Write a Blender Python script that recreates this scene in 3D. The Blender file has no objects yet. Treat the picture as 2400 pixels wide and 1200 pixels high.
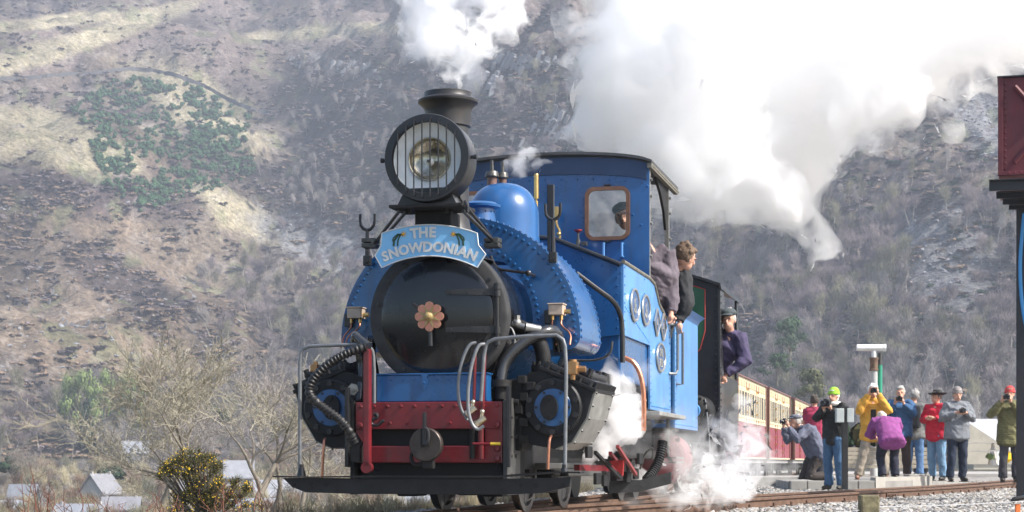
import bpy, bmesh, math, random
import numpy as np
from mathutils import Vector, Matrix
R = math.radians
random.seed(7); rng = np.random.default_rng(7)
scene = bpy.context.scene
COL = scene.collection

# ------------------------------------------------------------------ camera, light, exposure
F = 4200.0; HOR = 1085.0; CX = 1200.0; CZ = 0.31     # focal length and horizon measured on the 2400 px wide photograph
RZ = -0.06                                            # rail head height
cam_d = bpy.data.cameras.new('camera'); cam = bpy.data.objects.new('camera', cam_d); COL.objects.link(cam)
cam.location = (0, 0, CZ); cam.rotation_euler = (R(90), 0, 0)
cam_d.sensor_width = 36; cam_d.lens = F / 2400 * 36; cam_d.shift_y = (HOR - 600) / 2400
cam_d.dof.use_dof = True; cam_d.dof.focus_distance = 14.0; cam_d.dof.aperture_fstop = 8.5; cam_d.clip_start = 0.1; cam_d.clip_end = 6000
scene.camera = cam

SUN_DIR = Vector((0.77, -0.30, 0.80)).normalized()    # towards the sun: high on the right
w = bpy.data.worlds.new('World'); scene.world = w; w.use_nodes = True
nt = w.node_tree; nt.nodes.clear()
sky = nt.nodes.new('ShaderNodeTexSky'); sky.sky_type = 'NISHITA'; sky.sun_disc = False
sky.sun_elevation = math.asin(SUN_DIR.z); sky.sun_rotation = math.atan2(SUN_DIR.x, SUN_DIR.y)
sky.air_density = 1.0; sky.dust_density = 2.5; sky.ozone_density = 1.0
bg = nt.nodes.new('ShaderNodeBackground'); bg.inputs['Strength'].default_value = 0.15
wo = nt.nodes.new('ShaderNodeOutputWorld')
nt.links.new(sky.outputs[0], bg.inputs[0]); nt.links.new(bg.outputs[0], wo.inputs[0])
sd = bpy.data.lights.new('sun', 'SUN'); sun = bpy.data.objects.new('sun', sd); COL.objects.link(sun)
sd.energy = 4.6; sd.angle = R(0.6); sd.color = (1.0, 0.95, 0.88)
sun.rotation_euler = (-SUN_DIR).to_track_quat('-Z', 'Y').to_euler()
vs = scene.view_settings; vs.view_transform = 'Standard'; vs.look = 'None'; vs.gamma = 1; vs.exposure = 0.68
vs.use_curve_mapping = False
cy = scene.cycles
cy.max_bounces = 130; cy.volume_bounces = 120; cy.transparent_max_bounces = 24; cy.diffuse_bounces = 3; cy.glossy_bounces = 3
cy.use_denoising = True; cy.caustics_reflective = False; cy.caustics_refractive = False
cy.sample_clamp_indirect = 6

# ------------------------------------------------------------------ helpers
def W(px, py, Y):
    """world point that lies Y metres ahead and was measured at (px, py)"""
    return Vector(((px - CX) / F * Y, Y, CZ + (HOR - py) / F * Y))

def tag(o, label=None, cat=None, group=None, kind=None):
    if label: o['label'] = label
    if cat: o['category'] = cat
    if group: o['group'] = group
    if kind: o['kind'] = kind
    return o

def empty(name, loc, label, cat, rz=0.0, group=None, scale=1.0):
    o = bpy.data.objects.new(name, None); COL.objects.link(o)
    o.location = loc; o.rotation_euler = (0, 0, rz); o.scale = (scale,) * 3; o.empty_display_size = 0.2
    return tag(o, label, cat, group)

class MB:
    """collects simple solids; build() links them as one mesh object"""
    def __init__(s): s.v = []; s.f = []; s.sm = []
    def add(s, v, f, smooth=False):
        b = len(s.v); s.v += [tuple(p) for p in v]; s.f += [tuple(i + b for i in q) for q in f]; s.sm += [smooth] * len(f); return s
    def box(s, x0, x1, y0, y1, z0, z1, M=None):
        v = [Vector((x, y, z)) for z in (z0, z1) for y in (y0, y1) for x in (x0, x1)]
        if M is not None: v = [M @ p for p in v]
        return s.add(v, [(0, 2, 3, 1), (4, 5, 7, 6), (0, 1, 5, 4), (1, 3, 7, 5), (3, 2, 6, 7), (2, 0, 4, 6)])
    def bbox(s, x0, x1, y0, y1, z0, z1, b=0.006, M=None):
        """box with bevelled edges"""
        bm = bmesh.new(); bmesh.ops.create_cube(bm, size=1)
        for q in bm.verts:
            q.co = Vector(((x0 + x1) / 2 + q.co.x * (x1 - x0), (y0 + y1) / 2 + q.co.y * (y1 - y0), (z0 + z1) / 2 + q.co.z * (z1 - z0)))
        b = min(b, .45 * min(abs(x1 - x0), abs(y1 - y0), abs(z1 - z0)))
        bmesh.ops.bevel(bm, geom=bm.edges[:], offset=b, segments=2, profile=.6, affect='EDGES')
        bm.verts.index_update()
        v = [(M @ q.co if M is not None else q.co.copy()) for q in bm.verts]
        f = [[q.index for q in fa.verts] for fa in bm.faces]; bm.free()
        return s.add(v, f)
    def cyl(s, p0, p1, r0, r1=None, n=12, caps=True, smooth=True):
        p0 = Vector(p0); p1 = Vector(p1); r1 = r0 if r1 is None else r1
        d = (p1 - p0).normalized(); a = d.orthogonal().normalized(); c = d.cross(a)
        v = []
        for (p, r) in ((p0, r0), (p1, r1)):
            for k in range(n):
                t = 2 * math.pi * k / n; v.append(p + (a * math.cos(t) + c * math.sin(t)) * r)
        s.add(v, [(k, (k + 1) % n, n + (k + 1) % n, n + k) for k in range(n)], smooth)
        if caps: s.add(v, [tuple(range(n - 1, -1, -1)), tuple(range(n, 2 * n))])
        return s
    def tube(s, pts, r, n=8, caps=True, closed=False):
        pts = [Vector(p) for p in pts]; m = len(pts)
        rs = r if isinstance(r, (list, tuple)) else [r] * m
        v = []; prev = None
        for i, p in enumerate(pts):
            if closed: t = (pts[(i + 1) % m] - pts[i - 1])
            else: t = pts[min(i + 1, m - 1)] - pts[max(i - 1, 0)]
            t.normalize()
            if prev is None: a = t.orthogonal().normalized()
            else:
                a = prev - t * prev.dot(t)
                a = t.orthogonal() if a.length < 1e-5 else a
                a.normalize()
            prev = a; c = t.cross(a)
            for k in range(n):
                q = 2 * math.pi * k / n; v.append(p + (a * math.cos(q) + c * math.sin(q)) * rs[i])
        f = []
        for i in range(m if closed else m - 1):
            j = (i + 1) % m
            for k in range(n): f.append((i * n + k, i * n + (k + 1) % n, j * n + (k + 1) % n, j * n + k))
        s.add(v, f, True)
        if caps and not closed: s.add(v, [tuple(range(n - 1, -1, -1)), tuple((m - 1) * n + k for k in range(n))])
        return s
    def lathe(s, prof, c=(0, 0, 0), axis='Z', n=32, smooth=True, a0=0.0, a1=360.0):
        """prof: list of (radius, height along axis)"""
        full = abs(a1 - a0 - 360) < 1e-6; m = n if full else n + 1
        v = []
        for (r, h) in prof:
            for k in range(m):
                t = R(a0 + (a1 - a0) * k / n); x, y = r * math.cos(t), r * math.sin(t)
                if axis == 'Z': q = (x, y, h)
                elif axis == 'Y': q = (x, h, y)
                else: q = (h, x, y)
                v.append((c[0] + q[0], c[1] + q[1], c[2] + q[2]))
        f = []
        for i in range(len(prof) - 1):
            for k in range(n):
                k2 = (k + 1) % m
                f.append((i * m + k, i * m + k2, (i + 1) * m + k2, (i + 1) * m + k))
        return s.add(v, f, smooth)
    def prism(s, poly, y0, y1, axis='Y', M=None):
        """poly in (x, z) extruded along Y, or in (y, z) along X, or (x, y) along Z"""
        n = len(poly)
        def P(a, b, h):
            q = {'Y': (a, h, b), 'X': (h, a, b), 'Z': (a, b, h)}[axis]
            return M @ Vector(q) if M is not None else Vector(q)
        v = [P(a, b, y0) for a, b in poly] + [P(a, b, y1) for a, b in poly]
        s.add(v, [tuple(range(n)), tuple(range(2 * n - 1, n - 1, -1))] + [(k, n + k, n + (k + 1) % n, (k + 1) % n) for k in range(n)])
        return s
    def ball(s, c, r, n=10, sc=(1, 1, 1), M=None):
        v = [Vector((0, 0, 1))]; m = max(4, n // 2 + 1)
        for i in range(1, m):
            t = math.pi * i / m
            for k in range(n): q = 2 * math.pi * k / n; v.append(Vector((math.sin(t) * math.cos(q), math.sin(t) * math.sin(q), math.cos(t))))
        v.append(Vector((0, 0, -1)))
        f = [(0, 1 + k, 1 + (k + 1) % n) for k in range(n)]
        for i in range(m - 2):
            for k in range(n): f.append((1 + i * n + k, 1 + (i + 1) * n + k, 1 + (i + 1) * n + (k + 1) % n, 1 + i * n + (k + 1) % n))
        L = len(v) - 1
        f += [(L, 1 + (m - 2) * n + (k + 1) % n, 1 + (m - 2) * n + k) for k in range(n)]
        c = Vector(c)
        v = [Vector((p.x * r * sc[0], p.y * r * sc[1], p.z * r * sc[2])) for p in v]
        if M is not None: v = [M @ p for p in v]
        return s.add([c + p for p in v], f, True)
    def rivet(s, p, nrm, r=.011, h=.008):
        """low domed head"""
        p = Vector(p); d = Vector(nrm).normalized(); a = d.orthogonal().normalized(); c = d.cross(a); n = 6
        v = []
        for (rr, hh) in ((r, 0), (r * .75, h * .75)):
            for k in range(n): t = 2 * math.pi * k / n; v.append(p + (a * math.cos(t) + c * math.sin(t)) * rr + d * hh)
        v.append(p + d * h)
        f = [(k, (k + 1) % n, n + (k + 1) % n, n + k) for k in range(n)] + [(n + k, n + (k + 1) % n, 2 * n) for k in range(n)]
        return s.add(v, f, True)
    def bolt(s, p, nrm, r=.016, h=.018):
        p = Vector(p); d = Vector(nrm).normalized()
        return s.cyl(p, p + d * h, r, n=6, smooth=False)
    def build(s, name, mat, parent=None, loc=None, fix=True):
        me = bpy.data.meshes.new(name); me.from_pydata(s.v, [], s.f)
        me.polygons.foreach_set('use_smooth', s.sm)
        if fix:
            bm = bmesh.new(); bm.from_mesh(me); bmesh.ops.recalc_face_normals(bm, faces=bm.faces[:])
            for e in bm.edges:
                if len(e.link_faces) == 2 and e.calc_face_angle(0) > .62: e.smooth = False
            bm.to_mesh(me); bm.free()
        me.materials.append(mat)
        o = bpy.data.objects.new(name, me); COL.objects.link(o)
        if parent is not None: o.parent = parent
        if loc is not None: o.location = loc
        return o

def raw_mesh(name, v, f, mat, parent=None, smooth=False, link=True, cols=None):
    """numpy arrays: v (n,3), f (m,3 or 4)"""
    v = np.asarray(v, dtype=np.float32); f = np.asarray(f, dtype=np.int32)
    me = bpy.data.meshes.new(name); k = f.shape[1]
    me.vertices.add(len(v)); me.vertices.foreach_set('co', v.ravel())
    me.loops.add(f.size); me.loops.foreach_set('vertex_index', f.ravel())
    me.polygons.add(len(f)); me.polygons.foreach_set('loop_start', np.arange(0, f.size, k, dtype=np.int32))
    me.polygons.foreach_set('loop_total', np.full(len(f), k, dtype=np.int32))
    me.polygons.foreach_set('use_smooth', np.full(len(f), smooth))
    me.update(calc_edges=True)
    if cols is not None:
        a = me.color_attributes.new('tint', 'FLOAT_COLOR', 'POINT'); a.data.foreach_set('color', np.asarray(cols, dtype=np.float32).ravel())
    me.materials.append(mat)
    o = bpy.data.objects.new(name, me)
    if link: COL.objects.link(o)
    if parent is not None: o.parent = parent
    return o

def copy_tree(o, parent=None):
    c = o.copy(); COL.objects.link(c); c.parent = parent
    for ch in list(o.children): copy_tree(ch, c)
    return c

# ---- numpy noise
def _h(ix, iy, iz, seed):
    n = (ix.astype(np.int64) * 374761393 + iy.astype(np.int64) * 668265263 + iz.astype(np.int64) * 2147483647 % 1274126177 + seed * 144665) & 0xffffffff
    n = ((n ^ (n >> 13)) * 1274126177) & 0xffffffff
    n = ((n ^ (n >> 16)) * 2654435761) & 0xffffffff
    return (n ^ (n >> 15)) / 4294967295.0
def vnoise(x, y, z=None, seed=0):
    if z is None: z = np.zeros_like(x)
    ix, iy, iz = np.floor(x), np.floor(y), np.floor(z)
    fx, fy, fz = x - ix, y - iy, z - iz
    fx, fy, fz = [t * t * t * (t * (t * 6 - 15) + 10) for t in (fx, fy, fz)]
    r = 0
    for a in (0, 1):
        for b in (0, 1):
            for c in (0, 1):
                r = r + _h(ix + a, iy + b, iz + c, seed) * (fx if a else 1 - fx) * (fy if b else 1 - fy) * (fz if c else 1 - fz)
    return r * 2 - 1
def fbm(x, y, z=None, o=4, seed=0, gain=.5):
    r = 0; a = 1; t = 0
    for k in range(o):
        s = 2.03 ** k
        r = r + a * vnoise(x * s + 11.3 * k, y * s - 7.1 * k, None if z is None else z * s + 3.7 * k, seed + k); t += a; a *= gain
    return r / t
def sstep(a, b, x): t = np.clip((x - a) / (b - a), 0, 1); return t * t * (3 - 2 * t)

# ---- materials
MATS = {}
def mat(name, col, rough=.6, metal=0.0, var=0.0, scale=6.0, bump=0.0, bscale=40.0, coat=0.0, alpha=1.0, col2=None, trans=0.0, spec=.5, attr=False, ior=None, streak=0):
    if name in MATS: return MATS[name]
    m = bpy.data.materials.new(name); m.use_nodes = True; N = m.node_tree; b = N.nodes['Principled BSDF']
    b.inputs['Base Color'].default_value = (*col, 1); b.inputs['Roughness'].default_value = rough; b.inputs['Metallic'].default_value = metal
    b.inputs['Specular IOR Level'].default_value = spec
    if coat: b.inputs['Coat Weight'].default_value = coat; b.inputs['Coat Roughness'].default_value = .06
    if trans: b.inputs['Transmission Weight'].default_value = trans
    if ior: b.inputs['IOR'].default_value = ior
    if var or col2:
        tc = N.nodes.new('ShaderNodeTexCoord'); no = N.nodes.new('ShaderNodeTexNoise'); no.inputs['Scale'].default_value = scale; no.inputs['Detail'].default_value = 6; no.inputs['Roughness'].default_value = .65
        N.links.new(tc.outputs['Object'], no.inputs['Vector'])
        rp = N.nodes.new('ShaderNodeMapRange'); rp.inputs[1].default_value = .32; rp.inputs[2].default_value = .68
        N.links.new(no.outputs[0], rp.inputs[0])
        mx = N.nodes.new('ShaderNodeMix'); mx.data_type = 'RGBA'
        c2 = col2 or tuple(min(1, c * (1 + var)) for c in col); c1 = col if col2 else tuple(c * (1 - var) for c in col)
        mx.inputs[6].default_value = (*c1, 1); mx.inputs[7].default_value = (*c2, 1)
        N.links.new(rp.outputs[0], mx.inputs[0]); N.links.new(mx.outputs[2], b.inputs['Base Color'])
        mr = N.nodes.new('ShaderNodeMapRange'); mr.inputs[3].default_value = max(0, rough - .1); mr.inputs[4].default_value = min(1, rough + .12)
        N.links.new(no.outputs[0], mr.inputs[0]); N.links.new(mr.outputs[0], b.inputs['Roughness'])
    if streak:
        tc = N.nodes.new('ShaderNodeTexCoord'); mp = N.nodes.new('ShaderNodeMapping'); mp.inputs['Scale'].default_value = (9, 9, .9); n3 = N.nodes.new('ShaderNodeTexNoise'); n3.inputs['Scale'].default_value = 1.3; n3.inputs['Detail'].default_value = 6; n3.inputs['Roughness'].default_value = .7
        N.links.new(tc.outputs['Object'], mp.inputs[0]); N.links.new(mp.outputs[0], n3.inputs[0]); r3 = N.nodes.new('ShaderNodeMapRange'); r3.inputs[1].default_value = .48; r3.inputs[2].default_value = .72; r3.inputs[4].default_value = streak; N.links.new(n3.outputs[0], r3.inputs[0])
        mz = N.nodes.new('ShaderNodeMix'); mz.data_type = 'RGBA'; mz.inputs[7].default_value = (.045, .045, .045, 1); N.links.new(r3.outputs[0], mz.inputs[0])
        src = b.inputs['Base Color'].links[0].from_socket if b.inputs['Base Color'].links else None
        if src: N.links.new(src, mz.inputs[6])
        else: mz.inputs[6].default_value = (*col, 1)
        N.links.new(mz.outputs[2], b.inputs['Base Color'])
    if bump:
        tc = N.nodes.new('ShaderNodeTexCoord'); n2 = N.nodes.new('ShaderNodeTexNoise'); n2.inputs['Scale'].default_value = bscale; n2.inputs['Detail'].default_value = 5
        N.links.new(tc.outputs['Object'], n2.inputs['Vector'])
        bp = N.nodes.new('ShaderNodeBump'); bp.inputs['Strength'].default_value = bump; bp.inputs['Distance'].default_value = .02
        N.links.new(n2.outputs[0], bp.inputs['Height']); N.links.new(bp.outputs[0], b.inputs['Normal'])
    MATS[name] = m; return m

# ---- point-instanced ground cover (only for things nobody could count)
def scatter(name, protos, P, rotz, scl, pick, label=None, tilt=None):
    c = bpy.data.collections.new(name + '_sources')
    for i, o in enumerate(protos):
        for k in o.users_collection: k.objects.unlink(o)
        o.name = 'source_%02d_' % i + name; c.objects.link(o)
    me = bpy.data.meshes.new(name); P = np.asarray(P, dtype=np.float32); n = len(P)
    me.vertices.add(n); me.vertices.foreach_set('co', P.ravel())
    r = np.zeros((n, 3), dtype=np.float32); r[:, 2] = rotz
    if tilt is not None: r[:, 0] = tilt[:, 0]; r[:, 1] = tilt[:, 1]
    a = me.attributes.new('rot', 'FLOAT_VECTOR', 'POINT'); a.data.foreach_set('vector', r.ravel())
    s = np.asarray(scl, dtype=np.float32)
    if s.ndim == 1: s = np.stack([s, s, s], 1)
    a = me.attributes.new('scl', 'FLOAT_VECTOR', 'POINT'); a.data.foreach_set('vector', s.ravel())
    a = me.attributes.new('pick', 'INT', 'POINT'); a.data.foreach_set('value', np.asarray(pick, dtype=np.int32))
    ob = bpy.data.objects.new(name, me); COL.objects.link(ob)
    g = bpy.data.node_groups.new(name, 'GeometryNodeTree')
    g.interface.new_socket('Geometry', in_out='INPUT', socket_type='NodeSocketGeometry')
    g.interface.new_socket('Geometry', in_out='OUTPUT', socket_type='NodeSocketGeometry')
    gi = g.nodes.new('NodeGroupInput'); go = g.nodes.new('NodeGroupOutput')
    ip = g.nodes.new('GeometryNodeInstanceOnPoints'); ci = g.nodes.new('GeometryNodeCollectionInfo')
    ci.inputs['Collection'].default_value = c; ci.inputs['Separate Children'].default_value = True; ci.inputs['Reset Children'].default_value = True
    def na(nm, t):
        q = g.nodes.new('GeometryNodeInputNamedAttribute'); q.data_type = t; q.inputs['Name'].default_value = nm; return q.outputs[0]
    g.links.new(gi.outputs[0], ip.inputs['Points']); g.links.new(ci.outputs[0], ip.inputs['Instance'])
    ip.inputs['Pick Instance'].default_value = True
    g.links.new(na('pick', 'INT'), ip.inputs['Instance Index'])
    e = g.nodes.new('FunctionNodeEulerToRotation'); g.links.new(na('rot', 'FLOAT_VECTOR'), e.inputs[0]); g.links.new(e.outputs[0], ip.inputs['Rotation'])
    g.links.new(na('scl', 'FLOAT_VECTOR'), ip.inputs['Scale'])
    g.links.new(ip.outputs[0], go.inputs[0])
    md = ob.modifiers.new('instances', 'NODES'); md.node_group = g
    tag(ob, label, None, None, 'stuff'); return ob
# ------------------------------------------------------------------ the hillside
def terrain_h(X, Y):
    px = CX + F * X / np.maximum(Y, 1)
    yb = 470 + 40 * np.sin(px / 500.0) - 50 * sstep(1500, 2300, px)
    t = Y - yb
    z = -7.0 + .5 * (np.sqrt(t * t + 60 ** 2) + t) * .475
    # spur whose flank turns away from the sun on its left side
    z = z + 62 * sstep(600, 1330, px) * sstep(560, 820, Y) * (1 - .8 * sstep(1330, 1560, px))
    z = z + 16 * sstep(1600, 2250, px) * sstep(430, 620, Y)
    # benches on the left shoulder
    L = 1 - sstep(480, 700, px)
    z = z + L * (9 * np.sin((z + 6 * fbm(X / 90, Y / 90, seed=5)) / 15.0))
    # crag terraces in the middle
    C = sstep(620, 800, px) * (1 - sstep(1380, 1500, px)) * sstep(620, 700, Y)
    zz = z + 9 * fbm(X / 40, Y / 40, seed=9)
    z = z + C * 8.0 * (np.abs(((zz / 26.0) % 1.0) - .5) * -4 + 1) * .55
    k = sstep(430, 560, Y)
    z = z + k * (17 * fbm(X / 85, Y / 120, o=3, seed=1) + 11.0 * (1 - .45 * L) * fbm(X / 24, Y / 34, o=3, seed=2) + 2.1 * fbm(X / 5.5, Y / 8, o=3, seed=3))
    z = z + (1 - k) * .8 * fbm(X / 30, Y / 30, o=3, seed=4)
    return z
nU, nV = 620, 460
uu = np.linspace(-500, 2900, nU); tt = np.linspace(0, 1, nV)
yv = np.where(tt < .16, 62 + (430 - 62) * (tt / .16), 430 + (1330 - 430) * ((tt - .16) / .84) ** 1.12)
U, Y2 = np.meshgrid(uu, yv); X2 = (U - CX) / F * Y2
Z2 = terrain_h(X2, Y2)
PY2 = HOR - F * (Z2 - CZ) / Y2
# visible horizon line per column: running minimum of py
def hit(px, py, lift=0.0):
    """first point of the ground that is seen at (px, py)"""
    i = int(np.clip(np.searchsorted(uu, px), 1, nU - 1)); a = (px - uu[i - 1]) / (uu[i] - uu[i - 1])
    col = PY2[:, i - 1] * (1 - a) + PY2[:, i] * a
    j = np.argmax(col <= py)
    if col[j] > py: j = nV - 1
    y = yv[j]
    if j > 0 and col[j - 1] > py: y = yv[j - 1] + (yv[j] - yv[j - 1]) * (col[j - 1] - py) / max(1e-6, col[j - 1] - col[j])
    x = (px - CX) / F * y
    return Vector((x, y, float(terrain_h(np.array([x]), np.array([y]))[0]) + lift))

def hits(px, py):
    """the same for many pixels at once"""
    px = np.asarray(px, float); py = np.asarray(py, float); out = np.empty((len(px), 3)); i = np.clip(np.searchsorted(uu, px), 1, nU - 1)
    for k0 in range(0, len(px), 2000):
        s = slice(k0, k0 + 2000); ii = i[s]; a = (px[s] - uu[ii - 1]) / (uu[ii] - uu[ii - 1]); col = PY2[:, ii - 1] * (1 - a) + PY2[:, ii] * a
        ok = col <= py[s]; j = np.where(ok.any(0), ok.argmax(0), nV - 1); j = np.maximum(j, 1); n_ = np.arange(len(ii)); c0, c1 = col[j - 1, n_], col[j, n_]
        t = np.clip((c0 - py[s]) / np.maximum(1e-6, c0 - c1), 0, 1); y = yv[j - 1] + (yv[j] - yv[j - 1]) * t; x = (px[s] - CX) / F * y
        out[s, 0] = x; out[s, 1] = y; out[s, 2] = terrain_h(x, y)
    return out

def blob(px, py, cx, cy_, rx, ry, rot=0.0, soft=.35, nz=.45, seed=20):
    c, s = math.cos(R(rot)), math.sin(R(rot))
    dx, dy = px - cx, py - cy_
    a, b = (dx * c + dy * s) / rx, (-dx * s + dy * c) / ry
    d = np.sqrt(a * a + b * b) + nz * fbm(px / 60, py / 40, o=4, seed=seed)
    return 1 - sstep(1 - soft, 1 + soft, d)
def cover_colour(px, py, X, Y):
    n1 = fbm(X / 14, Y / 20, o=5, seed=31); n2 = fbm(X / 50, Y / 60, o=3, seed=32); n3 = fbm(X / 3.2, Y / 4.2, o=4, seed=33)
    base = np.zeros(px.shape + (3,))
    def lay(m, c): nonlocal base; base = base * (1 - m[..., None]) + np.array(c) * m[..., None]
    HEA = (.062, .052, .052); HEA2 = (.13, .105, .085); GRA = (.30, .265, .18); BRA = (.215, .165, .12); ROC = (.19, .19, .185); SCR = (.20, .20, .205); SHR = (.09, .08, .065); GRN = (.13, .15, .07)
    lay(np.ones(px.shape), HEA2)
    lay(sstep(-.1, .25, n1), HEA)
    up = 1 - sstep(150, 300, py); WARM = blob(px, py, 200, 640, 420, 260, 0, seed=88, nz=.3); lay(WARM * .7, (.185, .15, .11))
    lay(up * sstep(.0, .35, n2 + .5 * n1 + .2), (.17, .135, .12))
    # left-hand grass and bracken
    for a in ((150, 350, 270, 68, 4), (60, 300, 230, 46, 8), (230, 85, 300, 20, -20), (90, 55, 260, 14, -6), (470, 250, 190, 60, 30), (560, 500, 140, 40, 30), (80, 130, 190, 26, -14), (830, 70, 260, 16, -4)):
        lay(blob(px, py, *a, seed=int(a[0])) * sstep(-.5, .1, n1 + .6), GRA)
    for a in ((150, 600, 290, 120, 8), (230, 800, 230, 80, 5), (120, 500, 190, 34, 4), (480, 750, 170, 60, 12)):
        lay(blob(px, py, *a, seed=int(a[1])) * .9, BRA)
    lay(blob(px, py, 190, 450, 300, 50, 9, seed=71), (.075, .056, .055))
    lay(blob(px, py, 270, 650, 170, 45, 25, seed=72) * .9, (.08, .06, .055))
    lay(blob(px, py, 380, 370, 110, 40, 30, seed=74) * .8, (.10, .07, .06))
    # ledgy middle: dark rock, with its shade put into the colour
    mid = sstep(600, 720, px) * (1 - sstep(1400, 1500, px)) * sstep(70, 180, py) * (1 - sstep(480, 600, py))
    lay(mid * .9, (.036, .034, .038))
    lay(mid * sstep(.15, .45, fbm(X / 22, Y / 9, o=4, seed=41)), (.15, .12, .10))
    for a in ((1240, 160, 110, 34, 12), (1290, 290, 90, 60, -20), (790, 150, 90, 22, 10), (1180, 210, 60, 18, 60)):
        lay(blob(px, py, *a, seed=int(a[0]), nz=.6) * sstep(-.2, .2, n3), ROC)
    for a in ((730, 560, 120, 55, 22), (2240, 610, 120, 130, 60), (2290, 260, 100, 70, 40), (2100, 540, 60, 60, 0)):
        lay(blob(px, py, *a, seed=int(a[0])) * sstep(-.45, .1, n3 + .3), SCR)
    lay(sstep(.28, .4, n3) * .4, (.22, .20, .185))
    lay(sstep(.3, .5, fbm(X / 9, Y / 12, o=3, seed=55)) * .5, GRN)
    low = sstep(880, 1010, py)
    lay(low * .85, (.14, .13, .085)); lay(low * sstep(.05, .3, n1) * .6, (.21, .17, .12))
    base *= ((1 + .28 * n3) * (1 + .9 * fbm(X / 38, Y / 52, o=4, seed=77)))[..., None]; base *= (1 - .55 * mid * (1 - sstep(1330, 1400, px)))[..., None]  # last factor paints the shaded middle darker still
    return np.clip(base, .01, .6)
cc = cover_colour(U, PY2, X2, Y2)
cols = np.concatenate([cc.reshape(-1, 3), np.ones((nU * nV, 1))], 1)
idx = np.arange(nU * nV).reshape(nV, nU)
quads = np.stack([idx[:-1, :-1], idx[:-1, 1:], idx[1:, 1:], idx[1:, :-1]], -1).reshape(-1, 4)
hm = bpy.data.materials.new('hillside_cover'); hm.use_nodes = True; N = hm.node_tree; b = N.nodes['Principled BSDF']
b.inputs['Roughness'].default_value = .95; b.inputs['Specular IOR Level'].default_value = .1
at_ = N.nodes.new('ShaderNodeAttribute'); at_.attribute_name = 'tint'
tc = N.nodes.new('ShaderNodeTexCoord'); n1 = N.nodes.new('ShaderNodeTexNoise'); n1.inputs['Scale'].default_value = .55; n1.inputs['Detail'].default_value = 8; n1.inputs['Roughness'].default_value = .75
N.links.new(tc.outputs['Object'], n1.inputs['Vector'])
mr = N.nodes.new('ShaderNodeMapRange'); mr.inputs[1].default_value = .35; mr.inputs[2].default_value = .65; mr.inputs[3].default_value = .35; mr.inputs[4].default_value = 1.65
N.links.new(n1.outputs[0], mr.inputs[0])
mx = N.nodes.new('ShaderNodeVectorMath'); mx.operation = 'SCALE'; N.links.new(at_.outputs['Color'], mx.inputs[0]); N.links.new(mr.outputs[0], mx.inputs['Scale'])
N.links.new(mx.outputs[0], b.inputs['Base Color'])
bp = N.nodes.new('ShaderNodeBump'); bp.inputs['Strength'].default_value = .9; bp.inputs['Distance'].default_value = 1.6
N.links.new(n1.outputs[0], bp.inputs['Height']); N.links.new(bp.outputs[0], b.inputs['Normal'])
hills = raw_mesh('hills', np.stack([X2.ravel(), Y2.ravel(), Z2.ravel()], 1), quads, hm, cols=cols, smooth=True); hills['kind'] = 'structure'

# haze between here and the hill
hz = MB().box(-520, 620, -12, 1345, -18, 560).build('haze', bpy.data.materials.new('haze_air')); tag(hz, kind='stuff')
m = hz.data.materials[0]; m.use_nodes = True; N = m.node_tree; N.nodes.clear()
o_ = N.nodes.new('ShaderNodeOutputMaterial'); pv = N.nodes.new('ShaderNodeVolumePrincipled')
pv.inputs['Color'].default_value = (.78, .86, 1.0, 1); pv.inputs['Density'].default_value = .00033; pv.inputs['Anisotropy'].default_value = .1
N.links.new(pv.outputs[0], o_.inputs['Volume'])
# ------------------------------------------------------------------ the blue saddle tank engine
AX = math.atan(1000 / F); X0, Y0 = -0.606, 12.73
cA, sA = math.cos(AX), math.sin(AX)
def LP(px, py, d):
    """engine coordinates (across, back, up) of a point measured at (px, py), d metres behind the front beam"""
    t = (px - CX) / F; x = (t * (Y0 + d * cA) - X0 - d * sA) / (cA + t * sA)
    return Vector((x, d, CZ + (HOR - py) / F * (Y0 - x * sA + d * cA)))
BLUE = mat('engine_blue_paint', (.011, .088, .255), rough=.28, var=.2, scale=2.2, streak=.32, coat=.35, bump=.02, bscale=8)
BLUE_LIT = mat('engine_blue_lit', (.085, .265, .57), rough=.35, var=.18, scale=3, streak=.30, coat=.3, bump=.03, bscale=9)  # same paint, with the light of the sunny side mixed into its colour
BLK = mat('engine_black', (.016, .016, .018), rough=.38, var=.35, scale=7, coat=.15)
SOOT = mat('sooty_black', (.014, .0135, .0135), spec=.3, rough=.62, var=.5, scale=9, bump=.15, bscale=30)
GLOSSBLK = mat('smokebox_black', (.007, .0075, .009), spec=.4, rough=.25, var=.4, scale=4, coat=.5, bump=.06, bscale=5)
RED = mat('buffer_beam_red', (.15, .010, .015), rough=.4, var=.35, scale=5, streak=.45, coat=.2)
STEEL = mat('worn_steel', (.32, .32, .31), rough=.42, metal=.85, var=.3, scale=14)
GREYP = mat('grey_painted_pipe', (.17, .18, .19), rough=.45, var=.2, scale=20, metal=.3)
BRASS = mat('brass', (.62, .42, .17), rough=.3, metal=.95, var=.15, scale=20)
COPPER = mat('copper', (.62, .27, .17), rough=.33, metal=.9, var=.2, scale=18)
PINKCU = mat('copper_plate', (.60, .27, .19), rough=.4, metal=.55, var=.15, scale=20)
RUBBER = mat('black_rubber_hose', (.012, .012, .013), rough=.5)
OILY = mat('oily_steel', (.10, .098, .09), rough=.4, metal=.6, var=.4, scale=12)
CLAD = mat('cylinder_cladding', (.30, .30, .28), rough=.45, metal=.6, var=.35, scale=6)
eng = empty('saddle_tank_locomotive', (X0, Y0, RZ), 'bright blue saddle tank steam engine with huge barred headlamp, leading the train', 'steam locomotive', rz=-AX)
EL = (0, 0, -RZ)
def part(mb, name, m, parent=eng, label=None, kind=None):
    o = mb.build(name, m, parent, EL if parent is eng else None)
    if label: o['label'] = label
    if kind: o['kind'] = kind
    return o
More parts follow.
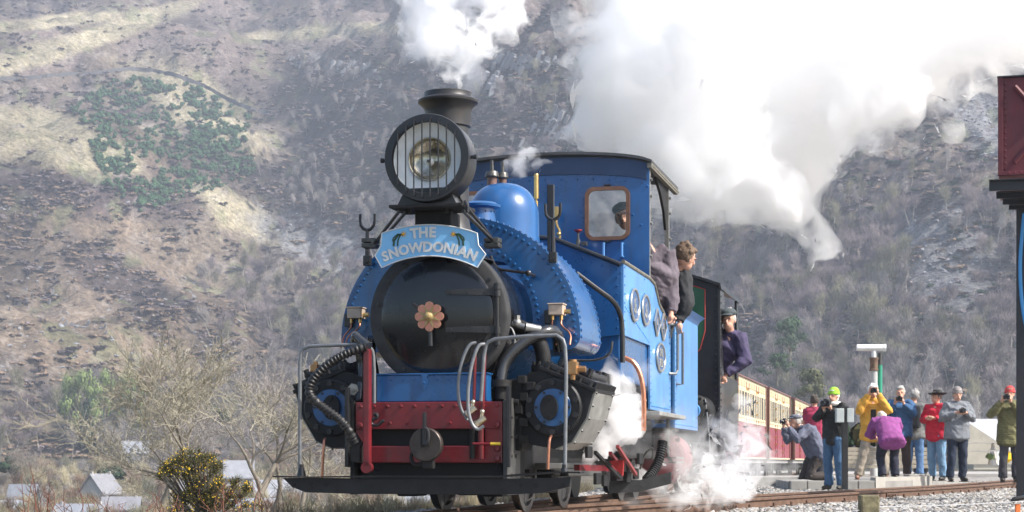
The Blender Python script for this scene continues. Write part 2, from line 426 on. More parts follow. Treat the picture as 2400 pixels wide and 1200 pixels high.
def arc(cx, cz, r, a0, a1, n=24): return [(cx + r * math.cos(R(a0 + (a1 - a0) * k / n)), cz + r * math.sin(R(a0 + (a1 - a0) * k / n))) for k in range(n + 1)]

# --- smokebox, door
SC = (0.0, 1.377)
cyp = MB(); cyp.lathe([(0, .36), (.47, .36), (.505, .345), (.512, .36), (.512, .93), (.50, .96), (0, .96)], (0, 0, SC[1]), 'Y', 64)
part(cyp, 'smokebox', GLOSSBLK)
rg = MB(); rg.lathe([(.405, .31), (.415, .285), (.50, .285), (.515, .295), (.52, .31), (.52, .40), (.50, .41)], (0, 0, SC[1]), 'Y', 72); part(rg, 'smokebox_ring', mat('ring_black', (.034, .034, .035), rough=.6, spec=.35, var=.35, scale=9, bump=.1, bscale=20))
dr = MB(); prof = [(0, .225)]
for k in range(1, 15): t = k / 14; prof.append((.418 * t, .225 + .052 * t ** 2.4))
prof += [(.432, .29), (.432, .31)]
dr.lathe(prof, (0, 0, SC[1]), 'Y', 72); door = part(dr, 'smokebox_door', GLOSSBLK)
bl = MB()
for k in range(16):
    a = R(11 + k * 22.5); bl.bolt((.46 * math.cos(a), .288, SC[1] + .46 * math.sin(a)), (0, -1, 0), .014, .014)
part(bl, 'ring_bolt', BLK, kind='stuff')
for zz in (.165, -.105):
    h = MB(); n = 12; v = []; x0_, x1_ = .08, .46
    for k in range(n + 1):
        x = x0_ + (x1_ - x0_) * k / n; rr = min(1, math.hypot(x, zz) / .418); y = .225 + .052 * rr ** 2.4 - .014
        hw = .017 + .009 * (k / n); v.append((x, y, SC[1] + zz - hw)); v.append((x, y, SC[1] + zz + hw)); v.append((x, y + .02, SC[1] + zz + hw)); v.append((x, y + .02, SC[1] + zz - hw))
    f = []
    for k in range(n):
        for j in range(4): f.append((4 * k + j, 4 * k + (j + 1) % 4, 4 * k + 4 + (j + 1) % 4, 4 * k + 4 + j))
    h.add(v, f + [(0, 1, 2, 3), (4 * n + 3, 4 * n + 2, 4 * n + 1, 4 * n)])
    for x in (.12, .24, .36): h.rivet((x, .225 + .052 * min(1, math.hypot(x, zz) / .418) ** 2.4 - .014, SC[1] + zz), (0, -1, 0), .009)
    part(h, 'hinge_strap', BLK)
h = MB(); h.cyl((.452, .262, 1.14), (.452, .262, 1.60), .013, n=12)
for zz in (1.18, 1.262, 1.53, 1.58): h.cyl((.452, .262, zz - .022), (.452, .262, zz + .022), .024, n=12)
part(h, 'hinge_post', BLK)
# the petalled copper boss
HC = LP(1004, 741, .13); HC = Vector((HC.x, 0, HC.z))
pl = MB(); N8 = 8; pv_ = []; m_ = 96
for k in range(m_):
    a = 2 * math.pi * k / m_; rr = .080 + .028 * abs(math.cos(4 * a)) ** .6; pv_.append((HC.x + rr * math.cos(a), HC.z + rr * math.sin(a)))
pl.prism(pv_, .150, .163)
boss = part(pl, 'door_boss', PINKCU, label='eight-petalled copper boss on the smokebox door')
st_ = MB()
for k in range(16):
    pass
sp = []
for k in range(16):
    a = 2 * math.pi * k / 16 + math.pi / 8; rr = .086 if k % 2 == 0 else .034; sp.append((HC.x + rr * math.cos(a), HC.z + rr * math.sin(a)))
st_.prism(sp, .140, .152); st_.lathe([(0, .085), (.018, .09), (.026, .105), (.024, .125), (.034, .133), (.036, .150), (.02, .2)], (HC.x, 0, HC.z), 'Y', 20)
for k in range(16):
    a = 2 * math.pi * k / 16; rr = .098 if k % 2 == 0 else .076; st_.rivet((HC.x + rr * math.cos(a), .150, HC.z + rr * math.sin(a)), (0, -1, 0), .006, .005)
st_.build('star', mat('aged_gold', (.36, .27, .12), rough=.4, metal=.3), boss)
hd = MB(); hd.cyl((HC.x, .172, HC.z), (HC.x + .005, .172, HC.z - .21), .012, .016, n=10); hd.cyl((HC.x, .172, HC.z), (HC.x - .125, .165, HC.z + .095), .011, .013, n=10)
part(hd, 'door_handle', BLK)

# --- boiler, saddle tank, dome
b_ = MB(); b_.lathe([(0, .93), (.47, .93), (.47, 4.0), (0, 4.0)], (0, 0, SC[1]), 'Y', 48); part(b_, 'boiler', BLUE)
TZ, TR, T0, T1 = 1.24, .941, .93, 1.76; TCX = -.014
def tank_poly(ro, ri):
    o = []
    for k in range(7): a = R(-90 + 90 * k / 6); o.append((TCX + ro - .10 + .10 * math.cos(a), TZ + .02 + .10 * math.sin(a)))
    for k in range(1, 60): a = R(180 * k / 60); o.append((TCX + ro * math.cos(a), TZ + .02 + (ro - .02) * math.sin(a)))
    for k in range(7): a = R(180 + 90 * k / 6); o.append((TCX - ro + .10 + .10 * math.cos(a), TZ + .02 + .10 * math.sin(a)))
    zc = SC[1]; a0 = math.asin((TZ - .08 - zc) / ri)
    for k in range(41):
        a = math.pi - a0 + (-(math.pi - 2 * a0)) * k / 40; o.append((ri * math.cos(a), zc + ri * math.sin(a)))
    return o
def front_face(mb, po, y, flip=False):
    # strip triangulation between outer and inner line
    n = len(po) - 41; outer = po[:n]; inner = po[n:][::-1]
    no = len(outer); v = []; 
    def samp(line, t): 
        s = t * (len(line) - 1); i = min(int(s), len(line) - 2); q_ = s - i; return (line[i][0] * (1 - q_) + line[i + 1][0] * q_, line[i][1] * (1 - q_) + line[i + 1][1] * q_)
    M_ = 72
    for k in range(M_ + 1):
        for ln in (outer, inner): p = samp(ln, k / M_); v.append((p[0], y, p[1]))
    mb.add(v, [(2 * k, 2 * k + 1, 2 * k + 3, 2 * k + 2) for k in range(M_)])
po = tank_poly(TR, .565)
tk = MB(); front_face(tk, po, T0); front_face(tk, po, T1)
n = len(po) - 41; ou = po[:n]; inn = po[n:]
po_r = ou
v = []
ys = [T0, T0 + .006, (T0 + T1) / 2, T1 - .006, T1]
tkv = [(x, y, z) for y in (T0, T1) for x, z in po]
m_ = len(po); tk.add(tkv, [(k, (k + 1) % m_, m_ + (k + 1) % m_, m_ + k) for k in range(m_)], False)
tank = part(tk, 'saddle_tank', BLUE)
rv = MB()
for rr, cnt, zc in ((.902, 58, TZ), (.605, 40, SC[1])):
    for k in range(cnt + 1):
        a = R(-8 + 196 * k / cnt)
        x, z = rr * math.cos(a) + (TCX if rr > .8 else 0), zc + rr * math.sin(a)
        if z < TZ - .04: continue
        rv.rivet((x, T0, z), (0, -1, 0), .0145, .011); 
for yy in (T0 + .035, T1 - .035, ):
    for k in range(61):
        a = R(180 * k / 60); rv.rivet((TCX + TR * math.cos(a), yy, TZ + .02 + (TR - .02) * math.sin(a)), (math.cos(a), 0, math.sin(a)), .0145, .012)
part(rv, 'tank_rivet', BLUE, kind='stuff')
sm = MB()
for s in (-1, 1): sm.box(TCX + s * .62, TCX + s * .935, T0 - .004, T0, TZ + .005, TZ + .012)
part(sm, 'tank_seam', BLUE, kind='stuff')
dm = MB(); DY = 2.31; prof = [(.34, 2.0), (.31, 2.12), (.300, 2.2), (.298, 2.36)]
for k in range(1, 13): a = R(90 * k / 12); prof.append((.298 * math.cos(a) ** .8 if k < 12 else 0, 2.36 + .285 * math.sin(a)))
dm.lathe(prof, (0, DY, 0), 'Z', 48); dome = part(dm, 'steam_dome', BLUE)
for (px, r) in ((1153, .042), (1178, .034)):
    p = LP(px, 430, DY + (.06 if px > 1160 else -.02)); q_ = MB(); z0 = 2.60
    q_.lathe([(r, z0), (r, 2.70)], (p.x, p.y, 0), 'Z', 18)
    sv = part(q_, 'safety_valve', mat('brown_valve', (.16, .085, .065), rough=.5, var=.3, scale=20))
    q_ = MB(); q_.lathe([(0, 2.69), (r * 1.3, 2.695), (r * 1.45, 2.705), (r * 1.25, 2.735), (r * 1.15, 2.745), (r * .4, 2.75), (r * .36, 2.80), (0, 2.802)], (p.x, p.y, 0), 'Z', 18); q_.box(p.x - .008, p.x + .008, p.y - .02, p.y + .02, 2.80, 2.84); q_.build('valve_cap', OILY, sv)
fc = MB(); fx, fy = .03, 1.38
fc.lathe([(.145, 2.13), (.135, 2.19), (.125, 2.245), (.12, 2.30), (.165, 2.312), (.168, 2.33), (.15, 2.338), (.13, 2.35), (0, 2.352)], (fx, fy, 0), 'Z', 32)
for k in range(14): a = R(k * 360 / 14); fc.rivet((fx + .123 * math.cos(a), fy + .123 * math.sin(a), 2.275), (math.cos(a), math.sin(a), 0), .009)
part(fc, 'filler_cap', BLUE)

# --- chimney
c_ = MB(); CY = .57
c_.lathe([(.34, 1.80), (.27, 1.86), (.215, 1.92), (.19, 2.0), (.165, 2.06), (.155, 2.12), (.155, 2.79), (.170, 2.80), (.172, 2.90), (.18, 2.935), (.205, 2.962), (.222, 2.975), (.225, 2.99), (.215, 3.0), (.182, 3.012), (.176, 3.03), (.178, 3.05), (.16, 3.055), (.14, 3.0), (.13, 2.6)], (0, CY, 0), 'Z', 48)
part(c_, 'chimney', mat('chimney_black', (.026, .025, .026), rough=.45, var=.45, scale=7, coat=.1))

# --- headlamp
HL = LP(1003, 371, 0); hx, hz_, hr = HL.x, HL.z, .305
lamp = part(MB().lathe([(hr - .045, -.012), (hr - .005, -.018), (hr, 0), (hr, .20), (hr - .02, .225), (hr - .10, .24), (0, .25)], (hx, 0, hz_), 'Y', 64), 'headlamp', mat('lamp_black', (.02, .02, .021), rough=.4, var=.3, scale=6, coat=.2), label='huge round headlamp on a bracket ahead of the chimney')
rim = MB(); rim.lathe([(hr - .055, -.03), (hr - .05, -.042), (hr + .004, -.04), (hr + .008, -.03), (hr + .008, .02), (hr, .022)], (hx, 0, hz_), 'Y', 64); rim.build('rim', BLK, lamp)
wm = mat('lamp_reflector_white', (.80, .84, .84), rough=.35, var=.12, scale=7)
MB().lathe([(hr - .05, .0), (hr - .052, .02), (.15, .05), (.145, .06)], (hx, 0, hz_), 'Y', 64).build('reflector', wm, lamp)
lg = mat('lamp_lens', (.50, .46, .36), rough=.12, metal=.75, var=.55, scale=9, bump=.6, bscale=7)
pr = [(0, .10)] + [(.145 * math.sin(R(90 * k / 8)), .035 + .065 * math.cos(R(90 * k / 8))) for k in range(1, 9)] + [(.152, .03), (.158, .045)]
MB().lathe(pr, (hx, 0, hz_), 'Y', 48).build('lens', lg, lamp)
MB().lathe([(.012, .0), (.03, .03), (.026, .06), (0, .07)], (hx + .005, 0, hz_ - .02), 'Y', 20).build('bulb', mat('lamp_bulb', (.9, .9, .85), rough=.1), lamp)
for k in range(8):
    x = hx + (k - 3.5) * .0600; c = math.sqrt(max(0, (hr - .028) ** 2 - (x - hx) ** 2)); b_ = MB(); b_.cyl((x, -.05, hz_ - c), (x, -.05, hz_ + c), .0055, n=8)
    for s in (-1, 1): b_.cyl((x, -.054, hz_ + s * c), (x, -.036, hz_ + s * c), .011, n=8)
    b_.build('guard_bar', BLK, lamp)
for s in (-1, 1):
    MB().cyl((hx + s * hr * .99, .02, hz_), (hx + s * (hr + .035), .02, hz_), .013, n=10).cyl((hx + s * (hr + .03), .02, hz_), (hx + s * (hr + .05), .02, hz_), .018, n=10).build('side_knob', BLK, lamp)
# bracket: trapezoid foot, shelf, struts
zb = LP(1000, 487, .1).z
ft = MB(); ft.prism([(-.225, zb + .01), (.215, zb + .01), (.17, zb + .10), (.12, zb + .13), (-.13, zb + .13), (-.18, zb + .10)], .02, .22); part(ft, 'lamp_foot', BLK)
sh = MB(); sh.bbox(-.27, .27, -.04, .34, zb - .012, zb + .01, .005); sh.cyl((-.16, .08, zb - .045), (-.16, .08, zb - .01), .022, n=6, smooth=False); sh.cyl((.12, .08, zb - .045), (.12, .08, zb - .01), .022, n=6, smooth=False)
sh.bbox(-.13, .14, .14, .40, zb - .22, zb - .014, .01); sh.bbox(-.20, .20, .10, .34, zb - .24, zb - .215, .01)
part(sh, 'lamp_shelf', SOOT)
for (a, b, d0, d1) in (((938, 492), (878, 571), .0, .55), ((952, 496), (897, 560), .1, .62), ((1076, 462), (1108, 520), .2, .4), ((1090, 470), (1096, 498), .02, .02), ((1085, 494), (1158, 566), .0, .5), ((1098, 490), (1150, 555), .1, .58)):
    p, q_ = LP(*a, d0), LP(*b, d1); mid = p.lerp(q_, .45) + Vector((.012 * (1 if a[0] > 1000 else -1), 0, -.012)); part(MB().tube([p, mid, q_], .0125, 8), 'lamp_strut', BLK)
for (px, py, d) in ((1160, 569, .5), (873, 570, .55)):
    p = LP(px, py, d); s = 1 if px > 1000 else -1
    q_ = MB(); q_.bbox(p.x - .075, p.x + .035 * 1, d - .04, d + .08, p.z + .004, p.z + .036, .005); q_.bbox(p.x - .075, p.x + .035, d - .04, d + .08, p.z - .034, p.z - .002, .005); q_.bolt((p.x + .02, d - .04, p.z), (0, -1, 0), .012, .02)
    part(q_, 'bracket_block', OILY)
# lamp irons with two prongs
for (bx, by0, by1, d) in ((861, 608, 540, .86), (1296, 600, 516, .93)):
    a, b = LP(bx, by0, d), LP(bx, by1, d); m = MB()
    m.tube([a, b], [.02, .015], 8)
    for s in (-1, 1):
        m.tube([b, b + Vector((s * .030, 0, .012)), b + Vector((s * .052, 0, .038)), b + Vector((s * .058, 0, .075)), b + Vector((s * .058, 0, .125))], [.014, .013, .012, .011, .011], 8)
    m.bbox(a.x - .03, a.x + .03, d - .02, d + .02, a.z - .05, a.z + .03, .006); m.bolt((a.x, d - .02, a.z - .02), (0, -1, 0), .016, .02)
    part(m, 'lamp_iron', BLK)
a, b = LP(1291, 600, 1.15), LP(1290, 433, 1.15); part(MB().bbox(a.x - .026, a.x + .026, 1.13, 1.17, a.z, b.z, .006), 'marker_post', BLK)

# --- arched name board
def hb(px, py): p = LP(px, py, .10); return (p.x, p.z)
BCX, BCZ = hb(1008, 1012)     # centre of the arcs, below
def polar(pt): dx, dz = pt[0] - BCX, pt[1] - BCZ; return math.hypot(dx, dz), math.degrees(math.atan2(dz, dx))
rt, _ = polar(hb(1007, 527)); rb, _ = polar(hb(1010, 600))
EB = [hb(1119, 547), hb(1122, 575), hb(1139, 596), hb(1119, 627)]
_, aR = polar(EB[0]); _, aRb = polar(EB[3]); eB = [hb(896, 547), hb(894, 575), hb(880, 600), hb(896, 628)]; _, aL = polar(eB[0]); _, aLb = polar(eB[3])
# fit arcs through centre and corner points
def arc3(p, q_, r, n=20):
    (x1, y1), (x2, y2), (x3, y3) = p, q_, r
    D = 2 * (x1 * (y2 - y3) + x2 * (y3 - y1) + x3 * (y1 - y2))
    ux = ((x1**2 + y1**2) * (y2 - y3) + (x2**2 + y2**2) * (y3 - y1) + (x3**2 + y3**2) * (y1 - y2)) / D
    uz = ((x1**2 + y1**2) * (x3 - x2) + (x2**2 + y2**2) * (x1 - x3) + (x3**2 + y3**2) * (x2 - x1)) / D
    rr = math.hypot(x1 - ux, y1 - uz); a1, a3 = math.atan2(y1 - uz, x1 - ux), math.atan2(y3 - uz, x3 - ux)
    return [(ux + rr * math.cos(a1 + (a3 - a1) * k / n), uz + rr * math.sin(a1 + (a3 - a1) * k / n)) for k in range(n + 1)], (ux, uz, rr)
top, ct = arc3(eB[0], hb(1007, 527), EB[0]); bot, cb = arc3(EB[3], hb(1010, 600), eB[3])
outl = top + EB[1:3] + bot + eB[1:3][::-1]
bd = MB(); bd.prism(outl, .092, .112)
board = part(bd, 'name_board', mat('pale_blue_board', (.20, .48, .78), rough=.5, var=.05, scale=5), label='pale blue arched board reading THE SNOWDONIAN with silver edge')
def shrink(poly, k):
    cx_, cz_ = sum(p[0] for p in poly) / len(poly), sum(p[1] for p in poly) / len(poly)
    out = []
    m = len(poly)
    for i in range(m):
        a, b, c = Vector(poly[i - 1]), Vector(poly[i]), Vector(poly[(i + 1) % m]); t = (c - a).normalized(); nrm = Vector((t.y, -t.x))
        out.append(tuple(b + nrm * k))
    return out
edge = [(x, .088, z) for x, z in outl]; silver = mat('silver_paint', (.62, .63, .62), rough=.4, var=.1, scale=20)
MB().tube(edge, .0045, 6, closed=True).build('board_edge', silver, board)
def glyph(ch, size, parent, x, z, rot, y, m, ext=.003, name='letter', sx=1.0):
    cu = bpy.data.curves.new('g', 'FONT'); cu.body = ch; cu.size = size; cu.align_x = 'CENTER'; cu.extrude = ext; cu.offset = .004; cu.resolution_u = 3
    t = bpy.data.objects.new('g', cu); COL.objects.link(t); dg = bpy.context.evaluated_depsgraph_get()
    me = bpy.data.meshes.new_from_object(t.evaluated_get(dg)); bpy.data.objects.remove(t)
    me.transform(Matrix.Translation((x, y, z)) @ Matrix.Rotation(rot, 4, 'Y') @ Matrix.Rotation(R(90), 4, 'X') @ Matrix.Diagonal((sx, 1, 1, 1)))
    me.materials.clear(); me.materials.append(m); o = bpy.data.objects.new(name, me); COL.objects.link(o)
    if parent: o.parent = parent
    return o
CW = {'T': .6, 'H': .7, 'E': .58, 'S': .56, 'N': .78, 'O': .84, 'W': 1.02, 'D': .76, 'I': .32, 'A': .72}
def arc_text(txt, size, ux, uz, rr, mid, sp=1.0):
    tot = sum(CW[c] for c in txt) * size * sp; a = mid + tot / rr / 2
    for c in txt:
        w_ = CW[c] * size * sp / rr; a -= w_ / 2
        glyph(c, size * 1.0, board, ux + rr * math.cos(a), uz + rr * math.sin(a), -(a - math.pi / 2), .088, silver); a -= w_ / 2
ux, uz, rr = cb
arc_text('SNOWDONIAN', .098, ux, uz, rr + .032, math.pi / 2 - .018, .965)
arc_text('THE', .100, ux, uz, rr + .135, math.pi / 2 + .03, 1.0)
yel = mat('daffodil_yellow', (.80, .42, .02), rough=.5); drk = mat('leaf_green_paint', (.02, .06, .03), rough=.5)
for s, (fx_, fz_) in ((-1, hb(947, 549)), (1, hb(1063, 549))):
    fl = MB()
    for k in range(6): a = k * 60; fl.prism([(fx_ + .020 * math.cos(R(a + q)) * (1 if q else .1), fz_ + .020 * math.sin(R(a + q)) * (1 if q else .1)) for q in (0, 18, 36)], .086, .091)
    fl.prism(arc(fx_, fz_, .008, 0, 330, 10), .083, .087); fl.build('daffodil', yel, board)
    lf = MB()
    for (dx, dz, w_) in ((.075, -.085, .007), (.045, -.085, .005), (.082, -.05, .004)):
        pts = [(fx_, fz_ - .004), (fx_ + s * dx * .55, fz_ + .008 + dz * .15), (fx_ + s * dx * .95, fz_ + dz * .55), (fx_ + s * dx, fz_ + dz)]
        for a_, b_2 in zip(pts, pts[1:]):
            t = Vector((b_2[0] - a_[0], b_2[1] - a_[1])).normalized(); nn = Vector((-t.y, t.x)) * w_
            lf.prism([(a_[0] + nn.x, a_[1] + nn.y), (b_2[0] + nn.x, b_2[1] + nn.y), (b_2[0] - nn.x, b_2[1] - nn.y), (a_[0] - nn.x, a_[1] - nn.y)], .087, .0905)
    lf.build('daffodil_leaves', drk, board)

# --- front beams, toolbox, frames
z0, z1 = LP(1000, 1006, .2).z, LP(1000, 942, .2).z; zl0, zl1 = LP(1000, 1085, .2).z, LP(1000, 1045, .2).z
xL, xR = LP(834, 970, .2).x, LP(1178, 970, .2).x
bm_ = part(MB().bbox(xL, xR, .19, .24, z0, z1, .008), 'buffer_beam', RED); bm2 = part(MB().bbox(xL, xR, .19, .24, zl0, zl1, .008), 'lower_beam', RED)
rv = MB()
for k in range(11):
    x = xL + .04 + (xR - xL - .08) * k / 10; rv.rivet((x, .19, z1 - .03), (0, -1, 0), .016, .012)
for x in (xL + .035, xR - .035):
    for z in (z0 + .03, zl0 + .03, zl1 - .02): rv.rivet((x, .185, z), (0, -1, 0), .026, .018)
for x in (-.33, -.2, .12, .3): rv.rivet((x, .19, z0 + .045), (0, -1, 0), .013, .01)
part(rv, 'beam_rivet', RED, kind='stuff')
for x0_, x1_ in ((xL, xL + .10), (xR - .13, xR)): part(MB().bbox(x0_, x1_, .196, .236, zl1, z0, .004), 'beam_web', RED)
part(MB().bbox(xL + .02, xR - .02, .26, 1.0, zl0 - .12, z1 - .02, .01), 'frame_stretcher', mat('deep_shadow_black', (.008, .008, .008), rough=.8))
bx0, bx1 = LP(886, 910, .25).x, LP(1145, 910, .25).x; bz1 = LP(1000, 879, .25).z
tb = part(MB().bbox(bx0, bx1, .21, .34, z1 + .002, bz1, .008), 'toolbox', BLUE)
lid = MB(); lid.bbox(bx0 - .008, bx1 + .008, .20, .35, bz1, bz1 + .012, .004).build('lid', BLUE, tb)
rv = MB()
for k in range(10): rv.rivet((bx0 + .03 + (bx1 - bx0 - .06) * k / 9, .21, bz1 - .035), (0, -1, 0), .008, .006)
o_ = rv.build('rivet', BLUE, tb); o_['kind'] = 'stuff'
hx_ = LP(995, 900, .2).x
hp = MB(); hp.prism([(hx_ - .035, bz1 + .012), (hx_ + .035, bz1 + .012), (hx_ + .014, bz1 - .02), (hx_ + .030, bz1 - .055), (hx_ + .012, bz1 - .095), (hx_, bz1 - .115), (hx_ - .012, bz1 - .095), (hx_ - .030, bz1 - .055), (hx_ - .014, bz1 - .02)], .198, .208); hp.rivet((hx_, .186, bz1 - .06), (0, -1, 0), .012, .012); hp.build('hasp', BLUE, tb)
for s, (pa, pb) in ((1, ((1178, 940), (1192, 1100))), (-1, ((822, 940), (833, 1100)))):
    x0_ = LP(1180 if s > 0 else 831, 1000, .2).x; m = MB()
    m.prism([(.19, .02 + .06), (.19, .76), (.36, .78), (.60, .74), (.60, .02 + .06)], min(x0_, x0_ + s * .03), max(x0_, x0_ + s * .03), 'X')
    part(m, 'frame_plate', mat('frame_lit_grey', (.07, .07, .068), rough=.5, metal=.3, var=.4, scale=9) if s > 0 else SOOT)  # grey of the right plate includes the sunlight on that side
    bb = MB()
    for z in (.22, .36, .5, .64): bb.bolt((x0_ + s * .03, .30, z), (s, 0, 0), .014, .016); bb.bolt((x0_ + s * .03, .45, z), (s, 0, 0), .014, .016)
    part(bb, 'frame_bolt', OILY, kind='stuff')
    part(MB().bbox(min(x0_ + s * .03, x0_ + s * .06), max(x0_ + s * .03, x0_ + s * .06), .15, .20, .28, .86, .006), 'corner_angle', BLK)

# --- guard plank across the front
gp = MB(); gp.prism([(-1.07, .20), (-1.0, .135), (-.90, .098), (-.5, .088), (.6, .088), (.85, .10), (1.04, .145), (1.05, .215), (.95, .205), (.55, .20), (-.55, .20), (-.9, .205)], -.03, .03)
guard = part(gp, 'guard_plank', mat('tarred_plank', (.013, .013, .014), spec=.35, rough=.5, var=.4, scale=10, bump=.2, bscale=20))
tp = MB(); tp.prism([(-1.14, .206), (-.5, .206), (.5, .206), (.72, .222), (.95, .24), (1.12, .238), (1.12, .248), (.95, .252), (.7, .236), (.5, .218), (-.5, .218), (-.9, .212), (-1.14, .216)], -.06, .10); tp.build('top_flange', SOOT, guard)
rv = MB()
for x in (-.98, -.86, -.74, .70, .80, 1.0): rv.bolt((x, -.03, .155), (0, -1, 0), .02, .008)
for x in (-.1, -.05): rv.cyl((x, -.034, .15), (x, -.028, .15), .008, n=8)
part(rv, 'plank_bolt', SOOT, kind='stuff')
for s, px in ((-1, 705), (1, 1322)):
    x = LP(px, 1115, .02).x; m = MB(); m.cyl((x, .03, .215), (x, .03, .275), .034, .022, n=12); m.cyl((x, .03, .275), (x, .03, .30), .017, n=12); part(m, 'rail_socket', BLK)

# --- grey handrails and hoses
def rail(pts, r, name, m, d=.03, n=10, label=None):
    """rounded path through points measured on the photograph at depth d"""
    P = [LP(a[0], a[1], a[2] if len(a) > 2 else d) for a in pts]; out = [P[0]]
    for i in range(1, len(P) - 1):
        a, b, c = P[i - 1], P[i], P[i + 1]; k = min(.45, .07 / max(.01, min((b - a).length, (c - b).length)))
        p, q_ = b.lerp(a, k), b.lerp(c, k)
        out += [p, p.lerp(b, .5).lerp(b.lerp(q_, .5), .3), p.lerp(b, .5).lerp(b.lerp(q_, .5), .7), q_]
    out.append(P[-1]); return part(MB().tube(out, r, n), name, m, label=label)
def smooth(P, it=2):
    for _ in range(it):
        Q = [P[0]]
        for a, b in zip(P, P[1:]): Q += [a.lerp(b, .25), a.lerp(b, .75)]
        Q.append(P[-1]); P = Q
    return P
def hose(pts, r, name, m, n=10, rings=False, label=None):
    P = smooth([LP(*p) for p in pts], 3); 
    if rings:
        L = 0; PP = [P[0]]; rs = []
        # resample evenly, alternate radius
        seg = []; 
        for a, b in zip(P, P[1:]):
            k = max(1, int((b - a).length / .006))
            seg += [a.lerp(b, j / k) for j in range(k)]
        P = seg + [P[-1]]; rs = [r * (1.0 + .13 * (1 if (i // 2) % 2 else -.6)) for i in range(len(P))]
        return part(MB().tube(P, rs, n), name, m, label=label)
    return part(MB().tube(P, r, n), name, m, label=label)
rail([(703, 1112), (703, 812), (870, 806, .03)], .0135, 'front_handrail', GREYP)
rail([(850, 806, .03), (877, 815, .1), (877, 945, .1)], .0135, 'front_handrail', GREYP)
rail([(1324, 1108), (1328, 785), (1230, 788), (1137, 797), (1127, 940)], .0135, 'front_handrail', GREYP)
hose([(858, 812, -.02), (826, 822, -.05), (770, 850, -.06), (728, 893, -.08), (722, 925, -.08), (752, 952, -.08), (800, 985, -.07), (820, 1012, -.04), (828, 1030, 0)], .030, 'vacuum_hose', RUBBER, 14, rings=True, label='thick ribbed black vacuum hose')
m = MB(); p = LP(830, 1032, .02); m.cyl(p + Vector((-.02, 0, .03)), p + Vector((.02, 0, -.03)), .045, n=14); m.cyl(p + Vector((-.04, 0, -.0)), p + Vector((.06, 0, -.03)), .02, n=10); m.bbox(p.x - .02, p.x + .05, .0, .18, p.z - .16, p.z - .02, .008); part(m, 'hose_coupling', SOOT)
m = MB(); p = LP(857, 806, .0); m.cyl(p + Vector((-.09, .05, .06)), p + Vector((.02, .0, -.02)), .032, .036, n=14); m.ball(p + Vector((-.09, .05, .06)), .036, 12); part(m, 'hose_elbow', mat('glossy_elbow', (.03, .032, .035), rough=.2, coat=.6))
hose([(1116, 803, .0), (1100, 806, -.02), (1084, 840, -.03), (1073, 890, -.03), (1075, 950, -.03), (1096, 985, -.02)], .0115, 'brake_hose', GREYP)
hose([(1136, 806, .0), (1120, 808, -.03), (1103, 860, -.05), (1095, 930, -.06), (1100, 985, -.06), (1118, 1010, -.05), (1134, 998, -.04)], .0125, 'brake_hose', GREYP)
for (x0_, y0_, x1_, y1_, r) in ((1110, 970, 1114, 820, .012), (1130, 985, 1137, 810, .012)):
    part(MB().tube([LP(x0_, y0_, .12), LP(x1_, y1_, .12)], r, 8), 'red_stand_pipe', RED)
for (px, py) in ((1105, 962), (1127, 985)):
    p = LP(px, py, -.02); m = MB(); m.cyl(p + Vector((-.03, 0, -.025)), p + Vector((.03, .0, .02)), .022, n=10); m.cyl(p + Vector((-.0, 0, -.0)), p + Vector((.01, 0, .055)), .014, n=10); m.ball(p + Vector((.01, 0, .06)), .019, 10); m.cyl(p + Vector((-.035, 0, -.03)), p + Vector((-.02, 0, -.018)), .028, n=6, smooth=False); part(m, 'hose_cock', mat('bright_cock', (.6, .52, .40), rough=.25, metal=.9))
m = MB(); m.cyl(LP(1108, 1040, .1), LP(1170, 1040, .1), .009, n=8); cock = part(m, 'drain_lever', RED)
m = MB(); m.cyl(LP(1150, 1040, .1), LP(1172, 1040, .1), .011, n=8); part(m, 'lever_tip', mat('yellow_paint', (.7, .5, .05), rough=.5))
for px in (1107, 1127): part(MB().cyl(LP(px, 1075, .14), LP(px, 1005, .14), .020, n=10), 'train_pipe', SOOT if px < 1120 else RED)
a, b = LP(860, 1096, .0), LP(860, 818, .0)
m = MB(); m.bbox(a.x - .026, a.x + .028, -.02, .035, a.z, b.z, .012); m.cyl((a.x, -.02, a.z), (a.x, .035, a.z), .04, n=16); part(m, 'guard_post', RED)
m = MB(); p = LP(885, 988, .1); m.tube(smooth([p + Vector(q) for q in ((-.03, 0, .05), (-.005, 0, .055), (.0, 0, .03), (-.045, 0, .01), (-.045, 0, -.025), (.0, 0, -.03), (.03, 0, -.0), (.05, 0, .005))], 2), .013, 8); part(m, 'safety_chain_hook', BLK)
# chopper coupling
p = LP(999, 1042, -.12); cp = MB(); cp.lathe([(0, -.03), (.112, -.03), (.118, -.022), (.118, .03), (0, .03)], (p.x, -.12, p.z), 'Y', 32)
coup = part(cp, 'chopper_coupling', mat('coupling_steel', (.055, .045, .04), rough=.4, metal=.5, var=.3, scale=12))
m = MB(); m.bbox(-.017 + p.x, .017 + p.x, -.17, -.10, p.z - .0, p.z + .11, .008); m.bbox(p.x - .013, p.x + .013, -.18, -.15, p.z + .10, p.z + .225, .008); m.tube(smooth([Vector((p.x, -.17, p.z + .12)), Vector((p.x + .03, -.17, p.z + .10)), Vector((p.x + .034, -.17, p.z + .02)), Vector((p.x, -.17, p.z - .0))], 2), .012, 8); m.build('hook', BLK, coup)
m = MB(); m.bbox(p.x - .032, p.x + .032, -.154, -.149, p.z - .02, p.z + .114, .001).build('slot', mat('deep_shadow_black', (.008,) * 3), coup)
m = MB(); m.bbox(p.x - .03, p.x + .03, -.06, .20, p.z - .03, p.z + .03, .008); m.tube([(p.x + .045 * math.cos(R(a_)) - .075, -.09, p.z - .09 + .055 * math.sin(R(a_))) for a_ in range(0, 360, 30)], .014, 8, closed=True); m.bbox(p.x - .035, p.x + .05, -.12, -.06, p.z - .17, p.z - .10, .01); m.build('shank', SOOT, coup)

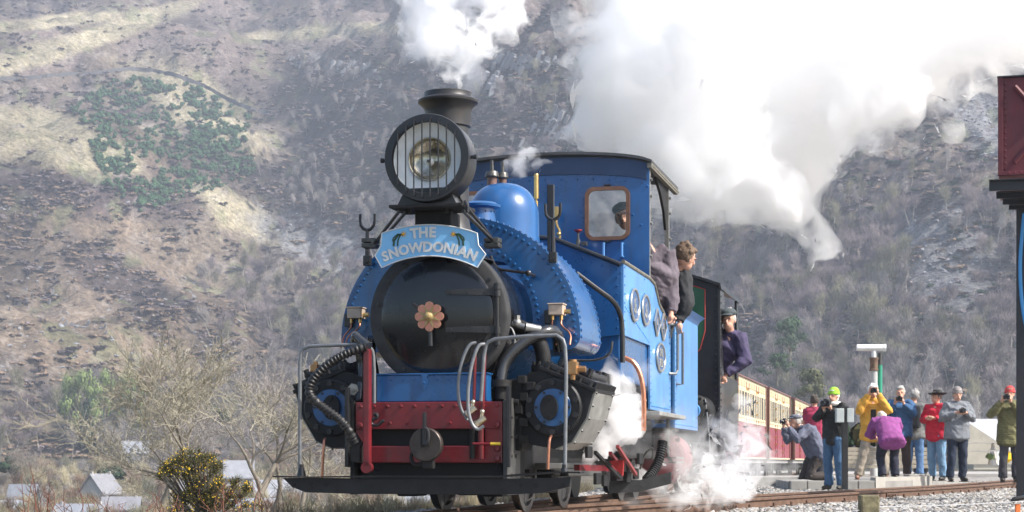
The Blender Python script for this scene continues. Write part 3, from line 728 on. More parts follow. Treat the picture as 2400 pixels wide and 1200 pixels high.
# --- cylinders
CYB = mat('cylinder_black', (.012, .0125, .014), spec=.3, rough=.5, var=.4, scale=8, bump=.08, bscale=12)
for s in (1, -1):
    cx_, cz_ = (.824, .711) if s > 0 else (-.868, .722)
    P_ = [(-.24, .225), (-.10, .275), (.288, .113), (.235, -.074), (.128, -.247), (.005, -.299), (-.16, -.27), (-.24, -.22)]
    P_ = [(cx_ + s * a, cz_ + b) for a, b in P_]
    cyl = part(MB().prism(P_, .47, 1.22), 'cylinder_block', CYB)
    cl = MB(); Q = [(.288, .113), (.235, -.074), (.128, -.247), (.005, -.299)]; q_in = [(cx_ + s * a, cz_ + b) for a, b in Q]; q_out = [(cx_ + s * (a + .012), cz_ + b - .006) for a, b in Q]
    for k in range(3): cl.prism([q_in[k], q_out[k], q_out[k + 1], q_in[k + 1]], .49, 1.24)
    cl.build('cladding', CLAD, cyl)['kind'] = 'stuff'
    q_ = MB()
    for y in (.53, 1.18):
        for k in range(7): t = k / 6; i = min(2, int(t * 3)); u = t * 3 - i; px_, pz_ = [q_out[i][j] * (1 - u) + q_out[i + 1][j] * u for j in (0, 1)]; q_.rivet((px_, y, pz_), (s, 0, -.4), .012, .012)
    q_.build('cladding_screw', BLK, cyl)['kind'] = 'stuff'
    for rr, y_, hh, m_, nm in ((.212, .45, .03, CYB, 'cover_ring'), (.146, .435, .018, BLUE, 'blue_cover'),):
        q_ = MB(); q_.lathe([(0, y_ - hh), (rr - .012, y_ - hh), (rr, y_ - hh + .012), (rr, y_ + .02)], (cx_, 0, cz_), 'Y', 40); q_.build(nm, m_, cyl)
    q_ = MB(); n = 20; gx_ = cx_ - .02 * s
    q_.add([(gx_ + .064 * math.cos(2 * math.pi * k / n), y_, cz_ + .092 * math.sin(2 * math.pi * k / n)) for y_ in (.375, .42) for k in range(n)], [tuple(range(n))] + [(k, (k + 1) % n, n + (k + 1) % n, n + k) for k in range(n)]); q_.bolt((gx_, .375, cz_ + .064), (0, -1, 0), .018, .02); q_.bolt((gx_, .375, cz_ - .064), (0, -1, 0), .018, .02); q_.build('gland_cover', CYB, cyl)
    q_ = MB()
    for k in range(10): a = R(18 + 36 * k); q_.bolt((cx_ + .178 * math.cos(a), .42, cz_ + .178 * math.sin(a)), (0, -1, 0), .022, .022)
    for k in range(6): a = R(60 * k); q_.bolt((cx_ + .122 * math.cos(a), .417, cz_ + .122 * math.sin(a)), (0, -1, 0), .010, .012)
    o_ = q_.build('cover_bolt', BLK, cyl); o_['kind'] = 'stuff'
    M_ = Matrix.Translation((cx_ + s * .094, 0, cz_ + .194)) @ Matrix.Rotation(R(22.6 * s), 4, 'Y')
    ch = MB().bbox(-.225, .225, .455, 1.26, -.002, .028, .006, M=M_).build('valve_chest', CYB, cyl)
    vc = MB(); vc.bbox(-.185, .195, .50, 1.22, .028, .075, .012, M=M_); vc.bbox(-.13, .15, .54, 1.16, .07, .125, .04, M=M_); vc.build('chest_cover', BLK, cyl)
    q_ = MB()
    for k in range(9):
        for xx in (-.205, .207): q_.cyl(M_ @ Vector((xx, .50 + .72 * k / 8, .02)), M_ @ Vector((xx, .50 + .72 * k / 8, .072)), .018, n=6, smooth=False)
    for k in range(5): q_.cyl(M_ @ Vector((-.17 + .34 * k / 4, .478, .02)), M_ @ Vector((-.17 + .34 * k / 4, .478, .062)), .018, n=6, smooth=False)
    for (xx, yy) in ((-.1, .56), (.12, .56), (-.1, .85), (.12, .85), (-.1, 1.1), (.12, 1.1)): q_.cyl(M_ @ Vector((xx, yy, .08)), M_ @ Vector((xx, yy, .145)), .024, n=6, smooth=False)
    o_ = q_.build('chest_bolt', BLK, cyl); o_['kind'] = 'stuff'
    if s > 0:
        p = LP(1342, 862, .40); q_ = MB(); q_.bbox(p.x - .034, p.x + .038, .37, .45, p.z - .05, p.z + .045, .01); q_.cyl((p.x, .41, p.z + .04), (p.x, .41, p.z + .06), .03, n=12); q_.cyl((p.x + .038, .41, p.z - .01), (p.x + .095, .41, p.z - .01), .024, n=6, smooth=False); q_.cyl((p.x, .41, p.z - .085), (p.x, .41, p.z - .05), .02, n=10); q_.build('brass_valve', mat('dull_brass', (.42, .24, .11), rough=.4, metal=.85, var=.2, scale=20), cyl)
    else:
        p = LP(738, 866, .45); q_ = MB(); q_.bbox(p.x - .028, p.x + .028, .42, .5, p.z - .02, p.z + .04, .01); q_.cyl((p.x, .46, p.z + .03), (p.x, .46, p.z + .06), .018, n=10); q_.build('brass_valve', MATS['dull_brass'], cyl)
    # drain cock pipe
    a = LP(1287, 1022, .35) if s > 0 else LP(760, 1030, .35)
    rail([(1292, 1022, .36), (1287, 1030, .30), (1284, 1100, .30)] if s > 0 else [(763, 1028, .36), (759, 1034, .3), (755, 1118, .3)], .010, 'drain_pipe', COPPER)
# steam and exhaust pipes beside the smokebox
rr_ = .048
hose([(1172, 895, .4), (1176, 860, .42), (1192, 832, .45), (1225, 802, .5), (1262, 782, .55), (1292, 774, .62), (1308, 784, .75), (1310, 815, .85)], rr_, 'steam_pipe', mat('glossy_black_pipe', (.02, .021, .023), rough=.22, var=.3, coat=.5), 14)
hose([(1200, 760, .62), (1228, 770, .60), (1258, 790, .6), (1272, 820, .62), (1276, 872, .62)], .056, 'exhaust_pipe', SOOT, 14)
m = MB(); p = LP(1172, 897, .4); m.cyl(p + Vector((0, 0, -.03)), p + Vector((0, 0, .02)), .085, n=20); m.cyl(p + Vector((0, 0, -.12)), p + Vector((0, 0, -.03)), .05, n=16); m.cyl(p + Vector((-.05, 0, -.14)), p + Vector((.14, 0, -.14)), .022, n=10)
p = LP(1272, 862, .6); m.cyl(p + Vector((0, 0, -.03)), p + Vector((0, 0, .02)), .085, n=20)
for k in range(6): a = R(60 * k + 20); m.cyl(p + Vector((.065 * math.cos(a), .065 * math.sin(a), .01)), p + Vector((.065 * math.cos(a), .065 * math.sin(a), .045)), .014, n=6)
part(m, 'pipe_flange', SOOT, kind='stuff')
m = MB(); p = LP(1212, 757, .5); m.cyl(p + Vector((-.05, 0, .0)), p + Vector((.06, 0, -.03)), .022, n=12); m.ball(p, .034, 12); m.cyl(p + Vector((0, 0, .02)), p + Vector((.0, 0, .055)), .024, n=6, smooth=False); m.cyl(p + Vector((.06, 0, -.03)), p + Vector((.16, .05, -.05)), .034, n=12); m.tube(smooth([p + Vector(q) for q in ((-.06, -.03, -.02), (-.02, -.05, -.05), (.0, -.05, -.12), (-.02, -.05, -.2))], 2), .008, 6); part(m, 'snifting_valve', STEEL)
hose([(830, 790, .45), (838, 812, .5), (848, 850, .55), (846, 900, .5), (842, 940, .45)], .034, 'steam_pipe', MATS['glossy_black_pipe'], 14)
hose([(872, 790, .5), (868, 830, .55), (876, 862, .5), (880, 900, .45)], .036, 'exhaust_pipe', MATS['glossy_black_pipe'], 14)
m = MB(); p = LP(830, 913, .32); m.cyl(p, p + Vector((0, -.03, 0)), .045, n=6, smooth=False); m.cyl(p + Vector((0, -.03, 0)), p + Vector((0, -.045, 0)), .02, n=10); part(m, 'pipe_union', STEEL)
m = MB()
for (x_, y_) in ((1255, 905), (1235, 890), (1240, 930), (1228, 960), (1240, 990), (1238, 1030)): p = LP(x_ - 12, y_, .42); m.bbox(p.x - .03, p.x + .03, .40, .5, p.z - .03, p.z + .03, .006)
p = LP(1214, 960, .5); m.bbox(p.x - .05, p.x + .04, .45, .8, p.z - .3, p.z + .22, .01); part(m, 'cylinder_bracket', SOOT)
part(MB().bbox(-.58, .56, .55, 1.3, .62, .78, .02), 'saddle_casting', SOOT)
# sand-gear boxes with their little pipes
for s, (px, py) in ((1, (1305, 726)), (-1, (834, 734))):
    p = LP(px, py, .85); m = MB(); m.bbox(p.x - .055, p.x + .055, .80, .92, p.z - .042, p.z + .036, .006); m.bbox(p.x - .062, p.x + .062, .792, .926, p.z + .036, p.z + .046, .004); bxo = part(m, 'oil_box', mat('buff_paint', (.50, .40, .32), rough=.45, var=.15, scale=15))
    m = MB(); m.cyl((p.x + .055, .86, p.z - .015), (p.x + .10, .86, p.z - .015), .018, n=10)
    for dx in (-.034, .034): m.cyl((p.x + dx, .85, p.z - .075), (p.x + dx, .85, p.z - .042), .014, n=6, smooth=False)
    m.build('box_union', BRASS, bxo)['kind'] = 'stuff'
    for dx, ex in ((-.034, .05), (.034, .085)):
        m = MB(); m.tube(smooth([Vector((p.x + dx, .85, p.z - .07)), Vector((p.x + dx, .83, p.z - .12)), Vector((p.x + dx + s * ex, .80, p.z - .18)), Vector((p.x + dx + s * ex, .75, p.z - .27))], 2), .007, 6); m.build('oil_pipe', COPPER, bxo)
    m = MB(); m.bbox(p.x - .10, p.x - .05, .87, .925, p.z - .10, p.z + .0, .004); m.build('bracket', BLK, bxo)
# hand lever on the tank front
m = MB(); a, b = LP(1172, 632, .75), LP(1238, 640, .72); m.tube([a, b], .011, 8); m.ball(b, .024, 12); m.cyl(b, b + Vector((0, .2, 0)), .014, n=8); m.tube(smooth([LP(1150, 600, .8), LP(1158, 622, .8), a], 2), .012, 8); part(m, 'tank_lever', BLK)

# --- cab and side sheets
CW_, CD0, CD1 = .97, 3.95, 5.6
def cabz(px, py, d=CD0): p = LP(px, py, d); return (p.x, p.z)
ze, zt = 3.03, 3.13
cf_out = [(-CW_, .9), (CW_, .9), (CW_, ze)] + [(CW_ * math.cos(t), ze + (zt - ze) * math.sin(t)) for t in [R(180 * k / 24) for k in range(1, 24)]] + [(-CW_, ze)]
wins = []
a = cabz(1372, 440); b = cabz(1477, 562); wr = (a[0], b[0], b[1], a[1])
# cab front as strips round two windows
cf = MB(); wz0, wz1 = wr[2] + .03, wr[3] - .03; xs = [-CW_, -wr[1] + .03, -wr[0] - .03, wr[0] + .03, wr[1] - .03, CW_]
y0_, y1_ = CD0, CD0 + .02
def zroof(x): return ze + (zt - ze) * math.sqrt(max(0, 1 - (x / CW_) ** 2))
for i in range(5):
    xa, xb = xs[i], xs[i + 1]; n_ = 6
    topl = [(xb + (xa - xb) * k / n_, zroof(xb + (xa - xb) * k / n_)) for k in range(n_ + 1)]
    if i in (1, 3):
        cf.prism([(xa, .9), (xb, .9), (xb, wz0), (xa, wz0)], y0_, y1_); cf.prism([(xa, wz1), (xb, wz1)] + topl, y0_, y1_)
    else: cf.prism([(xa, .9), (xb, .9)] + topl, y0_, y1_)
cabf = part(cf, 'cab_front', BLUE)
def rrect(x0, x1, z0, z1, r, n=6):
    o = []
    for (cx_, cz_, a0) in ((x1 - r, z1 - r, 0), (x0 + r, z1 - r, 90), (x0 + r, z0 + r, 180), (x1 - r, z0 + r, 270)):
        for k in range(n + 1): a_ = R(a0 + 90 * k / n); o.append((cx_ + r * math.cos(a_), cz_ + r * math.sin(a_)))
    return o
glass = mat('cab_glass', (.85, .9, .92), rough=.03, trans=1.0, ior=1.45)
frm = mat('brown_window_frame', (.20, .10, .06), rough=.4, metal=.4, var=.25, scale=10)
for s in (1, -1):
    x0_, x1_ = (wr[0], wr[1]) if s > 0 else (-wr[1], -wr[0])
    o_ = rrect(x0_, x1_, wr[2], wr[3], .085); i_ = rrect(x0_ + .034, x1_ - .034, wr[2] + .034, wr[3] - .034, .055); m = MB(); n_ = len(o_)
    v = [(x, y, z) for y in (CD0 - .03, CD0 - .001) for ring in (o_, i_) for x, z in ring]
    f = []
    for k in range(n_):
        j = (k + 1) % n_; f += [(k, j, n_ + j, n_ + k), (2 * n_ + k, 2 * n_ + j, 3 * n_ + j, 3 * n_ + k), (k, j, 2 * n_ + j, 2 * n_ + k), (n_ + k, n_ + j, 3 * n_ + j, 3 * n_ + k)]
    m.add(v, f); wf = m.build('cab_window', frm, eng, EL)
    MB().prism(i_, CD0 - .014, CD0 - .008).build('pane', glass, wf)
    m = MB(); xm = (x0_ + x1_) / 2
    for zz in (wr[2] - .012, wr[3] + .012): m.cyl((xm - .03, CD0 - .02, zz), (xm + .03, CD0 - .02, zz), .012, n=8)
    m.build('hinge', BLK, wf)['kind'] = 'stuff'
# roof, side posts, cab interior
rf = MB(); n_ = 28; prof = []
for k in range(n_ + 1): x = -1.0 + 2.0 * k / n_; prof.append((x, ze + .012 + (zt + .03 - ze) * math.sqrt(max(0, 1 - (x / 1.02) ** 2))))
poly = prof + [(x, z - .025) for x, z in prof[::-1]]
v = [(x, y, z) for y in (CD0 - .06, CD1) for x, z in poly]; L_ = len(poly); f = [(k, (k + 1) % L_, L_ + (k + 1) % L_, L_ + k) for k in range(L_)]
for base in (0, L_):
    for k in range(n_): f.append((base + k, base + k + 1, base + L_ - 2 - k, base + L_ - 1 - k))
rf.add(v, f); roof = part(rf, 'cab_roof', mat('roof_grey', (.06, .06, .062), rough=.55, var=.3, scale=5))
m = MB()
for s in (1, -1): m.bbox(s * .955, s * 1.0, CD0 - .05, CD1, ze - .035, ze + .012, .005)
mat('weathered_angle', (.16, .15, .12), rough=.6, var=.4, scale=20)
for s in (1, -1): MB().bbox(min(s * .955, s * 1.0), max(s * .955, s * 1.0), CD0 - .05, CD1, ze - .035, ze + .012, .005).build('gutter', MATS['weathered_angle'], roof)
rv = MB()
for k in range(26): rv.rivet((1.0, CD0 + (CD1 - CD0) * k / 25, ze - .012), (1, 0, 0), .012, .010)
o_ = rv.build('gutter_rivet', MATS['weathered_angle'], roof); o_['kind'] = 'stuff'
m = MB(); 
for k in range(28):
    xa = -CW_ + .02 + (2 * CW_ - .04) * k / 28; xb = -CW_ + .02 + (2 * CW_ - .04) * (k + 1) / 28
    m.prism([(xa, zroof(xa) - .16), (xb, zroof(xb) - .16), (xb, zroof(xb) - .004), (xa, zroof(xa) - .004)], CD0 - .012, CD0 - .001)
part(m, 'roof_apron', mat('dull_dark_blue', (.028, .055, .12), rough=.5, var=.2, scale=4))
post_m = mat('cab_post_grey', (.17, .17, .16), rough=.55, var=.3, scale=12)
for (x_, y_) in ((CW_ - .02, CD0 + .03), (CW_ - .02, 5.16), (-CW_ + .02, CD0 + .03), (-CW_ + .02, 5.16)):
    zb_ = 1.95; m = MB(); m.bbox(x_ - .018, x_ + .024, y_ - .02, y_ + .02, zb_, ze, .004)
    for zz in (2.2, 2.5, 2.75, 2.9): m.bolt((x_ + .024 if x_ > 0 else x_ - .024, y_, zz), (1 if x_ > 0 else -1, 0, 0), .016, .018)
    part(m, 'cab_post', post_m)
m = MB(); m.prism([(5.1, ze - .03), (4.45, ze - .03), (4.75, ze - .14), (4.98, ze - .28), (5.1, ze - .45)], .93, .955, 'X'); m.prism([(CD0 + .05, ze - .03), (CD0 + .35, ze - .03), (CD0 + .12, ze - .10), (CD0 + .05, ze - .3)], .93, .955, 'X'); part(m, 'cab_spandrel', SOOT)
part(MB().prism([(-.96, .8), (.96, .8), (.96, 1.97), (-.96, 1.97)], 5.16, 5.18), 'cab_back', BLUE)
part(MB().bbox(-.93, .93, 3.98, 5.16, .78, .84, .01), 'cab_floor', SOOT)
b_ = MB(); b_.lathe([(0, 4.0), (.44, 4.0), (.44, 4.35), (0, 4.35)], (0, 0, 1.5), 'Y', 32); b_.cyl((.2, 4.3, 1.95), (.35, 4.2, 2.4), .02); part(b_, 'backhead', SOOT)
# side sheets (right and left)
SW = .98
for s in (1, -1):
    P_ = [(2.52, 1.38), (2.52, 1.985), (3.9, 1.985), (4.18, 1.96), (4.45, 1.80), (4.85, 1.71), (5.2, 1.68), (5.22, .80), (3.93, .80), (3.93, 1.38)]
    m = MB(); m.prism(P_, min(s * (SW - .018), s * SW), max(s * (SW - .018), s * SW), 'X'); sh_ = part(m, 'side_sheet', BLUE_LIT if s > 0 else BLUE)
    rv = MB()
    def line(p, q_, n_):
        for k in range(n_ + 1): t = k / n_; rv.rivet((s * SW, p[0] + (q_[0] - p[0]) * t, p[1] + (q_[1] - p[1]) * t), (s, 0, 0), .011, .009)
    line((2.57, 1.95), (2.57, 1.43), 7); line((2.6, 1.62), (3.85, 1.41), 20); line((5.15, 1.60), (5.15, .86), 12); line((3.97, 1.34), (3.97, .86), 8); line((4.0, .835), (5.15, .835), 24); line((3.6, 1.95), (3.6, 1.45), 4)
    o_ = rv.build('sheet_rivet', BLUE_LIT if s > 0 else BLUE, sh_); o_['kind'] = 'stuff'
    m = MB(); m.tube([(s * SW, 2.50, 1.99), (s * SW, 3.9, 1.99), (s * SW, 4.18, 1.965), (s * SW, 4.45, 1.805), (s * SW, 4.85, 1.715), (s * SW, 5.2, 1.685)], .017, 8); m.build('beading', MATS['weathered_angle'], sh_)
# plates on the right-hand sheet
plate_m = mat('polished_plate', (.55, .53, .48), rough=.3, metal=.85, var=.1, scale=20); plate_bg = mat('plate_ground', (.05, .10, .22), rough=.5)
def side_at(px, py):
    # y on the sheet plane x = SW that is seen at px
    lo, hi = 1.5, 8.0
    for _ in range(40):
        mid = (lo + hi) / 2; X = X0 + SW * cA + mid * sA; Y = Y0 - SW * sA + mid * cA
        if CX + F * X / Y < px: lo = mid
        else: hi = mid
    Y = Y0 - SW * sA + lo * cA; return lo, CZ + (HOR - py) / F * Y
def plate(px, py, hw, hh, kind, txt, tsz, cat_):
    y, z = side_at(px, py); m = MB()
    pts = [(y + hw * math.cos(R(360 * k / 28)), z + hh * math.sin(R(360 * k / 28))) for k in range(28)] if kind == 'oval' else [(y - hw, z), (y, z + hh), (y + hw, z), (y, z - hh)]
    m.prism(pts, SW, SW + .012, 'X'); pt_ = part(m, cat_, plate_bg)
    MB().tube([(SW + .014, a, b) for a, b in pts], .011, 6, closed=True).build('plate_rim', plate_m, pt_)
    for j, row in enumerate(txt):
        for i, ch in enumerate(row):
            g_ = glyph(ch, tsz, None, 0, 0, 0, 0, plate_m, .004)
            g_.data.transform(Matrix.Translation((SW + .016, y + (i - (len(row) - 1) / 2) * tsz * .68, z - tsz * .35 + ((len(txt) - 1) / 2 - j) * tsz * .95)) @ Matrix.Rotation(R(90), 4, 'Z')); g_.parent = pt_
plate(1485, 715, .21, .135, 'oval', ['6'], .20, 'number_plate'); plate(1511, 727, .21, .13, 'oval', ['6'], .20, 'number_plate')
plate(1537, 756, .17, .125, 'diamond', ['4'], .14, 'letter_plate'); plate(1552, 767, .17, .125, 'diamond', ['4'], .14, 'letter_plate')
plate(1546, 838, .25, .13, 'oval', ['DHR', '778'], .10, 'works_plate')
# grab rails at the cab doorway
m = MB(); yb_, _ = side_at(1571, 800); m.tube([(SW, yb_ - .15, 1.66), (SW + .06, yb_ - .10, 1.66), (SW + .07, yb_ + .02, 1.63), (SW + .07, yb_ + .02, 1.22), (SW + .06, yb_ - .05, 1.18), (SW, yb_ - .1, 1.18)], .014, 8); part(m, 'door_grab_rail', GREYP)
# bunker front plates with sloping rail
p_ = [LP(1262, 556, 2.5), LP(1300, 562, 2.5), LP(1470, 622, 2.5), LP(1470, 792, 2.5), LP(1385, 792, 2.5), LP(1262, 792, 2.5)]
zz_ = [(p.x, p.z) for p in p_]; zz_[2] = (SW - .02, p_[2].z); zz_[3] = (SW - .02, 1.38)
for s in (1, -1):
    m = MB(); m.prism([(s * a, b) for a, b in zz_], 2.50, 2.52); pf = part(m, 'bunker_front', BLUE)
    rv = MB()
    for k in range(8): rv.rivet((s * (SW - .05), 2.50, 1.44 + .07 * k), (0, -1, 0), .010)
    for k in range(8): t = k / 7; rv.rivet((s * (zz_[1][0] + (zz_[2][0] - zz_[1][0]) * t), 2.50, zz_[1][1] - .06 + (zz_[2][1] - zz_[1][1]) * t), (0, -1, 0), .010)
    o_ = rv.build('rivet', BLUE, pf); o_['kind'] = 'stuff'
    part(MB().tube([(s * zz_[0][0], 2.49, zz_[0][1]), (s * zz_[1][0], 2.49, zz_[1][1] + .008), (s * zz_[2][0], 2.49, zz_[2][1] + .008)], .020, 10), 'bunker_rail', BLK)
    part(MB().bbox(min(s * .5, s * .955), max(s * .5, s * .955), 2.53, 3.94, 1.0, 1.9, .02), 'coal_bunker', BLUE)
part(MB().bbox(.20, .94, 2.53, 3.9, 1.90, 1.93, .01), 'bunker_lid', BLUE)
hose([(1350, 640, 2.0), (1400, 678, 2.1), (1440, 706, 2.2), (1456, 740, 2.3), (1459, 780, 2.3), (1459, 850, 2.3)], .021, 'water_feed_pipe', BLK, 10)
part(MB().bbox(-.9, .9, 1.85, 3.9, .75, 1.05, .03), 'firebox_casing', SOOT)
# things on the cab front
p = LP(1257, 410, 3.7); q_ = LP(1257, 466, 3.7); w_ = MB(); w_.cyl((p.x, 3.7, q_.z), (p.x, 3.7, p.z), .023, n=12); w_.lathe([(.023, p.z), (.018, p.z + .01), (0, p.z + .012)], (p.x, 3.7, 0), 'Z', 12); w_.cyl((p.x, 3.7, q_.z - .1), (p.x, 3.7, q_.z - .02), .016, n=10); w_.cyl((p.x, 3.7, q_.z - .35), (p.x, 3.7, q_.z), .009, n=8)
part(w_, 'whistle', BRASS)
m = MB(); p = LP(1302, 500, 3.8); m.bbox(p.x - .022, p.x + .03, 3.78, 3.86, p.z - .04, p.z + .06, .006); m.tube(smooth([Vector((p.x, 3.82, p.z - .04)), Vector((p.x + .01, 3.82, p.z - .12)), Vector((p.x + .04, 3.82, p.z - .16)), Vector((p.x + .03, 3.82, p.z - .3))], 2), .012, 8); m.ball((p.x + .03, 3.8, p.z - .19), .022, 10); part(m, 'brass_cock', BRASS)
m = MB(); p = LP(1355, 541, 3.8); m.lathe([(.008, p.z - .02), (.035, p.z), (.036, p.z + .01), (0, p.z + .012)], (p.x, 3.8, 0), 'Z', 14); o_ = part(m, 'valve_wheel', mat('red_wheel', (.30, .02, .02), rough=.5))
m = MB(); m.cyl((p.x, 3.8, p.z - .13), (p.x, 3.8, p.z - .02), .011, n=8); m.cyl((p.x, 3.8, p.z - .15), (p.x, 3.8, p.z - .08), .02, n=10); m.bbox(p.x + .03, p.x + .08, 3.78, 3.84, p.z - .14, p.z - .10, .005); part(m, 'valve_stem', OILY)
for px in (1415, 1458):
    p = LP(px, 570, 3.90); part(MB().tube([(p.x, 3.95, p.z), (p.x, 3.89, p.z), (p.x, 3.89, p.z - .12), (p.x, 3.95, p.z - .12)], .012, 8), 'step_bracket', BLUE_LIT)
rv = MB()
for k in range(13): x = -.9 + 1.8 * k / 12; rv.rivet((x, CD0, zroof(x) - .20), (0, -1, 0), .010, .008)
for (px, py) in ((1503, 527), (1483, 503), (1517, 436)): p = LP(px, py, CD0); rv.rivet((p.x, CD0, p.z), (0, -1, 0), .014)
part(rv, 'cab_rivet', BLUE, kind='stuff')

# --- running gear
def wheel(x, y, r, parent, m_, w_=.07, s=1):
    t = MB(); z = RZ + r
    t.lathe([(.05, x - w_ / 2), (r - .045, x - w_ / 2), (r - .03, x - w_ / 2 - .01), (r, x - w_ / 2), (r, x + w_ / 2 - .02), (r + .022, x + w_ / 2 - .015), (r + .022, x + w_ / 2), (r - .03, x + w_ / 2), (r - .045, x + w_ / 2 - .02), (.05, x + w_ / 2 - .02)], (0, y, z), 'X', 36)
    return part(t, 'wheel', m_, parent)
TREAD = mat('wheel_steel', (.12, .115, .11), rough=.35, metal=.7, var=.4, scale=10)
for y in (1.6, 3.05):
    for s in (-1, 1):
        wo_ = wheel(s * .33, y, .33, eng, TREAD)
        q_ = MB()
        for k in range(8): a = R(45 * k); q_.cyl((s * .33, y + .05 * math.cos(a), RZ + .33 + .05 * math.sin(a)), (s * .33, y + .28 * math.cos(a), RZ + .33 + .28 * math.sin(a)), .018, n=6)
        q_.cyl((s * .30, y, RZ + .33), (s * .40, y, RZ + .33), .07, n=16); q_.build('spokes', SOOT, wo_)
part(MB().cyl((-.3, 1.6, RZ + .33), (.3, 1.6, RZ + .33), .05).cyl((-.3, 3.05, RZ + .33), (.3, 3.05, RZ + .33), .05), 'axle', SOOT)
m = MB()
for s in (-1, 1): m.bbox(s * .44, s * .475, .25, 5.2, .26, .62, .01)
part(m, 'main_frame', SOOT, kind='stuff')
m = MB()
for (x, y) in ((-.33, .6), (.33, .6), (-.33, 2.3), (.33, 2.3), (0, 1.1), (0, 2.4)): m.bbox(x - .08, x + .08, y, y + .3, .06, .28, .02)
part(m, 'axle_guard', SOOT, kind='stuff')
m = MB(); m.bbox(.50, .60, 1.25, 3.3, .26, .31, .01); m.bbox(.60, .66, 1.5, 3.2, .20, .26, .01); part(m, 'coupling_rod', OILY, kind='stuff')
for (pts, w_, nm, mm_) in ((((1352, 1096), (1448, 1098)), .034, 'slide_bar', RED), (((1447, 1046), (1490, 1112)), .018, 'radius_rod', mat('dull_red', (.20, .035, .035), rough=.6)), (((1395, 1060), (1452, 1120)), .018, 'lifting_link', SOOT), (((1430, 1062), (1452, 1090)), .018, 'crosshead', RED)):
    a, b = LP(*pts[0], 1.7), LP(*pts[1], 2.2 if nm != 'slide_bar' else 2.6); part(MB().tube([a, b], w_, 4), nm, mm_)
m = MB(); c0 = LP(1448, 1095, 1.9); m.prism([(c0.x - .07, c0.z + .05), (c0.x + .05, c0.z + .06), (c0.x + .04, c0.z - .07)], 1.88, 1.93); part(m, 'rocker_plate', mat('bright_red', (.30, .015, .015), rough=.5))
for (px, py, d, r) in ((1500, 1075, 2.7, .014), (1478, 1095, 2.5, .014), (1470, 1118, 2.6, .018), (1490, 1110, 2.8, .012), (1380, 1060, 1.4, .012), (1400, 1122, 1.6, .014), (1418, 1126, 1.8, .012)):
    p = LP(px, py, d); part(MB().bbox(p.x - r, p.x + r, d - .1, d + .1, p.z - .045, p.z + .045, .006), 'motion_bracket', SOOT)
# ribbed suspension hose / big wheel rim behind the cylinders
p = LP(1540, 1060, 3.2)
part(MB().lathe([(.24, -.05), (.29, -.05), (.29, .05), (.24, .05), (.24, -.05)], (0, 0, 0), 'X', 40), 'dummy', SOOT) if False else None
m = MB(); pts = smooth([LP(1553, 1035, 3.2), LP(1548, 1070, 3.15), LP(1535, 1100, 3.1), LP(1515, 1125, 3.0)], 3); seg = []
for a, b in zip(pts, pts[1:]): seg += [a.lerp(b, j / 3) for j in range(3)]
m.tube(seg, [.045 if (i // 2) % 2 else .036 for i in range(len(seg))], 10); part(m, 'sand_hose', RUBBER)
# second curved guard board under the cab and pipes there
a = [LP(1428, 1128, 2.6), LP(1500, 1125, 2.75), LP(1572, 1106, 2.9)]
m = MB()
for i in range(2):
    p, q_ = a[i], a[i + 1]; v = []
    for pt, h0 in ((p, .10), (q_, .10)):
        for dz in (0, -h0):
            for dy in (0, .05): v.append((pt.x, pt.y + dy, pt.z + dz))
    m.add(v, [(0, 1, 3, 2), (4, 6, 7, 5), (0, 2, 6, 4), (1, 5, 7, 3), (0, 4, 5, 1), (2, 3, 7, 6)])
part(m, 'rear_guard_board', MATS['tarred_plank'])
hose([(1463, 838, 2.4), (1490, 850, 2.4), (1507, 895, 2.4), (1510, 960, 2.4), (1508, 1010, 2.4)], .020, 'injector_pipe', COPPER, 10)
hose([(1500, 1100, 2.8), (1512, 1060, 2.8), (1530, 1050, 2.8)], .010, 'small_pipe', OILY, 6); hose([(1350, 845, 1.8), (1400, 845, 1.8), (1432, 830, 1.8), (1435, 800, 1.8)], .009, 'small_pipe', OILY, 6)
m = MB(); m.bbox(.5, 1.12, 3.6, 5.3, .735, .775, .008); part(m, 'footplate', mat('footplate_steel', (.30, .30, .28), rough=.5, metal=.4, var=.3, scale=8))
m = MB(); m.tube([(1.0, 4.9, .74), (1.0, 4.9, .42), (1.0, 4.9, .36)], .018, 8); m.tube([(1.0, 4.9, .36), (1.02, 5.0, .33)], .016, 8); st2 = part(m, 'step_hanger', OILY)
for zz in (.36, .315): MB().bbox(.98, 1.10, 4.75, 5.3, zz - .008, zz + .008, .004).build('step_tread', OILY, st2)
part(MB().bbox(-.8, .8, 3.5, 5.2, .35, .74, .03), 'ashpan', SOOT)
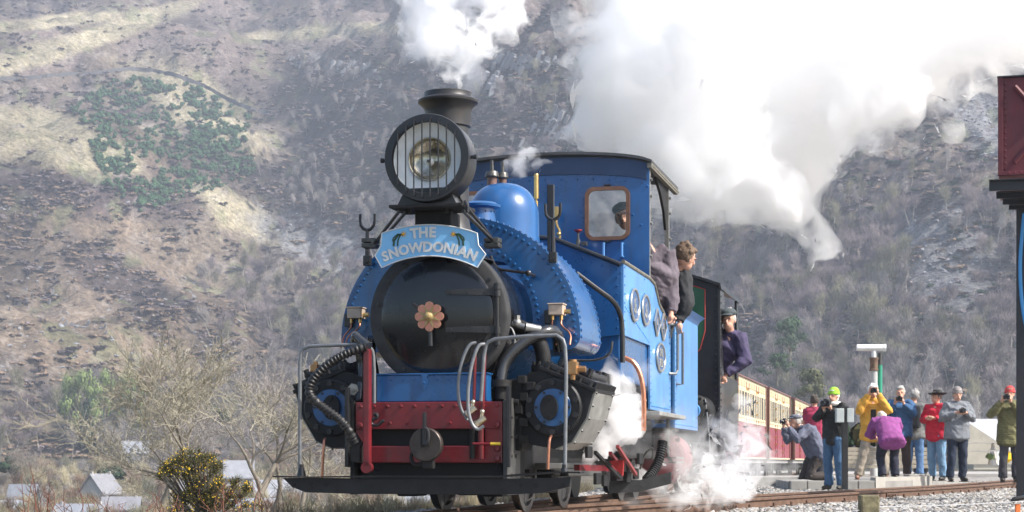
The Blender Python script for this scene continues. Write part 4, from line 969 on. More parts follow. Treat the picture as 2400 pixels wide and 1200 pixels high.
# ------------------------------------------------------------------ yard ground
def gmat(name, c1, c2, c3, sc, bump=.5, dist=.03):
    m = bpy.data.materials.new(name); m.use_nodes = True; N = m.node_tree; b = N.nodes['Principled BSDF']; b.inputs['Roughness'].default_value = .9; b.inputs['Specular IOR Level'].default_value = .2
    tc = N.nodes.new('ShaderNodeTexCoord'); vo = N.nodes.new('ShaderNodeTexVoronoi'); vo.inputs['Scale'].default_value = sc
    N.links.new(tc.outputs['Object'], vo.inputs['Vector'])
    n1 = N.nodes.new('ShaderNodeTexNoise'); n1.inputs['Scale'].default_value = 1.2; n1.inputs['Detail'].default_value = 5; N.links.new(tc.outputs['Object'], n1.inputs['Vector'])
    cr = N.nodes.new('ShaderNodeValToRGB'); cr.color_ramp.elements[0].color = (*c1, 1); cr.color_ramp.elements[1].color = (*c2, 1)
    N.links.new(vo.outputs['Color'], cr.inputs[0])
    mx = N.nodes.new('ShaderNodeMix'); mx.data_type = 'RGBA'; mx.inputs[7].default_value = (*c3, 1); N.links.new(cr.outputs[0], mx.inputs[6])
    mr = N.nodes.new('ShaderNodeMapRange'); mr.inputs[1].default_value = .5; mr.inputs[2].default_value = .75; N.links.new(n1.outputs[0], mr.inputs[0]); N.links.new(mr.outputs[0], mx.inputs[0])
    N.links.new(mx.outputs[2], b.inputs['Base Color'])
    bp = N.nodes.new('ShaderNodeBump'); bp.inputs['Strength'].default_value = bump; bp.inputs['Distance'].default_value = dist; N.links.new(vo.outputs['Distance'], bp.inputs['Height']); bp.invert = True
    N.links.new(bp.outputs[0], b.inputs['Normal']); return m
BALLAST = gmat('ballast_bed', (.13, .12, .11), (.42, .40, .37), (.22, .20, .17), 22)
VERGE = gmat('dry_verge', (.16, .13, .08), (.30, .25, .15), (.13, .13, .06), 9, dist=.08)
TA = [(-4.2, -2.5), (-3.2, 1.8), (-1.80, 7.7), (X0, Y0), (X0 + 5 * sA, Y0 + 5 * cA), (X0 + 9 * sA, Y0 + 9 * cA), (2.35, 25.5), (3.0, 31), (3.75, 37.5), (4.9, 44), (6.5, 51), (9.9, 65), (13.5, 80)]
TB = [(-4.9, 3.0), (-2.9, 7.4), (-.95, 11.8), (.0, 13.9), (.85, 15.9), (1.75, 17.9), (2.9, 20.4), (4.7, 24.2), (7.1, 29.2), (9.7, 35.4), (12.6, 43), (14.5, 50)]
def spline(P, step):
    P = [Vector((a, b, 0)) for a, b in P]; out = []
    for i in range(len(P) - 1):
        p0 = P[max(i - 1, 0)]; p1 = P[i]; p2 = P[i + 1]; p3 = P[min(i + 2, len(P) - 1)]; n = max(2, int((p2 - p1).length / step))
        for k in range(n):
            t = k / n; out.append(.5 * ((2 * p1) + (p2 - p0) * t + (2 * p0 - 5 * p1 + 4 * p2 - p3) * t * t + (3 * p1 - p0 - 3 * p2 + p3) * t ** 3))
    out.append(P[-1]); return out
SA, SB = spline(TA, .3), spline(TB, .3)
sax = np.array([[p.x, p.y] for p in SA])
def yard_h(x, y):
    xa = np.interp(y, sax[:, 1], sax[:, 0])
    e = xa - 1.5 - x                                   # how far left of the track
    z = -.18 + .02 * fbm(x / 1.2, y / 1.2, o=3, seed=80)
    z = z - 6.0 * sstep(0, 11, e) - .95 * sstep(0, 1.9, e) + .25 * sstep(.5, 4, e) * fbm(x / 1.5, y / 2.5, o=4, seed=81)
    z = z - 7 * sstep(88, 120, y) * (1 - sstep(0, 11, e))
    return z
gx = np.concatenate([np.linspace(-40, -6, 30)[:-1], np.linspace(-6, 16, 150), np.linspace(16, 60, 40)[1:]]); gy = np.concatenate([np.linspace(4, 40, 190), np.linspace(40, 125, 90)[1:]])
GX, GY = np.meshgrid(gx, gy); GZ = yard_h(GX, GY)
gi_ = np.arange(GX.size).reshape(GX.shape); gq = np.stack([gi_[:-1, :-1], gi_[:-1, 1:], gi_[1:, 1:], gi_[1:, :-1]], -1).reshape(-1, 4)
yard = raw_mesh('ground', np.stack([GX.ravel(), GY.ravel(), GZ.ravel()], 1), gq, BALLAST, smooth=True); yard['kind'] = 'structure'
xa = np.interp(GY, sax[:, 1], sax[:, 0]); e_ = (xa - 1.6 - GX + .3 * fbm(GX, GY, o=2, seed=3)); yard.data.materials.append(VERGE)
ed = (e_[:-1, :-1] > 0).ravel() | (GY[:-1, :-1].ravel() > 90)
yard.data.polygons.foreach_set('material_index', ed.astype(np.int32)); 
# pale road beyond the yard
rd = MB(); rd.prism([(6, 66), (60, 66), (60, 84), (9, 84)], -.175, -.09, 'Z'); rd_ = rd.build('road', mat('pale_road', (.36, .345, .32), rough=.9, var=.12, scale=2)); rd_['kind'] = 'structure'

# ---- ballast stones
def stone(name, seed, m, flat=.7):
    bm = bmesh.new(); bmesh.ops.create_icosphere(bm, subdivisions=1, radius=1); r_ = random.Random(seed)
    for v in bm.verts: v.co = v.co * r_.uniform(.65, 1.1); v.co.z *= flat; v.co.x *= 1.2
    me = bpy.data.meshes.new(name); bm.to_mesh(me); bm.free(); me.materials.append(m); o = bpy.data.objects.new(name, me); COL.objects.link(o); return o
sm_ = [mat('stone_%d' % i, c, rough=.9) for i, c in enumerate([(.30, .29, .27), (.22, .21, .20), (.40, .385, .36), (.13, .125, .12), (.27, .24, .20), (.34, .33, .32)])]
st = [stone('stone', i, sm_[i]) for i in range(6)]
n = 42000; yy = 14.5 + (46 - 14.5) * rng.random(n) ** .85; px_ = rng.uniform(900, 2480, n); xx = (px_ - CX) / F * yy
ok = (xx > np.interp(yy, sax[:, 1], sax[:, 0]) - 1.6); xx, yy = xx[ok], yy[ok]; zz = yard_h(xx, yy) + .004
scatter('gravel', st, np.stack([xx, yy, zz], 1), rng.uniform(0, 6.28, len(xx)), (.019 + .02 * rng.random(len(xx))) * (1 + (yy - 14) / 60), rng.integers(0, 6, len(xx)), tilt=rng.uniform(-.6, .6, (len(xx), 2)))
# ---- track
RUST = mat('rusty_rail', (.115, .065, .042), rough=.75, var=.35, scale=9, bump=.1, bscale=25); RTOP = mat('rail_head', (.32, .22, .16), rough=.45, metal=.5, var=.25, scale=6)
SLP = mat('weathered_sleeper', (.12, .10, .085), rough=.9, var=.35, scale=5, bump=.3, bscale=12)
def make_track(S, label, gauge=.64, sl_step=.62, skip=None):
    pts = S; t_ = []
    for i in range(len(pts)): d = (pts[min(i + 1, len(pts) - 1)] - pts[max(i - 1, 0)]).normalized(); t_.append(d)
    root = empty('railway_track', (pts[0].x, pts[0].y, RZ - .14), label, 'railway track'); o0 = Vector((pts[0].x, pts[0].y, RZ - .14))
    prof = [(-.055, 0), (.055, 0), (.055, .012), (.010, .028), (.010, .085), (.030, .095), (.030, .12), (-.030, .12), (-.030, .095), (-.010, .085), (-.010, .028), (-.055, .012)]
    for s in (-1, 1):
        v = []; f = []; k = len(prof)
        for p, d in zip(pts, t_):
            nr = Vector((d.y, -d.x, 0)); 
            for a, b in prof: v.append(p + nr * (s * gauge / 2 + a) + Vector((0, 0, RZ - .12 + b)) - o0)
        for i in range(len(pts) - 1):
            for j in range(k): f.append((i * k + j, i * k + (j + 1) % k, (i + 1) * k + (j + 1) % k, (i + 1) * k + j))
        mb = MB(); mb.add(v, f); r_ = mb.build('rail', RUST, root); r_.data.materials.append(RTOP)
        for q in r_.data.polygons:
            if q.normal.z > .9 and q.center.z > .12: q.material_index = 1
    acc = 0; sl = None; fs = None; last = pts[0]; n_ = 0
    for p, d in zip(pts, t_):
        acc += (p - last).length; last = p
        if acc < sl_step: continue
        acc = 0; n_ += 1
        if p.y < 12 or p.y > 52: continue
        ang = math.atan2(d.y, d.x) - math.pi / 2
        if sl is None:
            sl = MB().bbox(-.62, .62, -.11, .11, -.12, 0, .012).build('sleeper', SLP, root); fsm = MB()
            for s in (-1, 1):
                for q in (-1, 1): fsm.bbox(s * gauge / 2 + q * .075 - .028, s * gauge / 2 + q * .075 + .028, -.05, .05, .0, .03, .004); fsm.cyl((s * gauge / 2 + q * .078, 0, .02), (s * gauge / 2 + q * .078, 0, .062), .017, n=6, smooth=False)
            fs = fsm.build('rail_fastening', RUST, root); a, b = sl, fs
        else:
            a, b = sl.copy(), fs.copy(); COL.objects.link(a); COL.objects.link(b); a.parent = root; b.parent = root
        for o in (a, b): o.location = p - o0 + Vector((0, 0, RZ - .12)); o.rotation_euler = (0, 0, ang)
    # fishplates
    for i in range(8, len(pts), 23):
        p, d = pts[i], t_[i]; nr = Vector((d.y, -d.x, 0))
        if p.y < 13 or p.y > 50: continue
        for s in (1,):
            M_ = Matrix.Translation(p - o0 + nr * (s * gauge / 2 + .022) + Vector((0, 0, RZ - .065))) @ Matrix.Rotation(math.atan2(d.y, d.x), 4, 'Z')
            fp = MB().bbox(-.19, .19, -.012, .012, -.025, .025, .004, M=M_)
            for q in (-.14, -.05, .05, .14): fp.cyl(M_ @ Vector((q, 0, 0)), M_ @ Vector((q, -.05, 0)), .017, n=6, smooth=False)
            fp.build('fishplate', RUST, root)
    return root
make_track(SA, 'narrow railway track that runs straight under the blue engine and the carriages')
make_track(SB, 'rusty siding track curving right from beneath the blue engine past the onlookers')

# ---- station slabs
CONC = mat('pale_concrete', (.30, .29, .27), rough=.9, var=.15, scale=2.5, bump=.1, bscale=20); CONC2 = mat('grey_concrete', (.25, .24, .225), rough=.9, var=.2, scale=2, bump=.1, bscale=20)
def slab(poly, z0, z1, name, m, label=None, cat=None, kind='structure'):
    o = MB().prism(poly, z0, z1, 'Z').build(name, m); tag(o, label, cat, None, kind); return o
slab([(4.90, 31.8), (6.4, 31.9), (7.3, 33.2), (9.9, 39.6), (9.9, 44.5), (7.2, 44.5), (5.3, 36)], -.19, -.02, 'platform', CONC2)
for i in range(7):
    a = 5.0 + i * .0; 
e1 = MB()
for i in range(5):
    x0_ = 4.93 + i * .30; e1.bbox(x0_, x0_ + .285, 31.70, 31.96, -.20, -.005, .012)
    o = e1.build('edging_stone', CONC); o['kind'] = 'structure'; o['label'] = 'pale edging stone along the front of the low platform'; e1 = MB()
slab([(4.55, 36.4), (6.2, 36.6), (7.6, 41.5), (6.0, 41.5)], -.19, .02, 'boarding_slab', CONC)
slab([(6.48, 31.92), (7.75, 34.2), (8.35, 35.6), (8.05, 35.8), (6.6, 33)], -.19, .05, 'ramp', mat('whitish_ramp', (.33, .315, .285), rough=.9, var=.1, scale=3))
for i in range(3):
    o = MB().bbox(7.62 + i * .22, 7.82 + i * .22, 34.4 + i * .5, 34.9 + i * .5, -.19, .09, .015).build('kerb_block', MATS['whitish_ramp']); tag(o, ['first', 'middle', 'last'][i] + ' of three white kerb blocks on the ramp behind the man with red jacket', 'kerb block', 'white kerb blocks beside the siding')

# ------------------------------------------------------------------ blue tender
ten = empty('locomotive_tender', (X0 + 6.3 * sA, Y0 + 6.3 * cA, RZ), 'light blue four-wheeled coal tender with flared top edge, coupled behind the blue engine', 'tender', rz=-AX)
TL = (0, -6.3, -RZ)
def tpart(mb, name, m, kind=None):
    o = mb.build(name, m, ten, TL)
    if kind: o['kind'] = kind
    return o
d0, d1 = 5.50, 7.25; tz0, tz1 = .66, 1.80
bd_ = MB()
for s in (-1, 1):
    fl = [(s * .96, tz0), (s * .98, tz0), (s * .98, tz1), (s * 1.0, tz1 + .04), (s * 1.06, tz1 + .085), (s * 1.04, tz1 + .095), (s * .98, tz1 + .05), (s * .96, tz1)]
    sp_ = MB().prism(fl, d0, d1); o = tpart(sp_, 'side_panel', BLUE_LIT)
bd_.bbox(-.96, .96, d0, d0 + .02, tz0, tz1 + .05, .004); tpart(bd_, 'front_panel', BLUE); tpart(MB().bbox(-.96, .96, d1 - .02, d1, tz0, tz1 + .05, .004), 'back_panel', BLUE)
rv = MB()
for k in range(22): rv.rivet((.98, d0 + .04 + (d1 - d0 - .08) * k / 21, tz0 + .04), (1, 0, 0), .010)
for k in range(16): rv.rivet((.98, d0 + .05, tz0 + .08 + 1.0 * k / 15), (1, 0, 0), .010)
tpart(rv, 'rivet', BLUE_LIT, 'stuff')
tpart(MB().tube([(.98, d0 + .12, 1.62), (1.04, d0 + .14, 1.62), (1.04, d0 + .14, 1.10), (.98, d0 + .12, 1.10)], .014, 8), 'grab_rail', GREYP)
tpart(MB().bbox(-.75, .75, d0 + .1, d1 + .1, .35, .60, .02), 'tender_frame', SOOT)
co_ = MB(); r_ = random.Random(4)
for k in range(170): co_.ball((r_.uniform(-.85, .85), r_.uniform(d0 + .2, d1 - .1), 1.55 + .25 * r_.random()), r_.uniform(.06, .11), 6, (1, .8, .8))
tpart(co_, 'coal', mat('coal', (.012, .012, .013), rough=.35), 'stuff')
MAR = mat('maroon_paint', (.23, .035, .045), rough=.5, var=.12, scale=4)
for (y, x) in ((5.95, .33), (5.95, -.33), (6.85, .33), (6.85, -.33)):
    t = MB(); t.lathe([(.0, x - .03), (.25, x - .035), (.27, x - .035), (.27, x + .03), (.29, x + .035), (.0, x + .035)], (0, y, RZ + .27), 'X', 32); tpart(t, 'wheel', TREAD)
pc = LP(1592, 1080, 6.2)
t = MB(); t.lathe([(0, 6.10), (.22, 6.10), (.265, 6.12), (.27, 6.16), (.27, 6.6), (.22, 6.64), (0, 6.65)], (.74, 0, pc.z + .02), 'Y', 40); tpart(t, 'brake_reservoir', MAR)
m = MB(); m.bbox(.6, 1.0, d0 - .15, d0 + .15, .62, .66, .01); tpart(m, 'step', SOOT)

# ------------------------------------------------------------------ green engine behind
G0 = 9.2
gr = empty('green_locomotive', (X0 + G0 * sA, Y0 + G0 * cA, RZ), 'dark green steam engine coupled behind the blue tender, black edged with thin red lining', 'steam locomotive', rz=-AX)
GL = (0, -G0, -RZ)
def gpart(mb, name, m, kind=None):
    o = mb.build(name, m, gr, GL)
    if kind: o['kind'] = kind
    return o
GRN = mat('engine_green', (.02, .09, .045), rough=.35, var=.15, scale=3, coat=.3)
def gzr(x, top=2.66, side=2.44): return side + (top - side) * math.cos(x / .97 * math.pi / 2)
m = MB(); n_ = 20; pl_ = [(-.97, .5), (.97, .5)] + [(.97 - 1.94 * k / n_, gzr(.97 - 1.94 * k / n_)) for k in range(n_ + 1)]; m.prism(pl_, G0 + .10, G0 + .12); gpart(m, 'front_sheet', BLK)
m = MB(); pl_ = [(.15, 1.55), (.6, 1.55), (.74, 1.68), (.80, 1.9)] + [(.80 - .65 * k / 8, gzr(.80 - .65 * k / 8) - .10) for k in range(9)]; m.prism(pl_, G0 + .085, G0 + .099); gpart(m, 'green_panel', GRN)
m = MB(); m.tube([(a, G0 + .088, b) for a, b in pl_], .008, 6, closed=True); gpart(m, 'red_lining', mat('lining_red', (.35, .04, .03), rough=.5))
rv = MB()
for k in range(24): rv.rivet((.93, G0 + .10, .6 + k * .078), (0, -1, 0), .014, .011)
for k in range(24): rv.rivet((.985, G0 + .14, .6 + k * .078), (1, 0, 0), .014, .011)
gpart(rv, 'rivet', BLK, 'stuff')
m = MB(); m.bbox(.955, .985, G0 + .09, G0 + .45, .45, 2.42, .006); gpart(m, 'cab_side', mat('black_sheet_glossy', (.03, .03, .032), rough=.3, coat=.4)); gpart(MB().bbox(.955, .98, G0 + .45, G0 + 2.1, .45, 1.38, .006), 'lower_side', BLK)
m = MB(); m.prism([(-1.0, 2.40)] + [(-.99 + 1.98 * k / 16, gzr(.98 * (-1 + k / 8)) + .03) for k in range(17)] + [(1.0, 2.40)] + [(.97 - 1.94 * k / 16, gzr(.97 * (1 - k / 8)) + .0) for k in range(17)], G0 + .04, G0 + 2.2); gpart(m, 'cab_roof', BLK)
m = MB(); m.lathe([(0, G0 - .9), (.42, G0 - .9), (.46, G0 - .86), (.46, G0 + .1), (0, G0 + .1)], (0, 0, 1.35), 'Y', 32); gpart(m, 'smokebox', GLOSSBLK)
p = LP(1640, 962, 8.7); m = MB(); m.lathe([(0, 8.66), (.10, 8.66), (.17, 8.70), (.19, 8.72), (.19, 9.3), (0, 9.3)], (.74, 0, p.z), 'Y', 28); gpart(m, 'cylinder', SOOT)
m = MB(); 
for k in range(12): a = R(30 * k); m.bolt((.74 + .16 * math.cos(a), 8.70, p.z + .16 * math.sin(a)), (0, -1, 0), .018, .02)
gpart(m, 'cylinder_bolt', SOOT, 'stuff')
m = MB(); m.lathe([(0, 8.62), (.08, 8.62), (.09, 8.67), (0, 8.67)], (.74, 0, p.z), 'Y', 20); gpart(m, 'cylinder_cap', BLUE_LIT)
gpart(MB().bbox(-.8, .8, G0 - .95, G0 + 2.2, .35, .55, .02), 'running_frame', SOOT)
for (y, s) in ((9.0, 1), (9.0, -1), (10.3, 1), (10.3, -1)): t = MB(); x = s * .33; t.lathe([(0, x - .03), (.28, x - .03), (.30, x + .03), (0, x + .03)], (0, y, RZ + .29), 'X', 28); gpart(t, 'wheel', TREAD)
gpart(MB().bbox(.955, .985, G0 + 1.9, G0 + 2.1, 1.4, 2.42, .006), 'rear_post', BLK)
hose([(1652, 935, 8.7), (1660, 1000, 8.7), (1664, 1060, 8.7)], .012, 'pipe', GREYP, 6).parent = eng

# ------------------------------------------------------------------ carriages
CREAM = mat('cream_paint', (.62, .54, .36), rough=.45, var=.1, scale=3); MAR2 = mat('maroon_coach', (.25, .028, .05), rough=.4, var=.15, scale=3, coat=.2); BRN = mat('brown_corner', (.14, .06, .04), rough=.5, var=.2, scale=6)
DKG = mat('dark_window', (.03, .035, .04), rough=.08, coat=.3)
def make_carriage(L, label):
    r = empty('railway_carriage', (0, 0, 0), label, 'railway carriage', group='maroon and cream carriages of the train')
    z0, zw, z1, w2 = .42, 1.30, 2.36, .93
    def cp(mb, n, m, kind=None, parent=None):
        o = mb.build(n, m, parent or r)
        if kind: o['kind'] = kind
        return o
    cp(MB().bbox(-w2, w2, 0, L, z0, zw, .02), 'lower_body', MAR2); cp(MB().bbox(-w2, w2, .002, L - .002, zw + .001, z1, .02), 'upper_body', CREAM)
    cp(MB().bbox(w2 - .02, w2 + .012, 0, L, zw - .02, zw + .015, .004), 'waist_rail', CREAM)
    cp(MB().bbox(w2 - .02, w2 + .012, .0, L, z0 - .01, z0 + .03, .004), 'sill_rail', CREAM)
    for y in (0, L): cp(MB().bbox(w2 - .05, w2 + .025, y - .08, y + .12, z0, z1 - .03, .01), 'corner_post', BRN)
    n_ = 10; rp = [(-w2 - .04 + (2 * w2 + .08) * k / n_, z1 + .16 * math.cos(math.pi / 2 * (-1 + 2 * k / n_)) ** .8 if 0 < k < n_ else z1) for k in range(n_ + 1)]
    cp(MB().prism(rp + [(w2 + .04, z1 - .03), (-w2 - .04, z1 - .03)], -.05, L + .05), 'roof', mat('coach_roof', (.18, .10, .10), rough=.7, var=.2, scale=3))
    nw = 11; step = (L - .5) / nw
    for k in range(nw):
        y0 = .28 + k * step; dr_ = k in (3, 7)
        f = cp(MB().bbox(w2 - .01, w2 + .018, y0, y0 + step * .86, zw + .07, z1 - .30, .01), 'window', CREAM)
        cp(MB().bbox(w2 + .012, w2 + .022, y0 + .06, y0 + step * .86 - .06, zw + .13, z1 - .36, .004), 'pane', DKG if k in (1, 2, 5, 9) else mat('pale_pane', (.34, .32, .27), rough=.12, coat=.3), parent=f)  # panes outside the listed ones get a pale grey-cream
        cp(MB().bbox(w2 - .01, w2 + .012, y0 + .03, y0 + step * .80, z1 - .24, z1 - .09, .008), 'vent', mat('cream_shadow', (.50, .42, .27), rough=.5))
        if dr_:
            for yy in (y0 - .03, y0 + step * .9): cp(MB().bbox(w2 - .01, w2 + .014, yy - .012, yy + .012, z0 + .05, z1 - .1, .003), 'door_edge', MAR2)
            m = MB(); [m.bbox(w2, w2 + .05, y0 - .06, y0 + .0, z, z + .05, .005) for z in (.6, .8, 1.0, 1.2, 1.5, 1.8, 2.05)]; cp(m, 'door_hinge', BRASS, 'stuff')
    cp(MB().bbox(-w2 + .05, w2 - .05, .1, L - .1, .30, .41, .02), 'underframe', mat('underframe_grey', (.30, .30, .30), rough=.7))
    for yb in (1.1, L - 1.1):
        bg_ = cp(MB().bbox(-.55, .55, yb - .6, yb + .6, .08, .28, .02), 'bogie', SOOT)
        for s in (-1, 1):
            for q in (-.4, .4): x = s * .33; t = MB(); t.lathe([(0, x - .03), (.21, x - .03), (.23, x + .03), (0, x + .03)], (0, yb + q, RZ + .21), 'X', 20); cp(t, 'wheel', TREAD, parent=bg_)
    for k in range(5): cp(MB().bbox(.5, .8, 2.2 + k * .7, 2.5 + k * .7, .1, .3, .02), 'underframe_box', SOOT)
    return r
hdg = math.atan(.238)
labs = ['maroon and cream carriage nearest the engines, wreathed in steam', 'second maroon and cream carriage, right behind the first brown corner post', 'third maroon and cream carriage, partly behind the man in a maroon shirt', 'farthest maroon and cream carriage, beyond the man in the maroon shirt']
c0 = None
for i, Yc in enumerate((41.0, 48.3, 56.5, 64.2)):
    
    if c0 is None: c0 = make_carriage(7.0, labs[0]); c = c0
    else: c = copy_tree(c0); c['label'] = labs[i]
    rx = 5.15 + .242 * (Yc - 41.0); c.location = (rx - .93 * math.cos(hdg), Yc + .93 * math.sin(hdg), 0); c.rotation_euler = (0, 0, -hdg)

# ------------------------------------------------------------------ water tower, crane, posts
WY = 22.0
def wp(px, py, y=WY): return W(px, py, y)
c0_ = wp(2341, 412); TS = F / WY
wt = empty('water_tower', (c0_.x, WY, -.18), 'maroon riveted steel water tank raised on black girders and legs at the right edge', 'water tower', rz=-math.atan2(c0_.x, WY) - R(.6))
def lx(px): return (px - 2341) / TS
def lz(py): return CZ + (HOR - py) / TS + .18
def wpart(mb, n, m, kind=None):
    o = mb.build(n, m, wt)
    if kind: o['kind'] = kind
    return o
TM = mat('tank_maroon', (.12, .020, .028), rough=.6, var=.35, scale=2.2, streak=.4, bump=.05, bscale=6); za, zb_ = lz(412), lz(183); BK = mat('girder_black', (.022, .023, .026), rough=.5, var=.3, scale=5)
wpart(MB().bbox(0, 2.4, 0, 2.2, za, zb_, .008), 'tank', TM)
for (p0, p1) in (((2377, 205), (2440, 280)), ((2377, 383), (2440, 310))): wpart(MB().tube([(lx(p0[0]), -.008, lz(p0[1])), (lx(p1[0]), -.008, lz(p1[1]))], .032, 6), 'pressed_brace', TM)
wpart(MB().bbox(-.01, .05, -.02, .05, za, zb_, .004), 'corner_angle', TM); wpart(MB().bbox(-.012, 2.4, -.024, .0, za, za + .05, .004), 'bottom_angle', TM); wpart(MB().bbox(-.02, 2.4, -.03, 2.2, zb_, zb_ + .02, .004), 'tank_rim', BLK)
rv = MB()
for k in range(15): rv.rivet((.075, 0, za + .08 + (zb_ - za - .16) * k / 14), (0, -1, 0), .017, .014)
for k in range(8): rv.rivet((.12 + .07 * k, -.024, za + .03), (0, -1, 0), .014)
wpart(rv, 'rivet', TM, 'stuff')
for (x0_, y0_, y1_, dd) in ((2319, 421, 447, 0), (2334, 450, 466, .5), (2348, 468, 481, 1.1), (2362, 482, 494, 1.7)):
    k = (WY + dd) / WY; xx_, z0_, z1_ = lx(x0_) * 1.0, CZ + .18 + (HOR - y1_) / TS * k, CZ + .18 + (HOR - y0_) / TS * k
    wpart(MB().bbox(xx_, 2.4, dd, dd + .02, z0_, z1_, .004), 'girder', BK); wpart(MB().bbox(xx_, 2.4, dd - .05, dd + .07, z1_ - .015, z1_, .003), 'girder_flange', BK)
wpart(MB().bbox(lx(2380), lx(2380) + .17, .8, .97, 0, lz(470), .01), 'leg', BK); wpart(MB().bbox(1.7, 1.87, .8, .97, 0, lz(470), .01), 'leg', BK)
hs = MB(); hs.tube(smooth([wp(2400, 500, WY + .7), wp(2396, 545, WY + .7), wp(2391, 600, WY + .7), wp(2391, 660, WY + .7), wp(2397, 730, WY + .7), wp(2410, 800, WY + .7)], 3), .024, 10); o = hs.build('water_hose', mat('blue_hose', (.05, .28, .60), rough=.4)); tag(o, 'bright blue hose hanging down the leg of the water tower', 'hose')
# orange and black marker post with pipe, bottom right
oy = 13.5; m = MB(); p = wp(2385, 1165, oy); tagp = empty('hydrant_post', (p.x, oy, -.3), 'short orange post with black pipe elbow at the bottom right corner', 'post')
q = -Vector(tagp.location)
MB().bbox(p.x - .018, p.x + .018, oy - .015, oy + .015, -.3, wp(0, 1181, oy).z, .004).build('post', mat('orange_paint', (.75, .18, .04), rough=.5), tagp, q)
MB().tube(smooth([wp(2372, 1178, oy - .02), wp(2376, 1170, oy - .02), wp(2386, 1168, oy - .02), wp(2400, 1166, oy - .02)], 2), .018, 8).build('elbow', RUBBER, tagp, q); MB().tube([wp(2396, 1166, oy - .02), wp(2420, 1162, oy - .02)], .015, 8).build('blue_pipe', mat('blue_hose', (.05, .28, .60)), tagp, q)
# timber fence post with wire
fy = 12.0; p0, p1 = wp(2014, 1160, fy), wp(2058, 1160, fy); m = MB(); m.bbox(p0.x, p1.x, fy - .06, fy + .06, -.6, p0.z, .012)
o = m.build('fence_post', mat('green_grey_timber', (.16, .14, .08), rough=.9, var=.45, scale=14, bump=.4, bscale=18)); tag(o, 'mossy square timber fence post top in front of the siding track', 'post')
wi = MB(); wi.tube([wp(2058, 1188, fy), wp(2150, 1186, fy), wp(2250, 1183, fy), wp(2420, 1174, fy)], .0022, 5); wi.tube([wp(1975, 1200, fy - .05), wp(2014, 1196, fy - .05)], .002, 5); o = wi.build('fence_wire', mat('pale_wire', (.7, .7, .7), rough=.4)); tag(o, 'thin pale wire stretched from the timber fence post to the right', 'wire')
# water crane (white drum on post, green pillar)
cy_ = 46.0; wc = empty('water_crane', (W(2047, 1100, cy_).x, cy_, -.1), 'grey post topped by a white horizontal drum and brown collar, green pillar behind', 'water crane'); q = -Vector(wc.location)
def wc_(mb, n, m): return mb.build(n, m, wc, q)
P_ = lambda a, b: W(a, b, cy_)
WHT = mat('white_drum', (.74, .76, .76), rough=.4, var=.05)
a, b = P_(2008, 815), P_(2075, 815); wc_(MB().cyl(a, b, .085, n=24), 'drum', WHT); wc_(MB().cyl(b - Vector((.04, 0, 0)), b + Vector((.01, 0, 0)), .095, n=24), 'drum_cap', WHT)
a = P_(2048, 1100); t = MB(); t.cyl((a.x, cy_, -.1), (a.x, cy_, P_(0, 868).z), .095, n=20); wc_(t, 'post', mat('pale_grey_post', (.42, .43, .42), rough=.5, var=.1))
t = MB(); z0_, z1_ = P_(0, 869).z, P_(0, 838).z; t.lathe([(.12, z0_), (.125, z0_ + .03), (.10, z0_ + .05), (.105, z0_ + .09), (.10, z0_ + .13), (.105, z1_ - .06), (.12, z1_ - .03), (.12, z1_), (0, z1_)], (a.x, cy_, 0), 'Z', 20); wc_(t, 'collar', mat('rusty_collar', (.14, .09, .06), rough=.8, var=.4, scale=14))
wc_(MB().cyl((a.x, cy_, z1_), (a.x, cy_, P_(0, 822).z), .06, n=14), 'neck', WHT); b = P_(2065, 900); wc_(MB().cyl((b.x, cy_ + .15, -.1), (b.x, cy_ + .15, P_(0, 855).z), .062, n=16), 'green_pillar', mat('green_pillar', (.02, .26, .16), rough=.5)); wc_(MB().cyl((b.x, cy_ + .15, P_(0, 855).z), (b.x, cy_ + .15, P_(0, 826).z), .05, n=12), 'pillar_top', OILY)
# black post with two grey cabinets
sy = 30.4; p = W(1981, 1100, sy); sg = empty('signal_post', (p.x, sy, -.18), 'black post carrying two pale grey cabinets beside the woman with green hat', 'post'); q = -Vector(sg.location)
MB().bbox(p.x - .05, p.x + .05, sy, sy + .08, -.18, W(0, 952, sy).z, .006).build('post', BLK, sg, q)
CB = mat('cabinet_grey', (.42, .46, .46), rough=.5, var=.08)
for (x0_, x1_) in ((1960, 1978), (1985, 2001)): a, b = W(x0_, 990, sy), W(x1_, 957, sy); MB().bbox(a.x, b.x, sy - .02, sy + .13, a.z, b.z, .01).build('cabinet', CB, sg, q)
# white bollard, planters, tables, building
by = 36.5; p = W(1903, 1100, by); o = MB().cyl((p.x, by, -.02), (p.x, by, W(0, 1010, by).z), .06, n=16).ball((p.x, by, W(0, 1010, by).z), .06, 12).build('bollard', WHT); tag(o, 'white round-topped bollard behind the kneeling photographer', 'bollard')
TMB = mat('weathered_planks', (.36, .32, .25), rough=.9, var=.3, scale=6, bump=.2, bscale=20)
pl0 = 43.0; x0_, x1_ = W(1988, 0, pl0).x, W(2062, 0, pl0).x; pr_ = empty('timber_planter', (x0_, pl0, -.1), 'long low planter of weathered boards with shrub behind the yellow coat', 'planter'); q = -Vector(pr_.location)
zb0, zb1 = W(0, 1098, pl0).z, W(0, 1048, pl0).z
for k in range(5): z = zb0 + (zb1 - zb0) * k / 5; MB().bbox(x0_ - .55, x1_ + 1.2, pl0, pl0 + .04, z + .005, z + (zb1 - zb0) / 5 - .008, .006).build('board', TMB, pr_, q)
for x in (x0_ - .5, x0_ + .3, x1_ + .1): MB().bbox(x, x + .09, pl0 - .03, pl0 + .5, -.1, zb1 + .25, .008).build('board_post', TMB, pr_, q)
